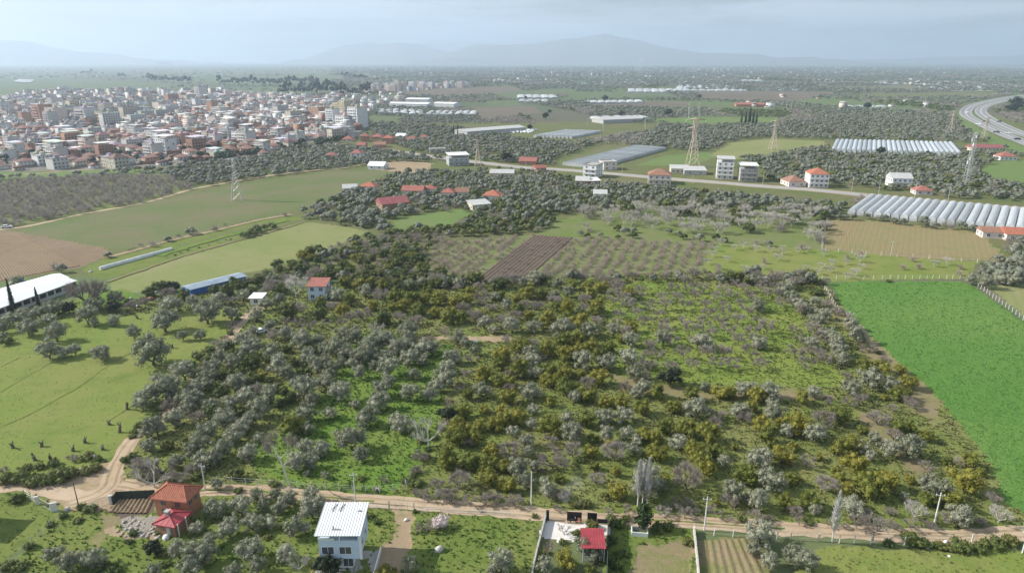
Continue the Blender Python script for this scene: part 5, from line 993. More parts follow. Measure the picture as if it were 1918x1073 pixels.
def ribbed_hip(parent, cs, rise, mat, ridge_in=.5, gap=.42, th=.06, name="roof"):
    """hip roof over four eave corners, with rows of raised tile ribs as sub-parts"""
    c = [Vector(p) for p in cs]; L0 = (c[1] - c[0]).length; L1 = (c[2] - c[1]).length; mid_ = sum(c, Vector()) / 4; z = c[0].z + rise
    if L0 >= L1: dirv = (c[1] - c[0]).normalized(); k = (L0 - L1) / 2 + ridge_in
    else: dirv = (c[2] - c[1]).normalized(); k = (L1 - L0) / 2 + ridge_in
    r0 = mid_ - dirv * k; r1 = mid_ + dirv * k; r0.z = r1.z = z; m = MB()
    pl = [(c[0], c[1], r1, r0), (c[1], c[2], r1, r1), (c[2], c[3], r0, r1), (c[3], c[0], r0, r0)] if L0 >= L1 else [(c[0], c[1], r0, r0), (c[1], c[2], r1, r0), (c[2], c[3], r1, r1), (c[3], c[0], r0, r1)]
    for a, b, q, p in pl: m.add([a, b, q, p] if q is not p else [a, b, q], [(0, 1, 2, 3)] if q is not p else [(0, 1, 2)])
    lo = [p - Vector((0, 0, .22)) for p in c]; m.add(list(c) + lo, [(0, 4, 5, 1), (1, 5, 6, 2), (2, 6, 7, 3), (3, 7, 4, 0), (7, 6, 5, 4)])
    rf = m.build(name, mat, parent); rb = MB()
    for a, b, q, p in pl:
        n = int((b - a).length / gap); e = (b - a).normalized(); nrm = (b - a).cross(p - a).normalized(); up = nrm.cross(e); h = (p - a).dot(up); s0 = (p - a).dot(e); s1 = (q - a).dot(e); Lq = (b - a).length
        for i in range(1, n):
            s = Lq * i / n; f = 1.0
            if s < s0: f = s / s0
            elif s > s1: f = (Lq - s) / max(1e-6, Lq - s1)
            rb.bar(a + e * s + nrm * .01, a + e * s + up * h * f + nrm * .01, th, 3, cap=False)
    o = rb.build("tile_row", mat, rf); o['kind'] = 'stuff'
    cp_ = MB()
    for a in (r0, r1):
        for q in c:
            if (q - a).length < (q - (r1 if a is r0 else r0)).length + .01: cp_.bar(q + Vector((0, 0, .05)), a + Vector((0, 0, .06)), .11, 5)
    cp_.bar(r0 + Vector((0, 0, .06)), r1 + Vector((0, 0, .06)), .11, 5); cp_.build("ridge_cap", mat, rf)
def rect4(pa, pb, pd, z):
    A, Bq, D = (Vector(P(*p, z)) for p in (pa, pb, pd)); ux = (Bq - A); w = ux.length; ux.normalize(); uy = Vector((-ux.y, ux.x, 0)); d = (D - A).dot(uy)
    return A, ux, uy, w, d
def orange_house():
    z = 4.3; A, ux, uy, w, d = rect4((278, 933), (349, 941), (314.5, 902), z); rz = math.atan2(ux.y, ux.x); o = A + ux * w / 2 + uy * d / 2; o.z = 0; KEEPOUT.append((o.x, o.y, 6))
    t = thing("house", "Two-storey brick house with an orange hipped tile roof, beside the junction of the tracks", "house", o, rz)
    a, b = w / 2 - .6, d / 2 - .6; m = MB(); m.box(-a, a, -b, b, -.3, z - .05); m.build("wall", B['brick'], t)
    ribbed_hip(t, [(-w / 2, -d / 2, z), (w / 2, -d / 2, z), (w / 2, d / 2, z), (-w / 2, d / 2, z)], 1.45, B['tile'])
    for x in (-a * .45, a * .45):
        add_window(t, x, -b - .01, 3.35, 0, (1.0, 1.2), False)
    for x in (-a * .45, a * .5): add_window(t, x, -b - .01, 1.3, 0, (1.0, 1.2), False)
    for y in (-b * .4, b * .4): add_window(t, a + .01, y, 3.35, R(90), (1.0, 1.2), False)
    z = 2.5; A, ux, uy, w, d = rect4((284, 981), (327, 988), (318, 951), z); rz = math.atan2(ux.y, ux.x); o = A + ux * w / 2 + uy * d / 2; o.z = 0; KEEPOUT.append((o.x, o.y, 5))
    t = thing("outbuilding", "Low shed with a red hipped sheet roof and chimney, in front of the brick house", "outbuilding", o, rz); a, b = w / 2 - .4, d / 2 - .4
    m = MB(); m.box(-a, a, -b, b, -.3, z - .05); m.build("wall", B['brickd'], t)
    ribbed_hip(t, [(-w / 2, -d / 2, z), (w / 2, -d / 2, z), (w / 2, d / 2, z), (-w / 2, d / 2, z)], .75, B['redsheet'], .6, .9, .03)
    m = MB(); m.box(-.9, -.2, -.6, .1, z, z + 1.5); m.box(-1.0, -.1, -.7, .2, z + 1.5, z + 1.62); m.build("chimney", B['conc'], t)
    for x in (a - .2, a - 1.6):
        m = MB(); m.bar((a + .5, -b + (a - x) * 1.5, 0), (a + .45, -b + (a - x) * 1.5, 2.7), .12, 5); m.build("post", B['pole'], t)
    m = MB(); m.box(a * .1, a * .5, -b - .06, -b - .005, .1, 2.0); m.build("door", B['greysheet'], t)
orange_house()
def red_shed():
    z = 3.0; A, ux, uy, w, d = rect4((1090, 1026), (1135.5, 1027), (1088.5, 991), z); rz = math.atan2(ux.y, ux.x); o = A + ux * w / 2 + uy * d / 2; o.z = 0; KEEPOUT.append((o.x, o.y, 5))
    t = thing("shed", "Garden shed with a bright red sheet roof beside the pale concrete yard", "shed", o, rz); a, b = w / 2 - .25, d / 2 - .3
    m = MB(); m.box(-a, a, -b + 1.3, b, -.2, z - .05); m.build("wall", B['cream'], t)
    m = MB(); m.slab([(-w / 2, -d / 2, z), (w / 2, -d / 2, z), (w / 2, d / 2, z + .35), (-w / 2, d / 2, z + .35)], .1); rf = m.build("roof", B['redsheet'], t)
    rb = MB(); rb.bar((0, -d / 2, z + .02), (0, d / 2, z + .37), .04, 4); rm_ = rb.mesh("rib", B['redsheet'])
    for i in range(10): link("rib", rm_, rf, (-w / 2 + .05 + (w - .1) * i / 9, 0, 0))
    for x in (-a, a):
        m = MB(); m.box(x - .08, x + .08, -b, -b + .16, -.2, z - .12); m.build("post", B['frame'], t)
    add_window(t, 0, -b + 1.29, 1.5, 0, (1.3, 1.3)); m = MB(); m.box(-a + .2, -a + 1.1, -b + 1.22, -b + 1.295, .0, 2.0); m.build("door", B['greysheet'], t)
    m = MB()
    for i in range(8): m.box(-a + .25 + i * .22, -a + .36 + i * .22, -b - .02, -b + .03, .1, 1.1)
    m.box(-a + .2, -a + 1.95, -b - .03, -b + .04, 1.1, 1.18); m.build("picket_rail", B['frame'], t)
red_shed()
def panel_run(name, label, cat, pts, h, mat, t=.08, group=None, part="panel", z=0.0):
    """a wall, gate or screen along ground points given in the photo, one panel per span"""
    ps = [Vector(P(*p)) for p in pts]; o = thing(name, label, cat, ps[0], 0, group)
    for a, b in zip(ps[:-1], ps[1:]):
        L_ = (b - a).length; m = MB(); m.box(.02, L_ - .02, -t / 2, t / 2, z, h if not isinstance(h, tuple) else h[1]); m.build(part, mat, o, a - ps[0], math.atan2(b.y - a.y, b.x - a.x))
        m = MB(); m.box(-.06, .06, -.06, .06, -.1, (h if not isinstance(h, tuple) else h[1]) + .1); m.build("post", mat, o, a - ps[0])
    return o
panel_run("yard_gate", "Black sheet-metal yard gate of wide panels facing the dirt road", "gate", [(1062.5, 974), (1089.5, 975.5)], 1.9, B['black'])
panel_run("yard_gate", "Black sheet-metal gate panel in the middle of the yard front", "gate", [(1100.5, 976), (1118, 977)], 1.9, B['black'])
panel_run("yard_fence", "Low black panel at the yard's corner with a wire top", "fence", [(1119, 979), (1139, 980)], .9, B['black'])
panel_run("gate_pillar", "Square dark gate pillar at the open entry of the concrete yard", "pillar", [(1023.5, 973), (1028.5, 973)], 2.0, B['black'], .5)
panel_run("boundary_wall", "Dark low boundary wall running down the garden from the gate pillar", "wall", [(1022, 972), (1017, 992), (1012, 1012), (1006, 1035), (1000, 1062), (996, 1085)], 1.1, B['conc'], .3)
panel_run("screen_fence", "Tall dark green screen fence beside the red-roofed shed", "fence", [(1138.5, 981), (1138, 1000), (1137.5, 1022), (1137, 1048), (1136.5, 1080), (1136, 1110)], 2.6, B['netting'], .1)
panel_run("screen_fence", "Dark green netted fence around the tilled garden of the brick house", "fence", [(212, 945), (220, 934.5), (247, 933), (275, 932), (292, 931)], 1.7, B['netting'], .06)
panel_run("garden_wall", "Long grey garden wall dividing the ploughed plots below the road", "wall", [(1299, 994), (1301, 1012), (1303, 1032), (1305.5, 1055), (1308, 1085), (1310, 1110)], 1.3, B['stone'], .25)
o = thing("trough", "Ruined white concrete trough under the ivy by the road", "trough", P(1198, 1000), R(-8)); 
m = MB(); m.box(-1.5, 1.4, -.9, -.75, 0, 1.0); m.build("front_wall", B['white'], o); m = MB(); m.box(-1.5, -1.35, -.745, .9, 0, 1.0); m.build("side_wall", B['white'], o); m = MB(); m.box(1.25, 1.4, -.745, .9, 0, 1.0); m.build("side_wall", B['white'], o); m = MB(); m.box(-1.345, 1.245, .75, .9, 0, 1.0); m.build("back_wall", B['conc'], o)
# fences of posts and wire
def post_fence(label, pts, hpost=1.7, mat='pole', r=.10, every=None, rails=3, name="wire_fence", group=None, railr=.012, photo=True):
    ps = [Vector(P(*p)) if photo else Vector(p) for p in pts]
    if every:
        out = []
        for a, b in zip(ps[:-1], ps[1:]):
            n = max(1, round((b - a).length / every)); out += [a.lerp(b, i / n) for i in range(n)]
        ps = out + [ps[-1]]
    o = thing(name, label, "fence", ps[0], 0, group); m = MB(); m.bar((0, 0, -.2), (0, 0, hpost), r, 4, r * .9); pm = m.mesh("post", B[mat]); w = MB()
    for i, p in enumerate(ps):
        q = link("post", pm, o, p - ps[0], random.uniform(0, 1)); q.rotation_euler = (random.gauss(0, .03), random.gauss(0, .03), random.uniform(0, .5)); q.scale = (1, 1, random.uniform(.9, 1.08))
        if i:
            for k in range(rails): w.bar(ps[i - 1] - ps[0] + Vector((0, 0, hpost * (.3 + .6 * k / max(1, rails - 1)))), p - ps[0] + Vector((0, 0, hpost * (.3 + .6 * k / max(1, rails - 1)))), railr, 3, cap=False)
    if rails: w.build("wire", B['steel'], o)
    return o
cv = lambda x0, y0, s: [(x0 + a / 4.77, y0 + b / 4.77) for a, b in s]
post_fence("Row of white concrete posts with wire along the near grove's roadside edge", cv(380, 848, [(200, 272), (265, 275), (385, 285), (490, 290), (610, 300), (727, 308), (850, 318), (973, 326), (1095, 330), (1217, 340), (1338, 345), (1457, 348), (1580, 355)]), 1.6)
post_fence("Short white post fence at the corner of the bright grove, behind the prickly pear", cv(380, 848, [(1580, 355), (1700, 345), (1820, 310), (1855, 235)]), 1.7)
post_fence("Fence of grey posts down the near edge of the clover field", cv(1518, 520, [(125, 108), (140, 130), (155, 152), (172, 180), (188, 210), (202, 238), (218, 262), (235, 285), (250, 308), (268, 332)]), 1.7)
post_fence("Long fence of pale concrete posts on the far side of the clover field", cv(1518, 520, [(1420, 32), (1446, 50), (1470, 66), (1496, 82), (1522, 104), (1548, 122), (1575, 140), (1600, 160), (1627, 182), (1654, 200), (1682, 222), (1710, 246), (1740, 268), (1770, 288), (1800, 310), (1832, 332), (1864, 356), (1898, 384), (1932, 410)]), 1.8, r=.09)
post_fence("Fence of thin white posts across the top of the clover field", cv(1518, 520, [(100, 20), (230, 18), (310, 18), (390, 18), (475, 18), (560, 17), (640, 18), (710, 16), (780, 15), (845, 14), (910, 14), (975, 13), (1040, 13), (1090, 13), (1150, 13), (1215, 13), (1270, 13), (1335, 15), (1420, 26)]), 1.7)
post_fence("Post fence along the lower edge of the stubble field", [(1546, 470), (1570, 472.5), (1596, 475), (1622, 477), (1650, 479), (1680, 481), (1710, 483), (1740, 485.5), (1770, 488), (1800, 490), (1830, 492), (1860, 494)], 1.7)
post_fence("Post fence on the edge between stubble field and bare trees", [(1548, 415), (1546, 430), (1543, 446), (1541, 460), (1540, 470)], 1.8, every=9)
post_fence("Leaning white posts and wire of the plot in the lower corner", cv(0, 848, [(225, 392), (283, 425), (330, 465)]), 1.7)
post_fence("Sparse grey posts slanting down beside the lower corner plot", cv(0, 848, [(545, 560), (455, 668), (375, 740), (292, 815), (207, 895), (112, 985), (10, 1080)]), 1.5, 'steel', .05)
post_fence("White posts and wire along the plots under the road's end", cv(1518, 848, [(-300, 770), (75, 790), (255, 805), (392, 805), (535, 812), (688, 818), (838, 825), (1440, 795)]), 1.8)
post_fence("Post fence beside the tilled plot below the grey utility pole", cv(1140, 848, [(768, 720), (940, 735), (1110, 750), (1240, 760)]), 1.6)
post_fence("Low white rail fence along the top of the grass garden", cv(760, 848, [(110, 520), (190, 522), (310, 526), (430, 534), (550, 540), (668, 545), (788, 552), (890, 560), (965, 565)]), .8, 'frame', .05, None, 2, "rail_fence", None, .045)
post_fence("Short white rail fence beside the driveway gate of the white house", cv(380, 848, [(1480, 490), (1555, 495), (1660, 500)]), .9, 'frame', .05, None, 2, "rail_fence", None, .045)
post_fence("Fence posts running along the pale wheat field's upper edge", [(690, 436), (640, 420), (600, 414), (575, 412)], 1.6, every=7)
post_fence("Old fence between the big pasture and the vegetable strips", [(270, 466), (330, 450), (400, 434), (470, 416), (545, 403)], 1.5, 'woodpole', .07, 8)
def bar_gate(label, p0, p1, h=1.2, mat='steel', n=5):
    a, b = Vector(P(*p0)), Vector(P(*p1)); L_ = (b - a).length; o = thing("bar_gate", label, "gate", a, math.atan2(b.y - a.y, b.x - a.x))
    m = MB(); m.bar((0, 0, h), (L_, 0, h), .035, 4); m.bar((0, 0, .15), (L_, 0, .15), .035, 4)
    for i in range(n): m.bar((L_ * i / (n - 1), 0, .1), (L_ * i / (n - 1), 0, h), .03, 4)
    m.build("frame", B[mat], o)
    for x in (-.1, L_ + .1):
        m = MB(); m.box(x - .07, x + .07, -.07, .07, -.1, h + .25); m.build("post", B[mat], o)
bar_gate("Thin grey bar gate at the driveway of the white house", (730, 953), (775, 956), 1.6)
bar_gate("Rusty pipe gate in the white post fence below the road", (1481, 1011), (1531, 1014), 1.5, 'ruststeel')
bar_gate("Thin wire gate beside the tilled garden of the brick house", (177, 954), (209, 941), 1.5)
bar_gate("Grey barred gate between two white blocks at the lower corner", (74, 944), (95, 956), 1.5)
for i, (a, b, lb) in enumerate([(71, 945, "Tall pale concrete gatepost beside the barred gate in the lower corner"), (102, 957, "Wide white concrete block at the end of the barred gate"), (209, 943, "Grey concrete post where the netted garden fence begins")]):
    t = thing("gatepost", lb, "gatepost", P(a, b), R(20), None); m = MB(); m.box(-.3 - .2 * (i == 1), .3 + .2 * (i == 1), -.2, .2, -.1, 1.75); m.build("block", B['pole'], t); m = MB(); m.box(-.35 - .2 * (i == 1), .35 + .2 * (i == 1), -.25, .25, 1.75, 1.87); m.build("cap", B['stone'], t)
# utility poles
def upole(label, px, py, topy, mat='pole', arm=True, r=.15):
    x, y, _ = P(px, py); d = proj(x, y)[2]; h = 6.0
    for _ in range(25): h += (proj(x, y, h)[1] - topy) * d / FPX * .8
    t = thing("utility_pole", label, "utility pole", (x, y, 0), random.uniform(-.3, .3)); m = MB(); m.bar((0, 0, -.3), (0, 0, h), r, 8, r * .62); m.build("shaft", B[mat], t)
    if arm:
        m = MB(); m.box(-.75, .75, -.06, .06, h - .5, h - .38); m.build("crossarm", B['steel'], t)
        im = MB(); im.bar((0, 0, 0), (0, 0, .25), .06, 6, .04); ih = im.mesh("insulator", B['frame'])
        for q in (-.65, 0, .65): link("insulator", ih, t, (q, 0, h - .38 if q else h))
    return t
upole("White concrete utility pole behind the orange-roofed house", 384.7, 917, 869); upole("White utility pole behind the white metal roof", 666, 940, 886)
upole("White utility pole opposite the garden, by the grove of citrus", 995, 946, 882.5, arm=False); upole("Slightly leaning white utility pole at the lower edge of the road", 1319, 992.6, 931)
upole("Tall leaning white utility pole near the clover field's end of the road", 1748.6, 985, 923.5); upole("Thin brown wooden pole at the junction of the dirt tracks", 149, 955, 903, 'woodpole', False, .11)
upole("Dark wooden pole beside the track at the meadow's edge", 426, 628, 596, 'woodpole', False, .1); upole("Thin wooden pole at the meadow's lower track edge", 331, 760, 722, 'woodpole', False, .09)
for i, (a, b, c) in enumerate([(1477, 352, 320), (1428, 350, 323), (1595, 358, 330), (1645, 366, 338), (1712, 374, 340), (1775, 378, 345), (1297, 345, 328), (1165, 327, 306), (805, 290, 270), (985, 315, 297), (844, 300, 278), (1100, 240, 222), (1538, 466, 442), (1668, 480, 452), (945, 286, 300 - 28), (840, 292, 272)]):
    upole("Grey roadside utility pole along the main road, %s" % where(a, b), a, b, c, 'steel', True, .13)['group'] = "utility poles along the main road"
# prickly pear, sacks, small things by the near road
def rock(name, label, cat, px, py, s, mat, seed, group=None, flat=.6):
    g = np.random.default_rng(seed); v = ICO * g.uniform(.7, 1.2, (12, 1)) * np.array([s, s * .8, s * flat]); v[:, 2] += s * flat * .5
    m = mesh_np(name, v, None, ICOF, mat); o = link(name, m, None, P(px, py), g.uniform(0, 6)); return tag(o, label, cat, group)
t = thing("prickly_pear", "White-spotted prickly pear cactus by the post fence at the bright grove", "cactus", P(704, 920)); g = random.Random(4)
for k in range(9):
    m = MB(); a = g.uniform(0, 6.28); rr2 = g.uniform(.1, .8); m.add([(math.cos(u) * .28 , .05 * math.sin(u * 2), .35 + math.sin(u) * .38) for u in [i * .785 for i in range(8)]], [tuple(range(8))]); m.add([(math.cos(u) * .28, .12, .35 + math.sin(u) * .38) for u in [i * .785 for i in range(8)]], [tuple(range(8))]); m.build("pad", B['stone'], t, (math.cos(a) * rr2, math.sin(a) * rr2, g.uniform(0, .6)), a)
rubble = [(232, 978), (245, 980), (258, 984), (268, 988), (276, 992), (262, 978), (252, 975), (240, 972), (270, 981), (282, 986), (288, 996), (226, 985), (234, 1006), (262, 1002), (276, 1005), (295, 1008), (220, 996), (244, 996), (240, 985), (246, 990), (254, 993), (262, 996), (272, 998), (280, 1000), (290, 1001), (300, 1003), (236, 992), (229, 1000), (250, 1005), (243, 1003), (310, 1012), (285, 992), (268, 1004)]
for i, (a, b) in enumerate(rubble): rock("building_stone", "Pale broken stone in the rubble below the red-roofed shed", "stone", a, b, random.uniform(.22, .6), B['debris'], i, "pale stones of the rubble heap", .45)
for i, (a, b, lb, mt, s) in enumerate([(312, 1008, "White plastic sheet bundled by the corner of the red-roofed shed", 'frame', .8), (170, 955, "White sack draped on the fence near the wooden pole", 'frame', .5), (126, 956, "Pale grey sack slumped against the corner fence", 'stone', .6), (824, 1031, "White tarpaulin heap beside the pit in the grass garden", 'stone', 1.0), (760, 975, "White plastic basin lying on the sandy driveway", 'frame', .45), (1735, 1028, "White litter bag under the roadside bushes", 'frame', .5), (1778, 1042, "Small white box lying in the lower field", 'frame', .3), (891, 642, "White plastic sheet hung between the olives of the central path", 'frame', .9), (483, 622, "White covered bundle parked under the olives beside the track", 'frame', 1.2), (737, 712, "Small white rag caught on an olive of the bright grove", 'frame', .4), (177, 858, "Pale broken slab at the meadow's lower hedge", 'stone', .8)]):
    rock("bundle", lb, "bundle", a, b, s, B[mt], 50 + i, None, .8)
rock("water_tank", "Small white box on a thin stand below the road bushes", "box", 1772, 1015, .5, B['frame'], 77)
# motorbike and chairs in the concrete yard
t = thing("motorbike", "Dark motorbike parked against the black yard gate", "motorbike", P(1073, 978), R(10))
for x in (-.65, .65):
    m = MB()
    for k in range(12): m.bar((x + .3 * math.cos(k * .524), 0, .32 + .3 * math.sin(k * .524)), (x + .3 * math.cos(k * .524 + .524), 0, .32 + .3 * math.sin(k * .524 + .524)), .06, 4)
    m.build("wheel", B['rubber'], t)
m = MB(); m.bar((-.65, 0, .35), (-.1, 0, .55), .08, 5); m.bar((-.1, 0, .45), (.4, 0, .7), .12, 5); m.bar((.65, 0, .33), (.42, 0, 1.0), .04, 5); m.build("frame", B['black'], t); m = MB(); m.box(-.55, .1, -.13, .13, .7, .82); m.build("seat", B['rubber'], t); m = MB(); m.bar((.42, -.35, 1.02), (.42, .35, 1.02), .025, 5); m.build("handlebar", B['steel'], t)
t = thing("garden_chair", "Small reddish garden chair standing before the black gate", "chair", P(1084, 979), R(-15))
m = MB(); m.box(-.25, .25, -.25, .25, .42, .47); m.build("seat", B['brick'], t); m = MB(); m.box(-.25, .25, .2, .25, .47, .95); m.build("backrest", B['brick'], t)
for sx in (-.22, .22):
    for sy in (-.22, .22): m = MB(); m.box(sx - .025, sx + .025, sy - .025, sy + .025, 0, .42); m.build("leg", B['brick'], t)
# ---------------------------------------------------------------- cars
def car(label, px, py, rz, s=1.0, mat='carpaint', group=None, z=0.0):
    t = thing("car", label, "car", P(px, py, z), rz, group, s); m = MB()
    prof = [(-2.1, .35), (-2.15, .85), (-1.75, 1.0), (-1.25, 1.42), (.35, 1.45), (1.0, 1.02), (1.95, .88), (2.1, .55), (2.1, .35)]
    n = len(prof); m.add([(x, -.85, z_) for x, z_ in prof] + [(x, .85, z_) for x, z_ in prof], [tuple(range(n)), tuple(range(2 * n - 1, n - 1, -1))] + [(i, n + i, n + (i + 1) % n, (i + 1) % n) for i in range(n)]); m.build("body", B[mat], t)
    for sy in (-1, 1):
        g_ = MB(); g_.add([(x, sy * .862, z_) for x, z_ in ((-1.5, 1.02), (-1.15, 1.36), (.3, 1.38), (.75, 1.02))], [(0, 1, 2, 3)]); g_.build("side_glass", B['glass'], t)
    g_ = MB(); g_.add([(.42, -.75, 1.42), (.42, .75, 1.42), (.99, .78, 1.06), (.99, -.78, 1.06)], [(0, 1, 2, 3)]); g_.v = [(x + .02, y, z_ + .02) for x, y, z_ in g_.v]; g_.build("windscreen", B['glass'], t)
    wm = MB(); wm.bar((0, -.1, 0), (0, .1, 0), .32, 10); wh = wm.mesh("wheel", B['rubber'])
    for sx in (-1.3, 1.3):
        for sy in (-.8, .8): link("wheel", wh, t, (sx, sy, .32))
    return t
car("White car driving along the dirt lane beside the big pasture", 13, 427, R(25), 1.15)
car("White car parked under olives beside the farm track", 489, 623, R(40))
CC = [(1811, 212, 95), (1846, 229, 60), (1832, 240 - 6, 55), (1866, 249, 40), (1889, 251, 30), (1872, 229, 40), (1858, 197, 20), (1905, 262, 30)]
for i, (a, b, r_) in enumerate(CC):
    car("%s vehicle on the curving motorway, %s" % (("Pale", "Dark")[i % 2], where(a, b)), a, b, R(180 - r_ if a < 1900 else 150), 1.5, ('carpaint', 'black')[i % 2], "vehicles on the motorway", .35)
# ---------------------------------------------------------------- greenhouses
def span_mesh(L_, w, h, n=8, name="span"):
    m = MB(); arc = [(-w / 2, 0)] + [(-w / 2 * math.cos(math.pi * i / n), h * .38 + h * .62 * math.sin(math.pi * i / n)) for i in range(n + 1)] + [(w / 2, 0)]
    k = len(arc); m.add([(x, 0, z) for x, z in arc] + [(x, L_, z) for x, z in arc], [(i, i + 1, k + i + 1, k + i) for i in range(k - 1)] + [tuple(range(k - 1, -1, -1)), tuple(range(k, 2 * k))]); return m
def hoop_mesh(L_, w, h, step, n=8):
    m = MB()
    for j in range(int(L_ / step) + 1):
        y = j * step; pr = None
        for i in range(n + 1):
            p = (-w / 2 * 1.01 * math.cos(math.pi * i / n), y, h * .38 + h * .635 * math.sin(math.pi * i / n))
            if pr: m.bar(pr, p, .05, 3, cap=False)
            pr = p
    return m
def greenhouse(label, far0, near0, far_last, n, h, mat='plastic', hoops=None, group=None, gapf=.96):
    A = Vector(P(*far0)); Bq = Vector(P(*near0)); C = Vector(P(*far_last)); d = Bq - A; L_ = d.length; rz = math.atan2(-d.x, d.y)
    step = (C - A) / (n - 1); ax = Vector((math.cos(rz), math.sin(rz), 0)); w = abs(step.dot(ax)) * gapf
    t = thing("greenhouse", label, "greenhouse", A, 0, group); sm = span_mesh(L_, w, h).mesh("span", B[mat], False); hm = hoop_mesh(L_, w, h, hoops).mesh("hoop", B['greysheet']) if hoops else None
    for i in range(n):
        s = link("span", sm, t, step * i, rz); KEEPOUT.append(((A + step * i + d * .5).x, (A + step * i + d * .5).y, 1))
        if hm: o = link("hoop", hm, s); o['kind'] = 'stuff'
    for i in range(0, n, 2):
        for f in np.linspace(0, 1, max(2, int(L_ / 9))): q = A + step * i + d * float(f); KEEPOUT.append((q.x, q.y, max(4.5, w)))
    return t
greenhouse("Large multi-span plastic greenhouse of twenty arched tunnels behind the stubble field", (1633, 373), (1594, 402.5), (1917, 399), 19, 3.4, 'plastic', 3.2)
greenhouse("Silver plastic greenhouse with long parallel tunnels beside the dark green field, north of the road", (1190, 277), (1056, 310.5), (1246, 281), 13, 3.0, 'plasticold', None)
greenhouse("Wide white multi-span greenhouse among olives below the motorway", (1569, 266.5), (1560, 285.5), (1779, 271.5), 25, 3.6, 'plastic', None)
greenhouse("Broad pale plastic greenhouse beside the bare grey grove, mid-distance", (1062, 247), (1002, 258), (1124, 249), 10, 3.0, 'plasticold')
tn = greenhouse("Single long white tunnel greenhouse on the vegetable strip", (322, 468), (187, 505), (323, 468.8), 2, 1.3, 'tunnel', 3.0, None, .95)
FARG = [((1275, 161), (1271, 172), (1375, 161), 9), ((1183, 168), (1183, 174), (1268, 168.5), 7), ((976, 180), (976, 185.5), (1034, 180), 5), ((980, 188.5), (976, 193), (1020, 189), 4), ((715, 206), (713, 214), (785, 209), 6), ((810, 211), (800, 218), (888, 211), 7), ((1098, 191), (1098, 195), (1140, 191), 4), ((1150, 191), (1150, 195), (1195, 190), 4), ((1748, 163), (1752, 171), (1832, 163), 8), ((1600, 152), (1600, 155), (1672, 153), 6), ((1655, 155), (1660, 158), (1760, 156), 6), ((1430, 167), (1430, 170), (1485, 168), 4), ((1530, 150), (1530, 154), (1572, 151), 4), ((1790, 158), (1800, 163), (1895, 160), 7), ((1085, 156), (1085, 160), (1125, 156), 4), ((1130, 153), (1130, 157), (1198, 154), 5), ((1155, 150), (1155, 153), (1195, 150.5), 4), ((945, 151), (945, 155), (985, 151), 4), ((1260, 153), (1262, 156), (1282, 153.5), 3), ((1590, 201), (1590, 203), (1650, 201), 4), ((1115, 222), (1128, 227), (1195, 220), 5), ((40, 150), (28, 155), (60, 151), 3), ((1395, 151), (1397, 153), (1420, 151), 3)]
for i, (a, b, c, n) in enumerate(FARG): greenhouse(uniq("Distant pale plastic greenhouse on the plain, %s" % where(a[0] + (c[0] - a[0]) / 2, (a[1] + b[1]) / 2)), a, b, c, n, 3.6, 'plasticold', None, "distant greenhouses on the plain")
# ---------------------------------------------------------------- long sheds
def longshed(label, pa, pb, depth, z, wall, roof, ext=0.0, rise=.9, name="long_shed", kind='gable', seg=0, group=None):
    a, b = Vector(P(*pa, z)), Vector(P(*pb, z)); d = (b - a).normalized(); a = a - d * ext; L_ = (b - a).length; rz = math.atan2(d.y, d.x); nrm = Vector((-d.y, d.x, 0)); o = (a + b) / 2 + nrm * depth / 2; o.z = 0
    t = thing(name, label, "shed", o, rz, group); KEEPOUT.extend(((a + (b - a) * f + nrm * depth / 2).x, (a + (b - a) * f + nrm * depth / 2).y, depth * .75) for f in np.linspace(0, 1, max(2, int(L_ / 6))))
    m = MB(); m.box(-L_ / 2 + .3, L_ / 2 - .3, -depth / 2 + .3, depth / 2 - .3, -.2, z - .02); m.build("wall", B[wall], t); rf = roof_mesh(L_, depth, z, kind, .1, rise).build("roof", B[roof], t)
    if seg:
        m = MB(); m.box(-.05, .05, -depth / 2, -depth / 2 + .05, z - .1, z + .02); 
        for i in range(seg):
            q = MB(); x = -L_ / 2 + L_ * (i + .5) / seg; q.box(x - L_ / seg * .38, x + L_ / seg * .38, -depth / 2 + .22, -depth / 2 + .297, 1.2, z - .5); q.build("opening_shade", B['dark'], t)  # dark panels on the solid wall, shade of the openings painted as colour
    return t
longshed("Long white-roofed livestock shed, nearer of the pair behind the cypresses", (0, 577), (144, 525.5), 9.5, 3.2, 'greysheet', 'whitesheet', 14, 1.0, seg=14)
longshed("Long white-roofed livestock shed, farther of the pair behind the cypresses", (0, 557), (130, 519.5), 10, 3.2, 'greysheet', 'whitesheet', 14, 1.0)
longshed("Low shed covered with faded blue sheeting along the pale wheat field", (356, 543), (462, 517), 6.5, 2.4, 'bluetarp', 'bluesheet', 0, .7)
for i, (a, b, s) in enumerate([(350, 541, 2.2), (362, 546, 1.8), (432, 520, 1.8), (398, 532, 1.5)]): rock("tarpaulin", "Bright blue tarpaulin by the faded blue shed, %s" % where(a, b), "tarpaulin", a, b, s, B['bluetarp'], 90 + i, "blue tarpaulins by the blue shed", .4)
for i, (a, b, s, mt) in enumerate([(258, 575, .9, 'frame'), (245, 560, .8, 'stone'), (296, 548, 1.0, 'bluesheet'), (282, 562, 1.6, 'brick'), (228, 560, 1.2, 'tileold'), (265, 568, 1.4, 'brickd'), (40, 527, 1.2, 'bluetarp'), (22, 532, 1.2, 'stone'), (170, 510, 1.0, 'stone'), (205, 500, 1.0, 'tileold')]): rock("junk_heap", "Small scrap heap near the white sheds, %s" % where(a, b), "heap", a, b, s, B[mt], 120 + i, "scrap heaps round the sheds")
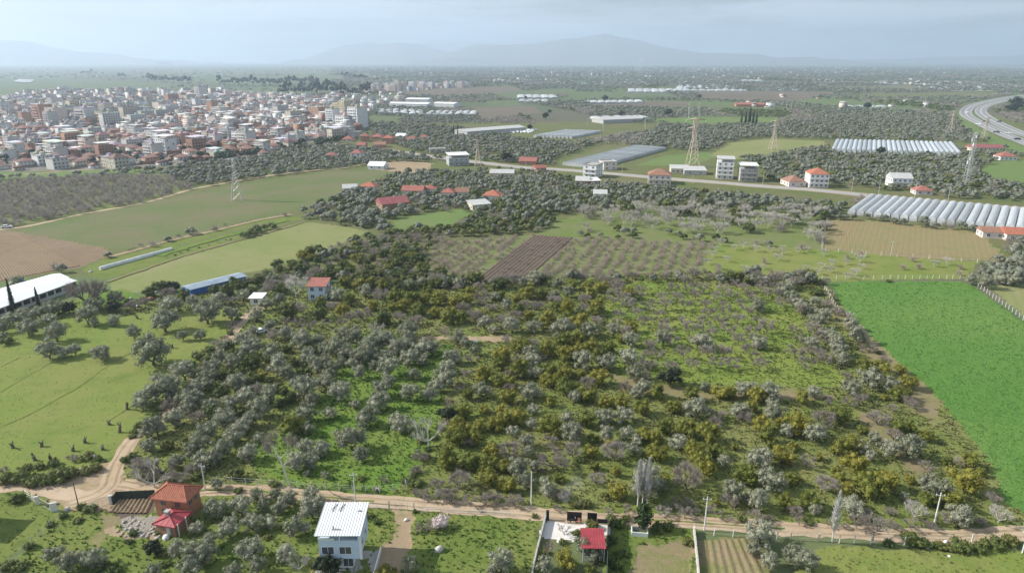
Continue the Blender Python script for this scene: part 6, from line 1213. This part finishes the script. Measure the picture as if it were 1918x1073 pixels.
# ---------------------------------------------------------------- houses among the groves and along the main road
house("White cottage with a broken red-tiled roof in the dark scrub", 578, 611, 563, d=6.5, storeys=2, sh=2.6, wall='blue', roof='mono', rm='tilered', wins=2, rise=1.0)
house("Small white flat-roofed hut with a paved front, above the farm track", 469, 491, 572, d=4.5, storeys=1, sh=2.6, wall='white', roof='mono', rm='whitesheet', name="hut", cat="hut", rise=.3)
house("Grey three-storey block with a raised white canopy roof, beside the main road", 841, 879, 311, d=14, storeys=2, sh=3.2, wall='grey', roof='raised', rm='whitesheet', rz=R(14), wins=4, balc=True)
house("Small white house with a red roof where the main road bends", 656, 677, 300, d=10, storeys=2, wall='white', roof='hip', rm='tilered', rz=R(-8))
house("Low white-roofed shed at the corner of the brown field", 688, 719, 318, d=11, storeys=1, wall='white', roof='gable', rm='whitesheet', rz=R(-12), name="shed", cat="shed")
house("Long low cream shed with a pale roof, south of the main road", 918, 962, 334, d=9, storeys=1, sh=3.6, wall='cream', roof='gable', rm='greysheet', rz=R(-4), name="shed", cat="shed", wins=5)
house("Grey-and-white apartment house with a flat roof, nearest the silver greenhouse", 1091, 1117, 333, d=13, storeys=3, wall='white', roof='flat', rm='conc', rz=R(-28), balc=True)
house("White flat-roofed house behind the grey-and-white apartment house", 1130, 1156, 319, d=12, storeys=2, wall='pinkw', roof='flat', rm='conc', rz=R(10))
house("Low workshop with a grey sheet roof beside the apartment house", 1078, 1103, 347, d=10, storeys=1, wall='brick', roof='gable', rm='greysheet', rz=R(-10), name="workshop", cat="workshop")
house("Small red-walled shed beside the low grey-roofed workshop", 1104, 1125, 347, d=8, storeys=1, wall='brick', roof='mono', rm='whitesheet', rz=R(12), name="shed", cat="shed")
house("Pinkish two-storey house with a brown hipped roof by the main road", 1214, 1256, 346, d=13, storeys=2, sh=3.2, wall='pinkw', roof='hip', rm='tileold', rz=R(-10), balc=True, wins=4)
house("White low house with a grey canopy between the hip-roofed house and the lattice mast", 1257, 1290, 325, d=11, storeys=1, sh=3.4, wall='cream', roof='mono', rm='greysheet', rz=R(-6), wins=4)
house("Long white-roofed sheds beside the tallest lattice mast", 1282, 1322, 328, d=12, storeys=1, sh=3.2, wall='grey', roof='mono', rm='greysheet', rz=R(-6), name="shed", cat="shed")
house("White four-storey apartment house with balconies beside the main road", 1342, 1372, 336, d=13, storeys=4, sh=3.0, wall='white', roof='raised', rm='greysheet', rz=R(-14), balc=True, wins=3)
house("Grey unfinished three-storey block with a white top beside the white apartment house", 1386, 1417, 341, d=13, storeys=3, sh=3.0, wall='conc', roof='raised', rm='whitesheet', rz=R(-10), wins=3, balc=True)
house("Low house with a brown hipped roof and pink walls by the road", 1477, 1509, 350, d=13, storeys=1, sh=3.4, wall='pinkw', roof='hip', rm='tileold', rz=R(4))
house("White three-storey villa with a bright orange-red hipped roof", 1516, 1550, 352, d=13, storeys=3, sh=3.0, wall='white', roof='hip', rm='tile', rz=R(-8), balc=True, wins=4)
house("White house with a grey sheet roof among olives across the road", 1671, 1706, 352, d=12, storeys=2, sh=3.1, wall='white', roof='gable', rm='greysheet', rz=R(-8), balc=True, wins=4)
house("Small pink-walled house with tiled roof half hidden beside the road", 1716, 1745, 366, d=9, storeys=1, wall='pinkw', roof='hip', rm='tilered', rz=R(-10))
house("White bungalow with a red roof beyond the greenhouse field", 1874, 1903, 301, d=11, storeys=1, sh=3.4, wall='white', roof='hip', rm='tilered', rz=R(-6), wins=4)
house("Long low building with a red sheet roof near the motorway", 1820, 1878, 283, d=10, storeys=1, sh=3.0, wall='cream', roof='gable', rm='oldred', rz=R(-2), wins=8)
house("Small white house among olives south of the road, with a pink annex", 1112, 1136, 372, d=8, storeys=1, wall='white', roof='gable', rm='greysheet', rz=R(-6))
house("Big red sheet roof barn, nearest of the farm cluster", 716, 768, 392, d=12, storeys=1, sh=3.4, wall='brickd', roof='gable', rm='oldred', rz=R(28), name="barn", cat="barn", wins=3)
house("Red-roofed farm building behind the big red barn", 752, 792, 368, d=10, storeys=1, sh=3.6, wall='cream', roof='gable', rm='tilered', rz=R(-6))
house("Small house with a red roof between the barn and orange farmhouse", 795, 818, 364, d=8, storeys=1, sh=3.2, wall='white', roof='hip', rm='tilered', rz=R(6))
house("White house with a steep red gable in the farm cluster", 826, 850, 372, d=9, storeys=1, sh=3.6, wall='white', roof='hip', rm='tilered', rz=R(-10))
house("Small cream house under a faded red roof beside the steep red gable", 856, 878, 370, d=8, storeys=1, sh=3.4, wall='cream', roof='gable', rm='tileold', rz=R(10))
house("Shed with a pale tin roof in front of the orange farmhouse", 884, 921, 393, d=9, storeys=1, sh=3.0, wall='cream', roof='mono', rm='greysheet', rz=R(24), name="shed", cat="shed")
house("Farmhouse with an orange hipped roof at the edge of the dark citrus", 904, 936, 378, d=10, storeys=1, sh=3.6, wall='white', roof='hip', rm='tile', rz=R(-12))
house("Pale low house with a grey roof in the olives west of the barn", 643, 669, 361, d=8, storeys=1, wall='pinkw', roof='gable', rm='greysheet', rz=R(12))
house("Small house with an orange roof in the olives west of the barn", 672, 703, 358, d=8, storeys=1, wall='white', roof='hip', rm='tile', rz=R(-10))
house("Low farm shed with a tiled roof at the corner of the stubble field", 1842, 1880, 447, d=8, storeys=1, sh=3.0, wall='pinkw', roof='gable', rm='tileold', rz=R(-14), name="shed", cat="shed")
house("Pink-walled farmhouse beside the greenhouse, cut by the photo's edge", 1886, 1925, 452, d=10, storeys=1, sh=3.2, wall='pinkw', roof='gable', rm='tile', rz=R(-10))
house("Brick shed with a red tile roof east of the grey block", 972, 1004, 309, d=11, storeys=1, wall='brick', roof='gable', rm='tilered', rz=R(-10), name="shed", cat="shed")
house("Small brick hut with a tiled roof touching the main road", 1004, 1024, 322, d=8, storeys=1, wall='brick', roof='gable', rm='tilered', rz=R(20), name="hut", cat="hut")
for i, (a, b, y, st, wl_, rf, rm_) in enumerate([(652, 675, 258, 2, 'grey', 'flat', 'conc'), (676, 692, 266, 2, 'brick', 'hip', 'tilered'), (694, 716, 262, 1, 'brick', 'hip', 'tilered'), (716, 736, 270, 2, 'brick', 'hip', 'tile'), (740, 758, 260, 1, 'white', 'gable', 'whitesheet'), (760, 782, 266, 1, 'brick', 'hip', 'tilered'), (786, 800, 262, 1, 'white', 'hip', 'tilered'), (640, 660, 266, 1, 'cream', 'hip', 'tilered'), (668, 684, 278, 1, 'brick', 'gable', 'tilered'), (700, 722, 277, 1, 'brick', 'gable', 'tileold'), (612, 632, 298, 1, 'pinkw', 'hip', 'tilered'), (806, 835, 258 + 28, 1, 'bluesheet', 'flat', 'conc')]):
    house("Roadside house on the town's near edge, %s" % where((a + b) / 2, y - 4), a, b, y, d=10, storeys=st, wall=wl_, roof=rf, rm=rm_, rz=random.uniform(-.3, .3), group="roadside houses at the town's edge")
longshed("Long pale factory roofs in the groves north of the road", (875, 247), (985, 238.5), 26, 5, 'grey', 'greysheet', 0, 2)
longshed("White factory hall with a red stripe, north of the town fields", (759, 186), (802, 186.5), 30, 8, 'white', 'whitesheet', 0, 2)
longshed("Long white hall beside the red-striped factory", (728, 194), (800, 195.5), 30, 7, 'white', 'whitesheet', 0, 2)
longshed("Second white hall beside the red-striped factory", (810, 194), (850, 195), 30, 6, 'white', 'whitesheet', 0, 2)
longshed("Long tin-roofed stable group at the edge of the bright green field", (1130, 225), (1205, 222), 30, 5, 'grey', 'greysheet', 0, 3)
longshed("Long low brick building far beyond the cypress row", (1379, 196), (1434, 196.5), 22, 4, 'brick', 'tilered', 0, 3)
wb = [(1008 + i % 6 * 7 - i // 6 * 4 - 40, 244 + i // 6 * 1.6 + (i % 2)) for i in range(24)]
for i, (a, b) in enumerate(wb): rock("wrapped_bale", "White wrapped bale stored beside the long factory roofs", "bale", a, b, 2.4, B['frame'], 200 + i, "white bales beside the factory", .7)
# ---------------------------------------------------------------- lattice pylons and mast
def pylon(label, px, py, topy, kind='pylon', mat='ruststeel', bw=None, name="pylon", group="lattice pylons", thin=1.0):
    x, y, _ = P(px, py); d = proj(x, y)[2]; h = 20.0
    for _ in range(25): h += (proj(x, y, h)[1] - topy) * d / FPX * .8
    t = thing(name, label, "pylon" if name == "pylon" else "mast", (x, y, 0), R(8), group); bw = bw or h * .24; tw = h * .035; ml = MB(); br = MB(); wa = h * .62 if kind == 'pylon' else h
    def half(z): return (bw / 2 + (tw * .9 - bw / 2) * min(1, z / wa)) if kind == 'pylon' else bw / 2 + (bw * .3 - bw / 2) * z / h
    rr_ = thin * max(.14, h * .0058) if kind == 'pylon' else .10; lv = [0]; 
    while lv[-1] < h * .98: lv.append(min(h, lv[-1] + max(1.6, half(lv[-1]) * 1.7)))
    for sx, sy in ((1, 1), (1, -1), (-1, 1), (-1, -1)):
        m = MB()
        for a, b in zip(lv[:-1], lv[1:]): m.bar((sx * half(a), sy * half(a), a), (sx * half(b), sy * half(b), b), rr_ * 1.3, 4, cap=False)
        m.build("leg", B[mat], t)
    for a, b in zip(lv[:-1], lv[1:]):
        A, Q = half(a), half(b)
        for (p, q) in (((-A, -A), (Q, -Q)), ((A, -A), (-Q, -Q)), ((-A, A), (Q, Q)), ((A, A), (-Q, Q)), ((-A, -A), (-Q, Q)), ((-A, A), (-Q, -Q)), ((A, -A), (Q, Q)), ((A, A), (Q, -Q))): br.bar((*p, a), (*q, b), rr_ * .7, 3, cap=False)
    o = br.build("brace", B[mat], t); o['kind'] = 'stuff'
    if kind == 'pylon':
        for z, l in ((h * .80, h * .17), (h * .97, h * .22)):
            m = MB()
            for sy in (-tw * .6, tw * .6): m.bar((-l, 0, z), (0, sy, z + h * .035), rr_, 3); m.bar((l, 0, z), (0, sy, z + h * .035), rr_, 3); m.bar((-l, 0, z), (l, 0, z), rr_, 3); 
            for k in range(-4, 5):
                if k: m.bar((l * k / 4.5, 0, z), (l * (abs(k) - 1) / 4.5 * (1 if k > 0 else -1), 0, z + h * .035 * (1 - (abs(k) - 1) / 4.5)), rr_ * .7, 3)
            m.build("crossarm", B[mat], t)
            for q in (-l * .97, 0, l * .97): m = MB(); m.bar((q, 0, z), (q, 0, z - h * .04), rr_ * .9, 4); m.build("insulator", B['frame'], t)
    else:
        for z, a in ((.92, 0), (.86, 2), (.78, 4), (.52, 1), (.45, 3)):
            m = MB(); w_ = half(h * z) + .35; m.box(w_ * math.cos(a) - .3, w_ * math.cos(a) + .3, w_ * math.sin(a) - .3, w_ * math.sin(a) + .3, h * z - 1.0, h * z + 1.0); m.build("antenna", B['frame'], t)
    return t
pylon("Tallest lattice pylon, beside the white-roofed sheds on the main road", 1296.5, 313, 222); pylon("Ochre lattice pylon standing at the edge of the yellowish field", 1447.5, 281, 226)
pylon("Lattice pylon before the motorway's green verge", 1779.5, 253, 208); pylon("Lattice pylon between the two motorway carriageways and the red roof", 1842, 262, 221)
pylon("Ochre lattice pylon behind the grey canopy-roofed block", 895, 312, 262); pylon("Thin lattice pylon standing in the big pasture", 445, 376, 297, 'pylon', 'steel', None, 'pylon', 'lattice pylons', .6)
pylon("Tall guyed telecom mast with white antennas among olives beside the road", 1807, 350, 248, 'mast', 'steel', 2.6, "telecom_mast", None)
# ---------------------------------------------------------------- the town
TOWNCOL = [((.55, .535, .51), "white"), ((.52, .47, .39), "cream"), ((.36, .205, .145), "brick"), ((.43, .25, .17), "orange brick"), ((.47, .46, .44), "grey"), ((.62, .52, .46), "pinkish"), ((.56, .48, .33), "ochre"), ((.66, .66, .65), "bright white")]
def town_proto(w, d, storeys, roof, seed):
    g = random.Random(seed); h = storeys * 2.9; m = MB(); m.box(-w / 2, w / 2, -d / 2, d / 2, -.2, h)
    if storeys > 2:
        for s in range(1, storeys): m.box(-w * .46, w * .3, -d / 2 - 1.0, -d / 2 - .003, s * 2.9 - .1, s * 2.9 + .75)
    wall = m.mesh("wall", B['wall']); wm = MB()
    blank = g.random() < .4
    for s in range(storeys):
        z = s * 2.9 + 1.0
        for i in range(max(2, int(w / 3.0))):
            x = (i + .5) / max(2, int(w / 3.0)) * w - w / 2; wm.box(x - .6, x + .6, -d / 2 - .05, -d / 2 + .02, z, z + 1.35); wm.box(x - .6, x + .6, d / 2 - .02, d / 2 + .05, z, z + 1.35)
        for i in range(max(1, int(d / 4))):
            y = (i + .5) / max(1, int(d / 4)) * d - d / 2
            for sx in (-1, 1):
                if not blank and g.random() < .7: wm.box(sx * w / 2 - .04, sx * w / 2 + .04, y - .5, y + .5, z, z + 1.3)
    win = wm.mesh("window", B['glass']); r = roof_mesh(w, d, h, roof, .4)
    if roof == 'flat' and storeys > 1: r.box(-1.6, 1.6, -1.4, 1.4, h + .25, h + 2.6)
    return wall, win, r.mesh("roof", B['roofc'])
TP = {'low': [town_proto(9 + i % 3 * 2, 8 + i % 2 * 2, 1 + (i % 3 == 2), 'hip' if i % 4 else 'gable', i) for i in range(6)], 'mid': [town_proto(10 + i % 3 * 2.5, 10 + i % 2 * 2, 2 + i % 3, ('flat', 'flat', 'raised', 'hip')[i % 4], 20 + i) for i in range(8)], 'tall': [town_proto(14 + i % 3 * 4, 13, 5 + i % 4, 'flat', 40 + i) for i in range(6)]}
ROOFC = {'hip': [(.24, .135, .105), (.20, .115, .095), (.28, .165, .125), (.30, .20, .155), (.38, .33, .29)], 'gable': [(.24, .13, .10), (.22, .14, .115)], 'flat': [(.36, .34, .32), (.44, .42, .40), (.28, .26, .245)], 'raised': [(.72, .72, .70), (.60, .60, .58)]}
town_n = 0; town_rest = []
def town_house(kind, x, y, rz, i, ci, label=None, sc=1.0, hz=1.0):
    global town_n
    p = TP[kind][i % len(TP[kind])]; col, cn = TOWNCOL[ci % len(TOWNCOL)]; st = {'low': 1 + (i % 3 == 2), 'mid': 2 + i % 3, 'tall': 5 + i % 4}[kind]
    rk = {'low': 'hip' if i % 4 else 'gable', 'mid': ('flat', 'flat', 'raised', 'hip')[i % 4], 'tall': 'flat'}[kind]
    px, py, _ = proj(x, y, 4)
    label = label or uniq("%s %s-storey %s with %s roof, %s" % (cn.capitalize(), nw(st), "block" if kind != 'low' else "house", {'hip': "red hipped", 'gable': "red gabled", 'flat': "flat", 'raised': "raised white"}[rk], where(px, py)))
    t = thing("town_building", label, "building", (x, y, 0), rz, "buildings of the town", (sc, sc, sc * hz)); w, wi, r = p; o = link("wall", w, t); o.color = (*col, 1); link("window", wi, t)['kind'] = 'stuff'; o = link("roof", r, t); q = random.choice(ROOFC[rk]); o.color = (*[c * random.uniform(.85, 1.15) for c in q], 1); town_n += 1
    return t
def town():
    g = random.Random(17); TPOLY = [(-60, 200), (60, 184), (130, 178), (260, 179), (420, 173), (480, 181), (600, 185), (688, 236), (640, 262), (560, 268), (480, 299), (420, 299), (300, 311), (150, 317), (-60, 322)]
    pw = [P(*p)[:2] for p in TPOLY]; cand = []
    ca, sa = math.cos(-.6), math.sin(-.6)
    for iu in range(-170, 60):
        for iv in range(-20, 170):
            u, v = iu * 16.0, iv * 13.5; 
            if iu % 4 == 0: u += 4
            x = u * ca - v * sa + g.uniform(-3, 3); y = u * sa + v * ca + g.uniform(-2.5, 2.5)
            if not bool(inpoly(np.array(x), np.array(y), pw)): continue
            px, py, _ = proj(x, y, 0)
            if px < -60 or g.random() < .22: continue
            cand.append((x, y, px, py))
    # the white slab blocks at the town's near corner and single landmarks first
    named = [(648, 242, 'tall', 0, 7, "Left half of the tall pair of white slab blocks beyond the town"), (672, 242, 'tall', 3, 7, "Right half of the tall pair of white slab blocks beyond the town"), (312, 286, 'mid', 2, 7, "White house with a broad white canopy at the near side of town"), (378, 190, 'tall', 3, 0, "Tallest white tower block rising at the far middle of town"), (262, 250, 'mid', 4, 3, "Tall orange brick block with blank side wall in the centre of town"), (430, 246, 'mid', 2, 0, "White four-storey block at the town's near right corner, under a dark tree"), (462, 248, 'mid', 6, 4, "Grey building with a raised roof behind the dark tree at town's edge"), (165, 234, 'tall', 1, 0, "White tower with blank walls in the middle left of town"), (200, 235, 'tall', 0, 6, "Ochre apartment block right of the white blank-walled tower"), (85, 232, 'tall', 2, 2, "Brick-sided tower among the white blocks at left of town"), (110, 235, 'tall', 1, 5, "Pinkish tower beside the brick-sided tower"), (12, 226, 'tall', 2, 0, "White tower at the very edge of the photo in town"), (530, 243, 'mid', 0, 1, "Cream block with two facades near the town's olive edge"), (545, 243, 'mid', 3, 0, "White block beside the cream block near the olive edge"), (604, 257, 'mid', 4, 6, "Yellow-ochre three-storey house at the town's olive edge"), (372, 255, 'mid', 1, 3, "Wide orange brick block facing the olive grove"), (345, 262, 'mid', 4, 2, "Brick building stepping down beside the wide orange block")]
    nn = [l.replace("Left half", "First block").replace("Right half", "Second block").replace(" right ", " near ").replace(" at left of town", " in the west of town").replace(" middle left of town", " western middle of town").replace(" right of the", " beside the") for *_, l in named]
    taken = []
    for (px, py, k, i, ci, _), lb in zip(named, nn):
        x, y, _ = P(px, py); big = 2.2 if "slab" in lb else 1.5 if "Tallest" in lb else 1.0; town_house(k, x, y, -.62 + g.uniform(-.1, .1), i, ci, lb, 1.25 if k == 'tall' else 1.1, .9 if "slab" in lb else 1); taken.append((x, y, 17 if k == 'tall' else 12))
    items = []
    for x, y, px, py in cand:
        if any((x - a) ** 2 + (y - b) ** 2 < r * r for a, b, r in taken): continue
        tallp = .42 if (px < 280 and py < 232) else .16 if py < 212 and px < 420 else .05 if py < 250 else 0
        midp = .62 if py < 265 else .45 if py < 284 else .2
        r = g.random(); k = 'tall' if r < tallp else 'mid' if r < tallp + midp else 'low'
        ci = g.choice([0, 0, 1, 2, 3, 5, 4, 7]) if k != 'low' else g.choice([0, 1, 2, 3, 3, 5, 7, 1])
        if k == 'tall': ci = g.choice([0, 0, 7, 1, 5, 6, 3, 4])
        if py < 215 and px > 330 and k == 'tall' and g.random() < .6: k = 'mid'
        items.append((x, y, px, py, k, g.randrange(24), ci, -.6 + g.choice([0, 0, math.pi / 2, math.pi / 2, math.pi]) + g.gauss(0, .06)))
    size = {'low': 1, 'mid': 1.5, 'tall': 2.6}
    items.sort(key=lambda t: t[1] / size[t[4]]); items = [t for t in items if t[2] > -30]
    for t in items[:300 - town_n]: town_house(t[4], t[0], t[1], t[7], t[5], t[6], None, g.uniform(.76, .98))
    return items[300 - town_n:] if town_n < 300 else items[max(0, 300 - len(named)):]
def joined_town(items, name):
    """the many smaller and farther buildings, joined by colour"""
    g = random.Random(3); by = {}
    for (x, y, px, py, k, i, ci, rz) in items:
        p = TP[k][i % len(TP[k])]; sc = g.uniform(.74, .98); rk = {'low': 'hip' if i % 4 else 'gable', 'mid': ('flat', 'flat', 'raised', 'hip')[i % 4], 'tall': 'flat'}[k]
        M4 = Matrix.Translation((x, y, 0)) @ Matrix.Rotation(rz, 4, 'Z') @ Matrix.Scale(sc, 4)
        for me, key in ((p[0], ('w', ci % 8)), (p[1], ('g', 0)), (p[2], ('r', rk, g.randrange(2)))):
            by.setdefault(key, []).append((me, M4))
    for key, lst in by.items():
        V, LI, LS = [], [], []; n = 0; nl = 0
        for me, M4 in lst:
            c = np.empty(len(me.vertices) * 3, np.float32); me.vertices.foreach_get("co", c); a = np.array(M4); v = c.reshape(-1, 3) @ a[:3, :3].T + a[:3, 3]
            li = np.empty(len(me.loops), np.int32); me.loops.foreach_get("vertex_index", li); ls = np.empty(len(me.polygons), np.int32); me.polygons.foreach_get("loop_start", ls)
            V.append(v); LI.append(li + n); LS.append(ls + nl); n += len(v); nl += len(li)
        m = bpy.data.meshes.new(name); V = np.concatenate(V).astype(np.float32); LI = np.concatenate(LI); LS = np.concatenate(LS); m.vertices.add(len(V)); m.vertices.foreach_set("co", V.ravel()); m.loops.add(len(LI)); m.loops.foreach_set("vertex_index", LI); m.polygons.add(len(LS)); m.polygons.foreach_set("loop_start", LS)
        m.materials.append(B['wall'] if key[0] == 'w' else B['glass'] if key[0] == 'g' else B['roofc']); m.update(calc_edges=True)
        o = link(name, m); o.color = (*(TOWNCOL[key[1]][0] if key[0] == 'w' else (1, 1, 1) if key[0] == 'g' else ROOFC[key[1]][key[2] % len(ROOFC[key[1]])]), 1); o['kind'] = 'stuff'
rest = town(); joined_town(rest, "town_houses_mass" if False else "townscape")
# far apartment estate and scattered far settlements
est = []
g = random.Random(8)
for i in range(42):
    px = 690 + (i % 21) * 9.2 + g.uniform(-2, 2); py = 174 - (i // 21) * 5 - (px - 690) * .055 + g.uniform(-1, 1); x, y, _ = P(px, py)
    t = town_house('tall' if g.random() < .65 else 'mid', x, y, g.choice([-.5, -.7, -.6]), g.randrange(12), g.choice([5, 5, 1, 0, 7, 5]), uniq("Pinkish-white estate block beyond the town, %s" % where(px, py - 3)), 1.0); t['group'] = "estate blocks on the plain"; t.name = "estate_block"
far = []
for (x0, x1, y0, y1, n) in [(600, 760, 176, 200, 60), (1290, 1600, 124, 138, 120), (1600, 1918, 122, 140, 40), (900, 1290, 124, 150, 90), (1300, 1560, 140, 150, 30), (560, 700, 182, 215, 70), (1400, 1800, 178, 205, 14), (1700, 1800, 150, 164, 12), (0, 640, 122, 150, 26), (640, 900, 126, 146, 26), (900, 1060, 150, 158, 26), (1290, 1400, 128, 136, 40)]:
    for _ in range(n):
        px, py = g.uniform(x0, x1), g.uniform(y0, y1); x, y, _z = P(px, py); k = g.choice(['low', 'mid', 'mid']); far.append((x, y, px, py, k, g.randrange(24), g.choice([0, 7, 7, 1, 5]), g.uniform(0, 3)))
joined_town(far, "far_settlement_skyline" if False else "far_townscape")
def barn_off_frame():
    house("Barn at the very edge of the lower corner, throwing its shadow on the grass", 0, 0, 0, d=6, storeys=2, sh=2.8, wall='white', roof='flat', rm='conc', xyw=(P(-95, 988)[0], P(-95, 988)[1], 9), name="barn", cat="barn")
barn_off_frame()
# ---------------------------------------------------------------- tilled strip with real furrows
def furrows(name, c4, n, h, mat, seg=60):
    """ridges running from the first edge to the second; corners as seen in the photo"""
    a, b, c, d = (np.array(P(*p)[:2]) for p in c4); V, F = [], []; k = n * 4 + 1; g = np.random.default_rng(2)
    for j in range(seg + 1):
        t = j / seg; p, q = a + (d - a) * t, b + (c - b) * t
        for i in range(k):
            s = i / (k - 1); xy = p + (q - p) * s; ph = i % 4; z = (0.02, .55, 1, .55)[ph] * h + g.uniform(0, .25) * h
            V.append((xy[0], xy[1], z + .02))
    F = [(j * k + i, j * k + i + 1, (j + 1) * k + i + 1, (j + 1) * k + i) for j in range(seg) for i in range(k - 1)]
    me = mesh_np(name, np.array(V), np.array(F)[:, ::-1], None, mat); return struct(link(name, me))
furrows("furrows", [(999, 441), (1073, 446), (984, 526), (884, 528)], 11, .40, G['dark'])
furrows("furrows", [(222, 936), (288, 936), (276, 962), (202, 961)], 9, .30, G['brown'], 24)
furrows("furrows", [(1313, 1013), (1398, 1009), (1450, 1110), (1318, 1110)], 7, .25, G['bed'], 40)
furrows("furrows", [(1549.5, 415), (1838, 438), (1882, 488), (1546, 467)], 60, .10, G['tan'], 60)
furrows("furrows", [(-80, 452), (30, 437), (150, 498), (-80, 542)], 40, .25, G['brown'], 60)
# ---------------------------------------------------------------- mountains
rockm = soil("mountain_slope", ((.16, .17, .12), (.20, .18, .14), (.12, .14, .09), (.22, .2, .17)), .0006, .003, .02, bump=0)
def mountain(name, prof, y0, depth, amp, seed):
    """a range: its skyline given as photo points, raised at distance y0 with real depth behind and before"""
    px = np.array([p[0] for p in prof], float); py = np.array([p[1] for p in prof], float); n = 160; m_ = 28
    xs = np.linspace(px[0], px[-1], n); ys = np.interp(xs, px, py); X = (xs - 959) / FPX * (y0 * cp) ; b = (536.5 - ys) / FPX
    el = (-sp + b * cp) / (cp + b * sp); Z = np.maximum(H + el * y0, 0); V = []
    for j in range(m_):
        t = j / (m_ - 1) * 2 - 1; yy = y0 + t * depth; f = (1 - abs(t)) ** 1.15
        nz_ = (vnoise(X, np.full(n, yy), 1 / 900., seed) + .5 * vnoise(X, np.full(n, yy), 1 / 350., seed + 1) - .75) * amp
        V.append(np.stack([X, np.full(n, yy), np.maximum(Z * f + nz_ * f * (1 - f) * 3.2, -.5)], -1))
    idx_ = np.arange(n * m_).reshape(m_, n); q = np.stack([idx_[:-1, :-1], idx_[:-1, 1:], idx_[1:, 1:], idx_[1:, :-1]], -1).reshape(-1, 4)
    struct(link(name, mesh_np(name, np.concatenate(V), q, None, rockm, True)))
mountain("mountain", [(800, 118), (840, 100), (870, 87), (895, 82), (925, 83), (965, 81), (1000, 80), (1030, 75), (1060, 71), (1090, 68), (1112, 63), (1130, 59.5), (1145, 63), (1165, 68), (1190, 73), (1215, 80), (1250, 90), (1300, 98), (1360, 104), (1450, 110), (1560, 116), (1620, 120)], 15500, 3500, 260, 51)
mountain("mountain", [(560, 118), (600, 100), (625, 90), (650, 84), (690, 79), (720, 82), (760, 80), (790, 83), (815, 90), (845, 98), (880, 104), (930, 112), (970, 118)], 17500, 2300, 200, 57)
mountain("mountain", [(-700, 100), (-400, 70), (-200, 72), (-60, 78), (20, 75), (45, 77), (70, 84), (100, 91), (130, 94), (170, 98), (200, 105), (240, 111), (290, 116), (350, 120)], 14500, 3200, 230, 61)
mountain("mountain", [(1480, 120), (1600, 112), (1700, 110), (1780, 107), (1860, 106), (1930, 102), (2050, 98), (2200, 112), (2280, 120)], 17800, 2000, 180, 67)
# dark trees standing in the town's streets and along its near edge
tt = []
g = random.Random(31)
for _ in range(460):
    px, py = g.uniform(0, 640), g.uniform(196, 312)
    if py > 270 and px > 420 + (300 - py): continue
    x, y, _z = P(px, py); tt.append((x, y, g.uniform(4, 8)))
for _ in range(60):
    px = g.uniform(400, 640); x, y, _z = P(px, 300 - (px - 400) * .14 + g.uniform(-6, 4)); tt.append((x, y, g.uniform(5, 9)))
mass("town_trees_woodland", tt, LOD['citrus'][1], M['ever'], 12, (.8, 1.2))
# ---------------------------------------------------------------- planting and air
plant_masses()
tufts()
def air():
    m, t, o = newmat("haze_air"); v = N(t, "ShaderNodeVolumePrincipled"); v.inputs['Color'].default_value = (.66, .80, .98, 1); v.inputs['Density'].default_value = 1.3e-4; v.inputs['Anisotropy'].default_value = .35; v.inputs['Density Attribute'].default_value = ""
    t.links.new(v.outputs[0], o.inputs['Volume']); mb = MB(); mb.box(-21000, 21000, -21000, 21000, -1.7, 800); struct(mb.build("haze", m), 'stuff')
def smoke(label, px, py, size, dens):
    x, y, _ = P(px, py); g = np.random.default_rng(int(px)); v, t = [], []
    for k in range(5):
        f = k / 4; c = np.array([size * (.5 * f + g.uniform(-.15, .15)), g.uniform(-.2, .2) * size, size * (.15 + .9 * f)]); v.append(ICO * size * (.12 + .22 * f) * g.uniform(.8, 1.2, (12, 1)) + c); t.append(ICOF + 12 * k)
    m, tr, o = newmat("smoke_wisp"); q = N(tr, "ShaderNodeVolumePrincipled"); q.inputs['Color'].default_value = (.85, .88, .92, 1); q.inputs['Density'].default_value = dens; q.inputs['Density Attribute'].default_value = ""; tr.links.new(q.outputs[0], o.inputs['Volume'])
    s = link("smoke", mesh_np("smoke", np.concatenate(v), None, np.concatenate(t), m), None, (x, y, .3)); md = s.modifiers.new("round", 'SUBSURF'); md.levels = md.render_levels = 2; struct(s, 'stuff')
smoke("", 1189, 147, 70, .006); smoke("", 1048, 958, 5.5, .045)
air()
print({k: v for k, v in COUNT.items()}, "objects", len(S.objects), "town", town_n)

tri = sum(sum(len(p.vertices) - 2 for p in o.data.polygons) for o in S.objects if o.type == 'MESH' and o.data.users == 1) if 0 else 0
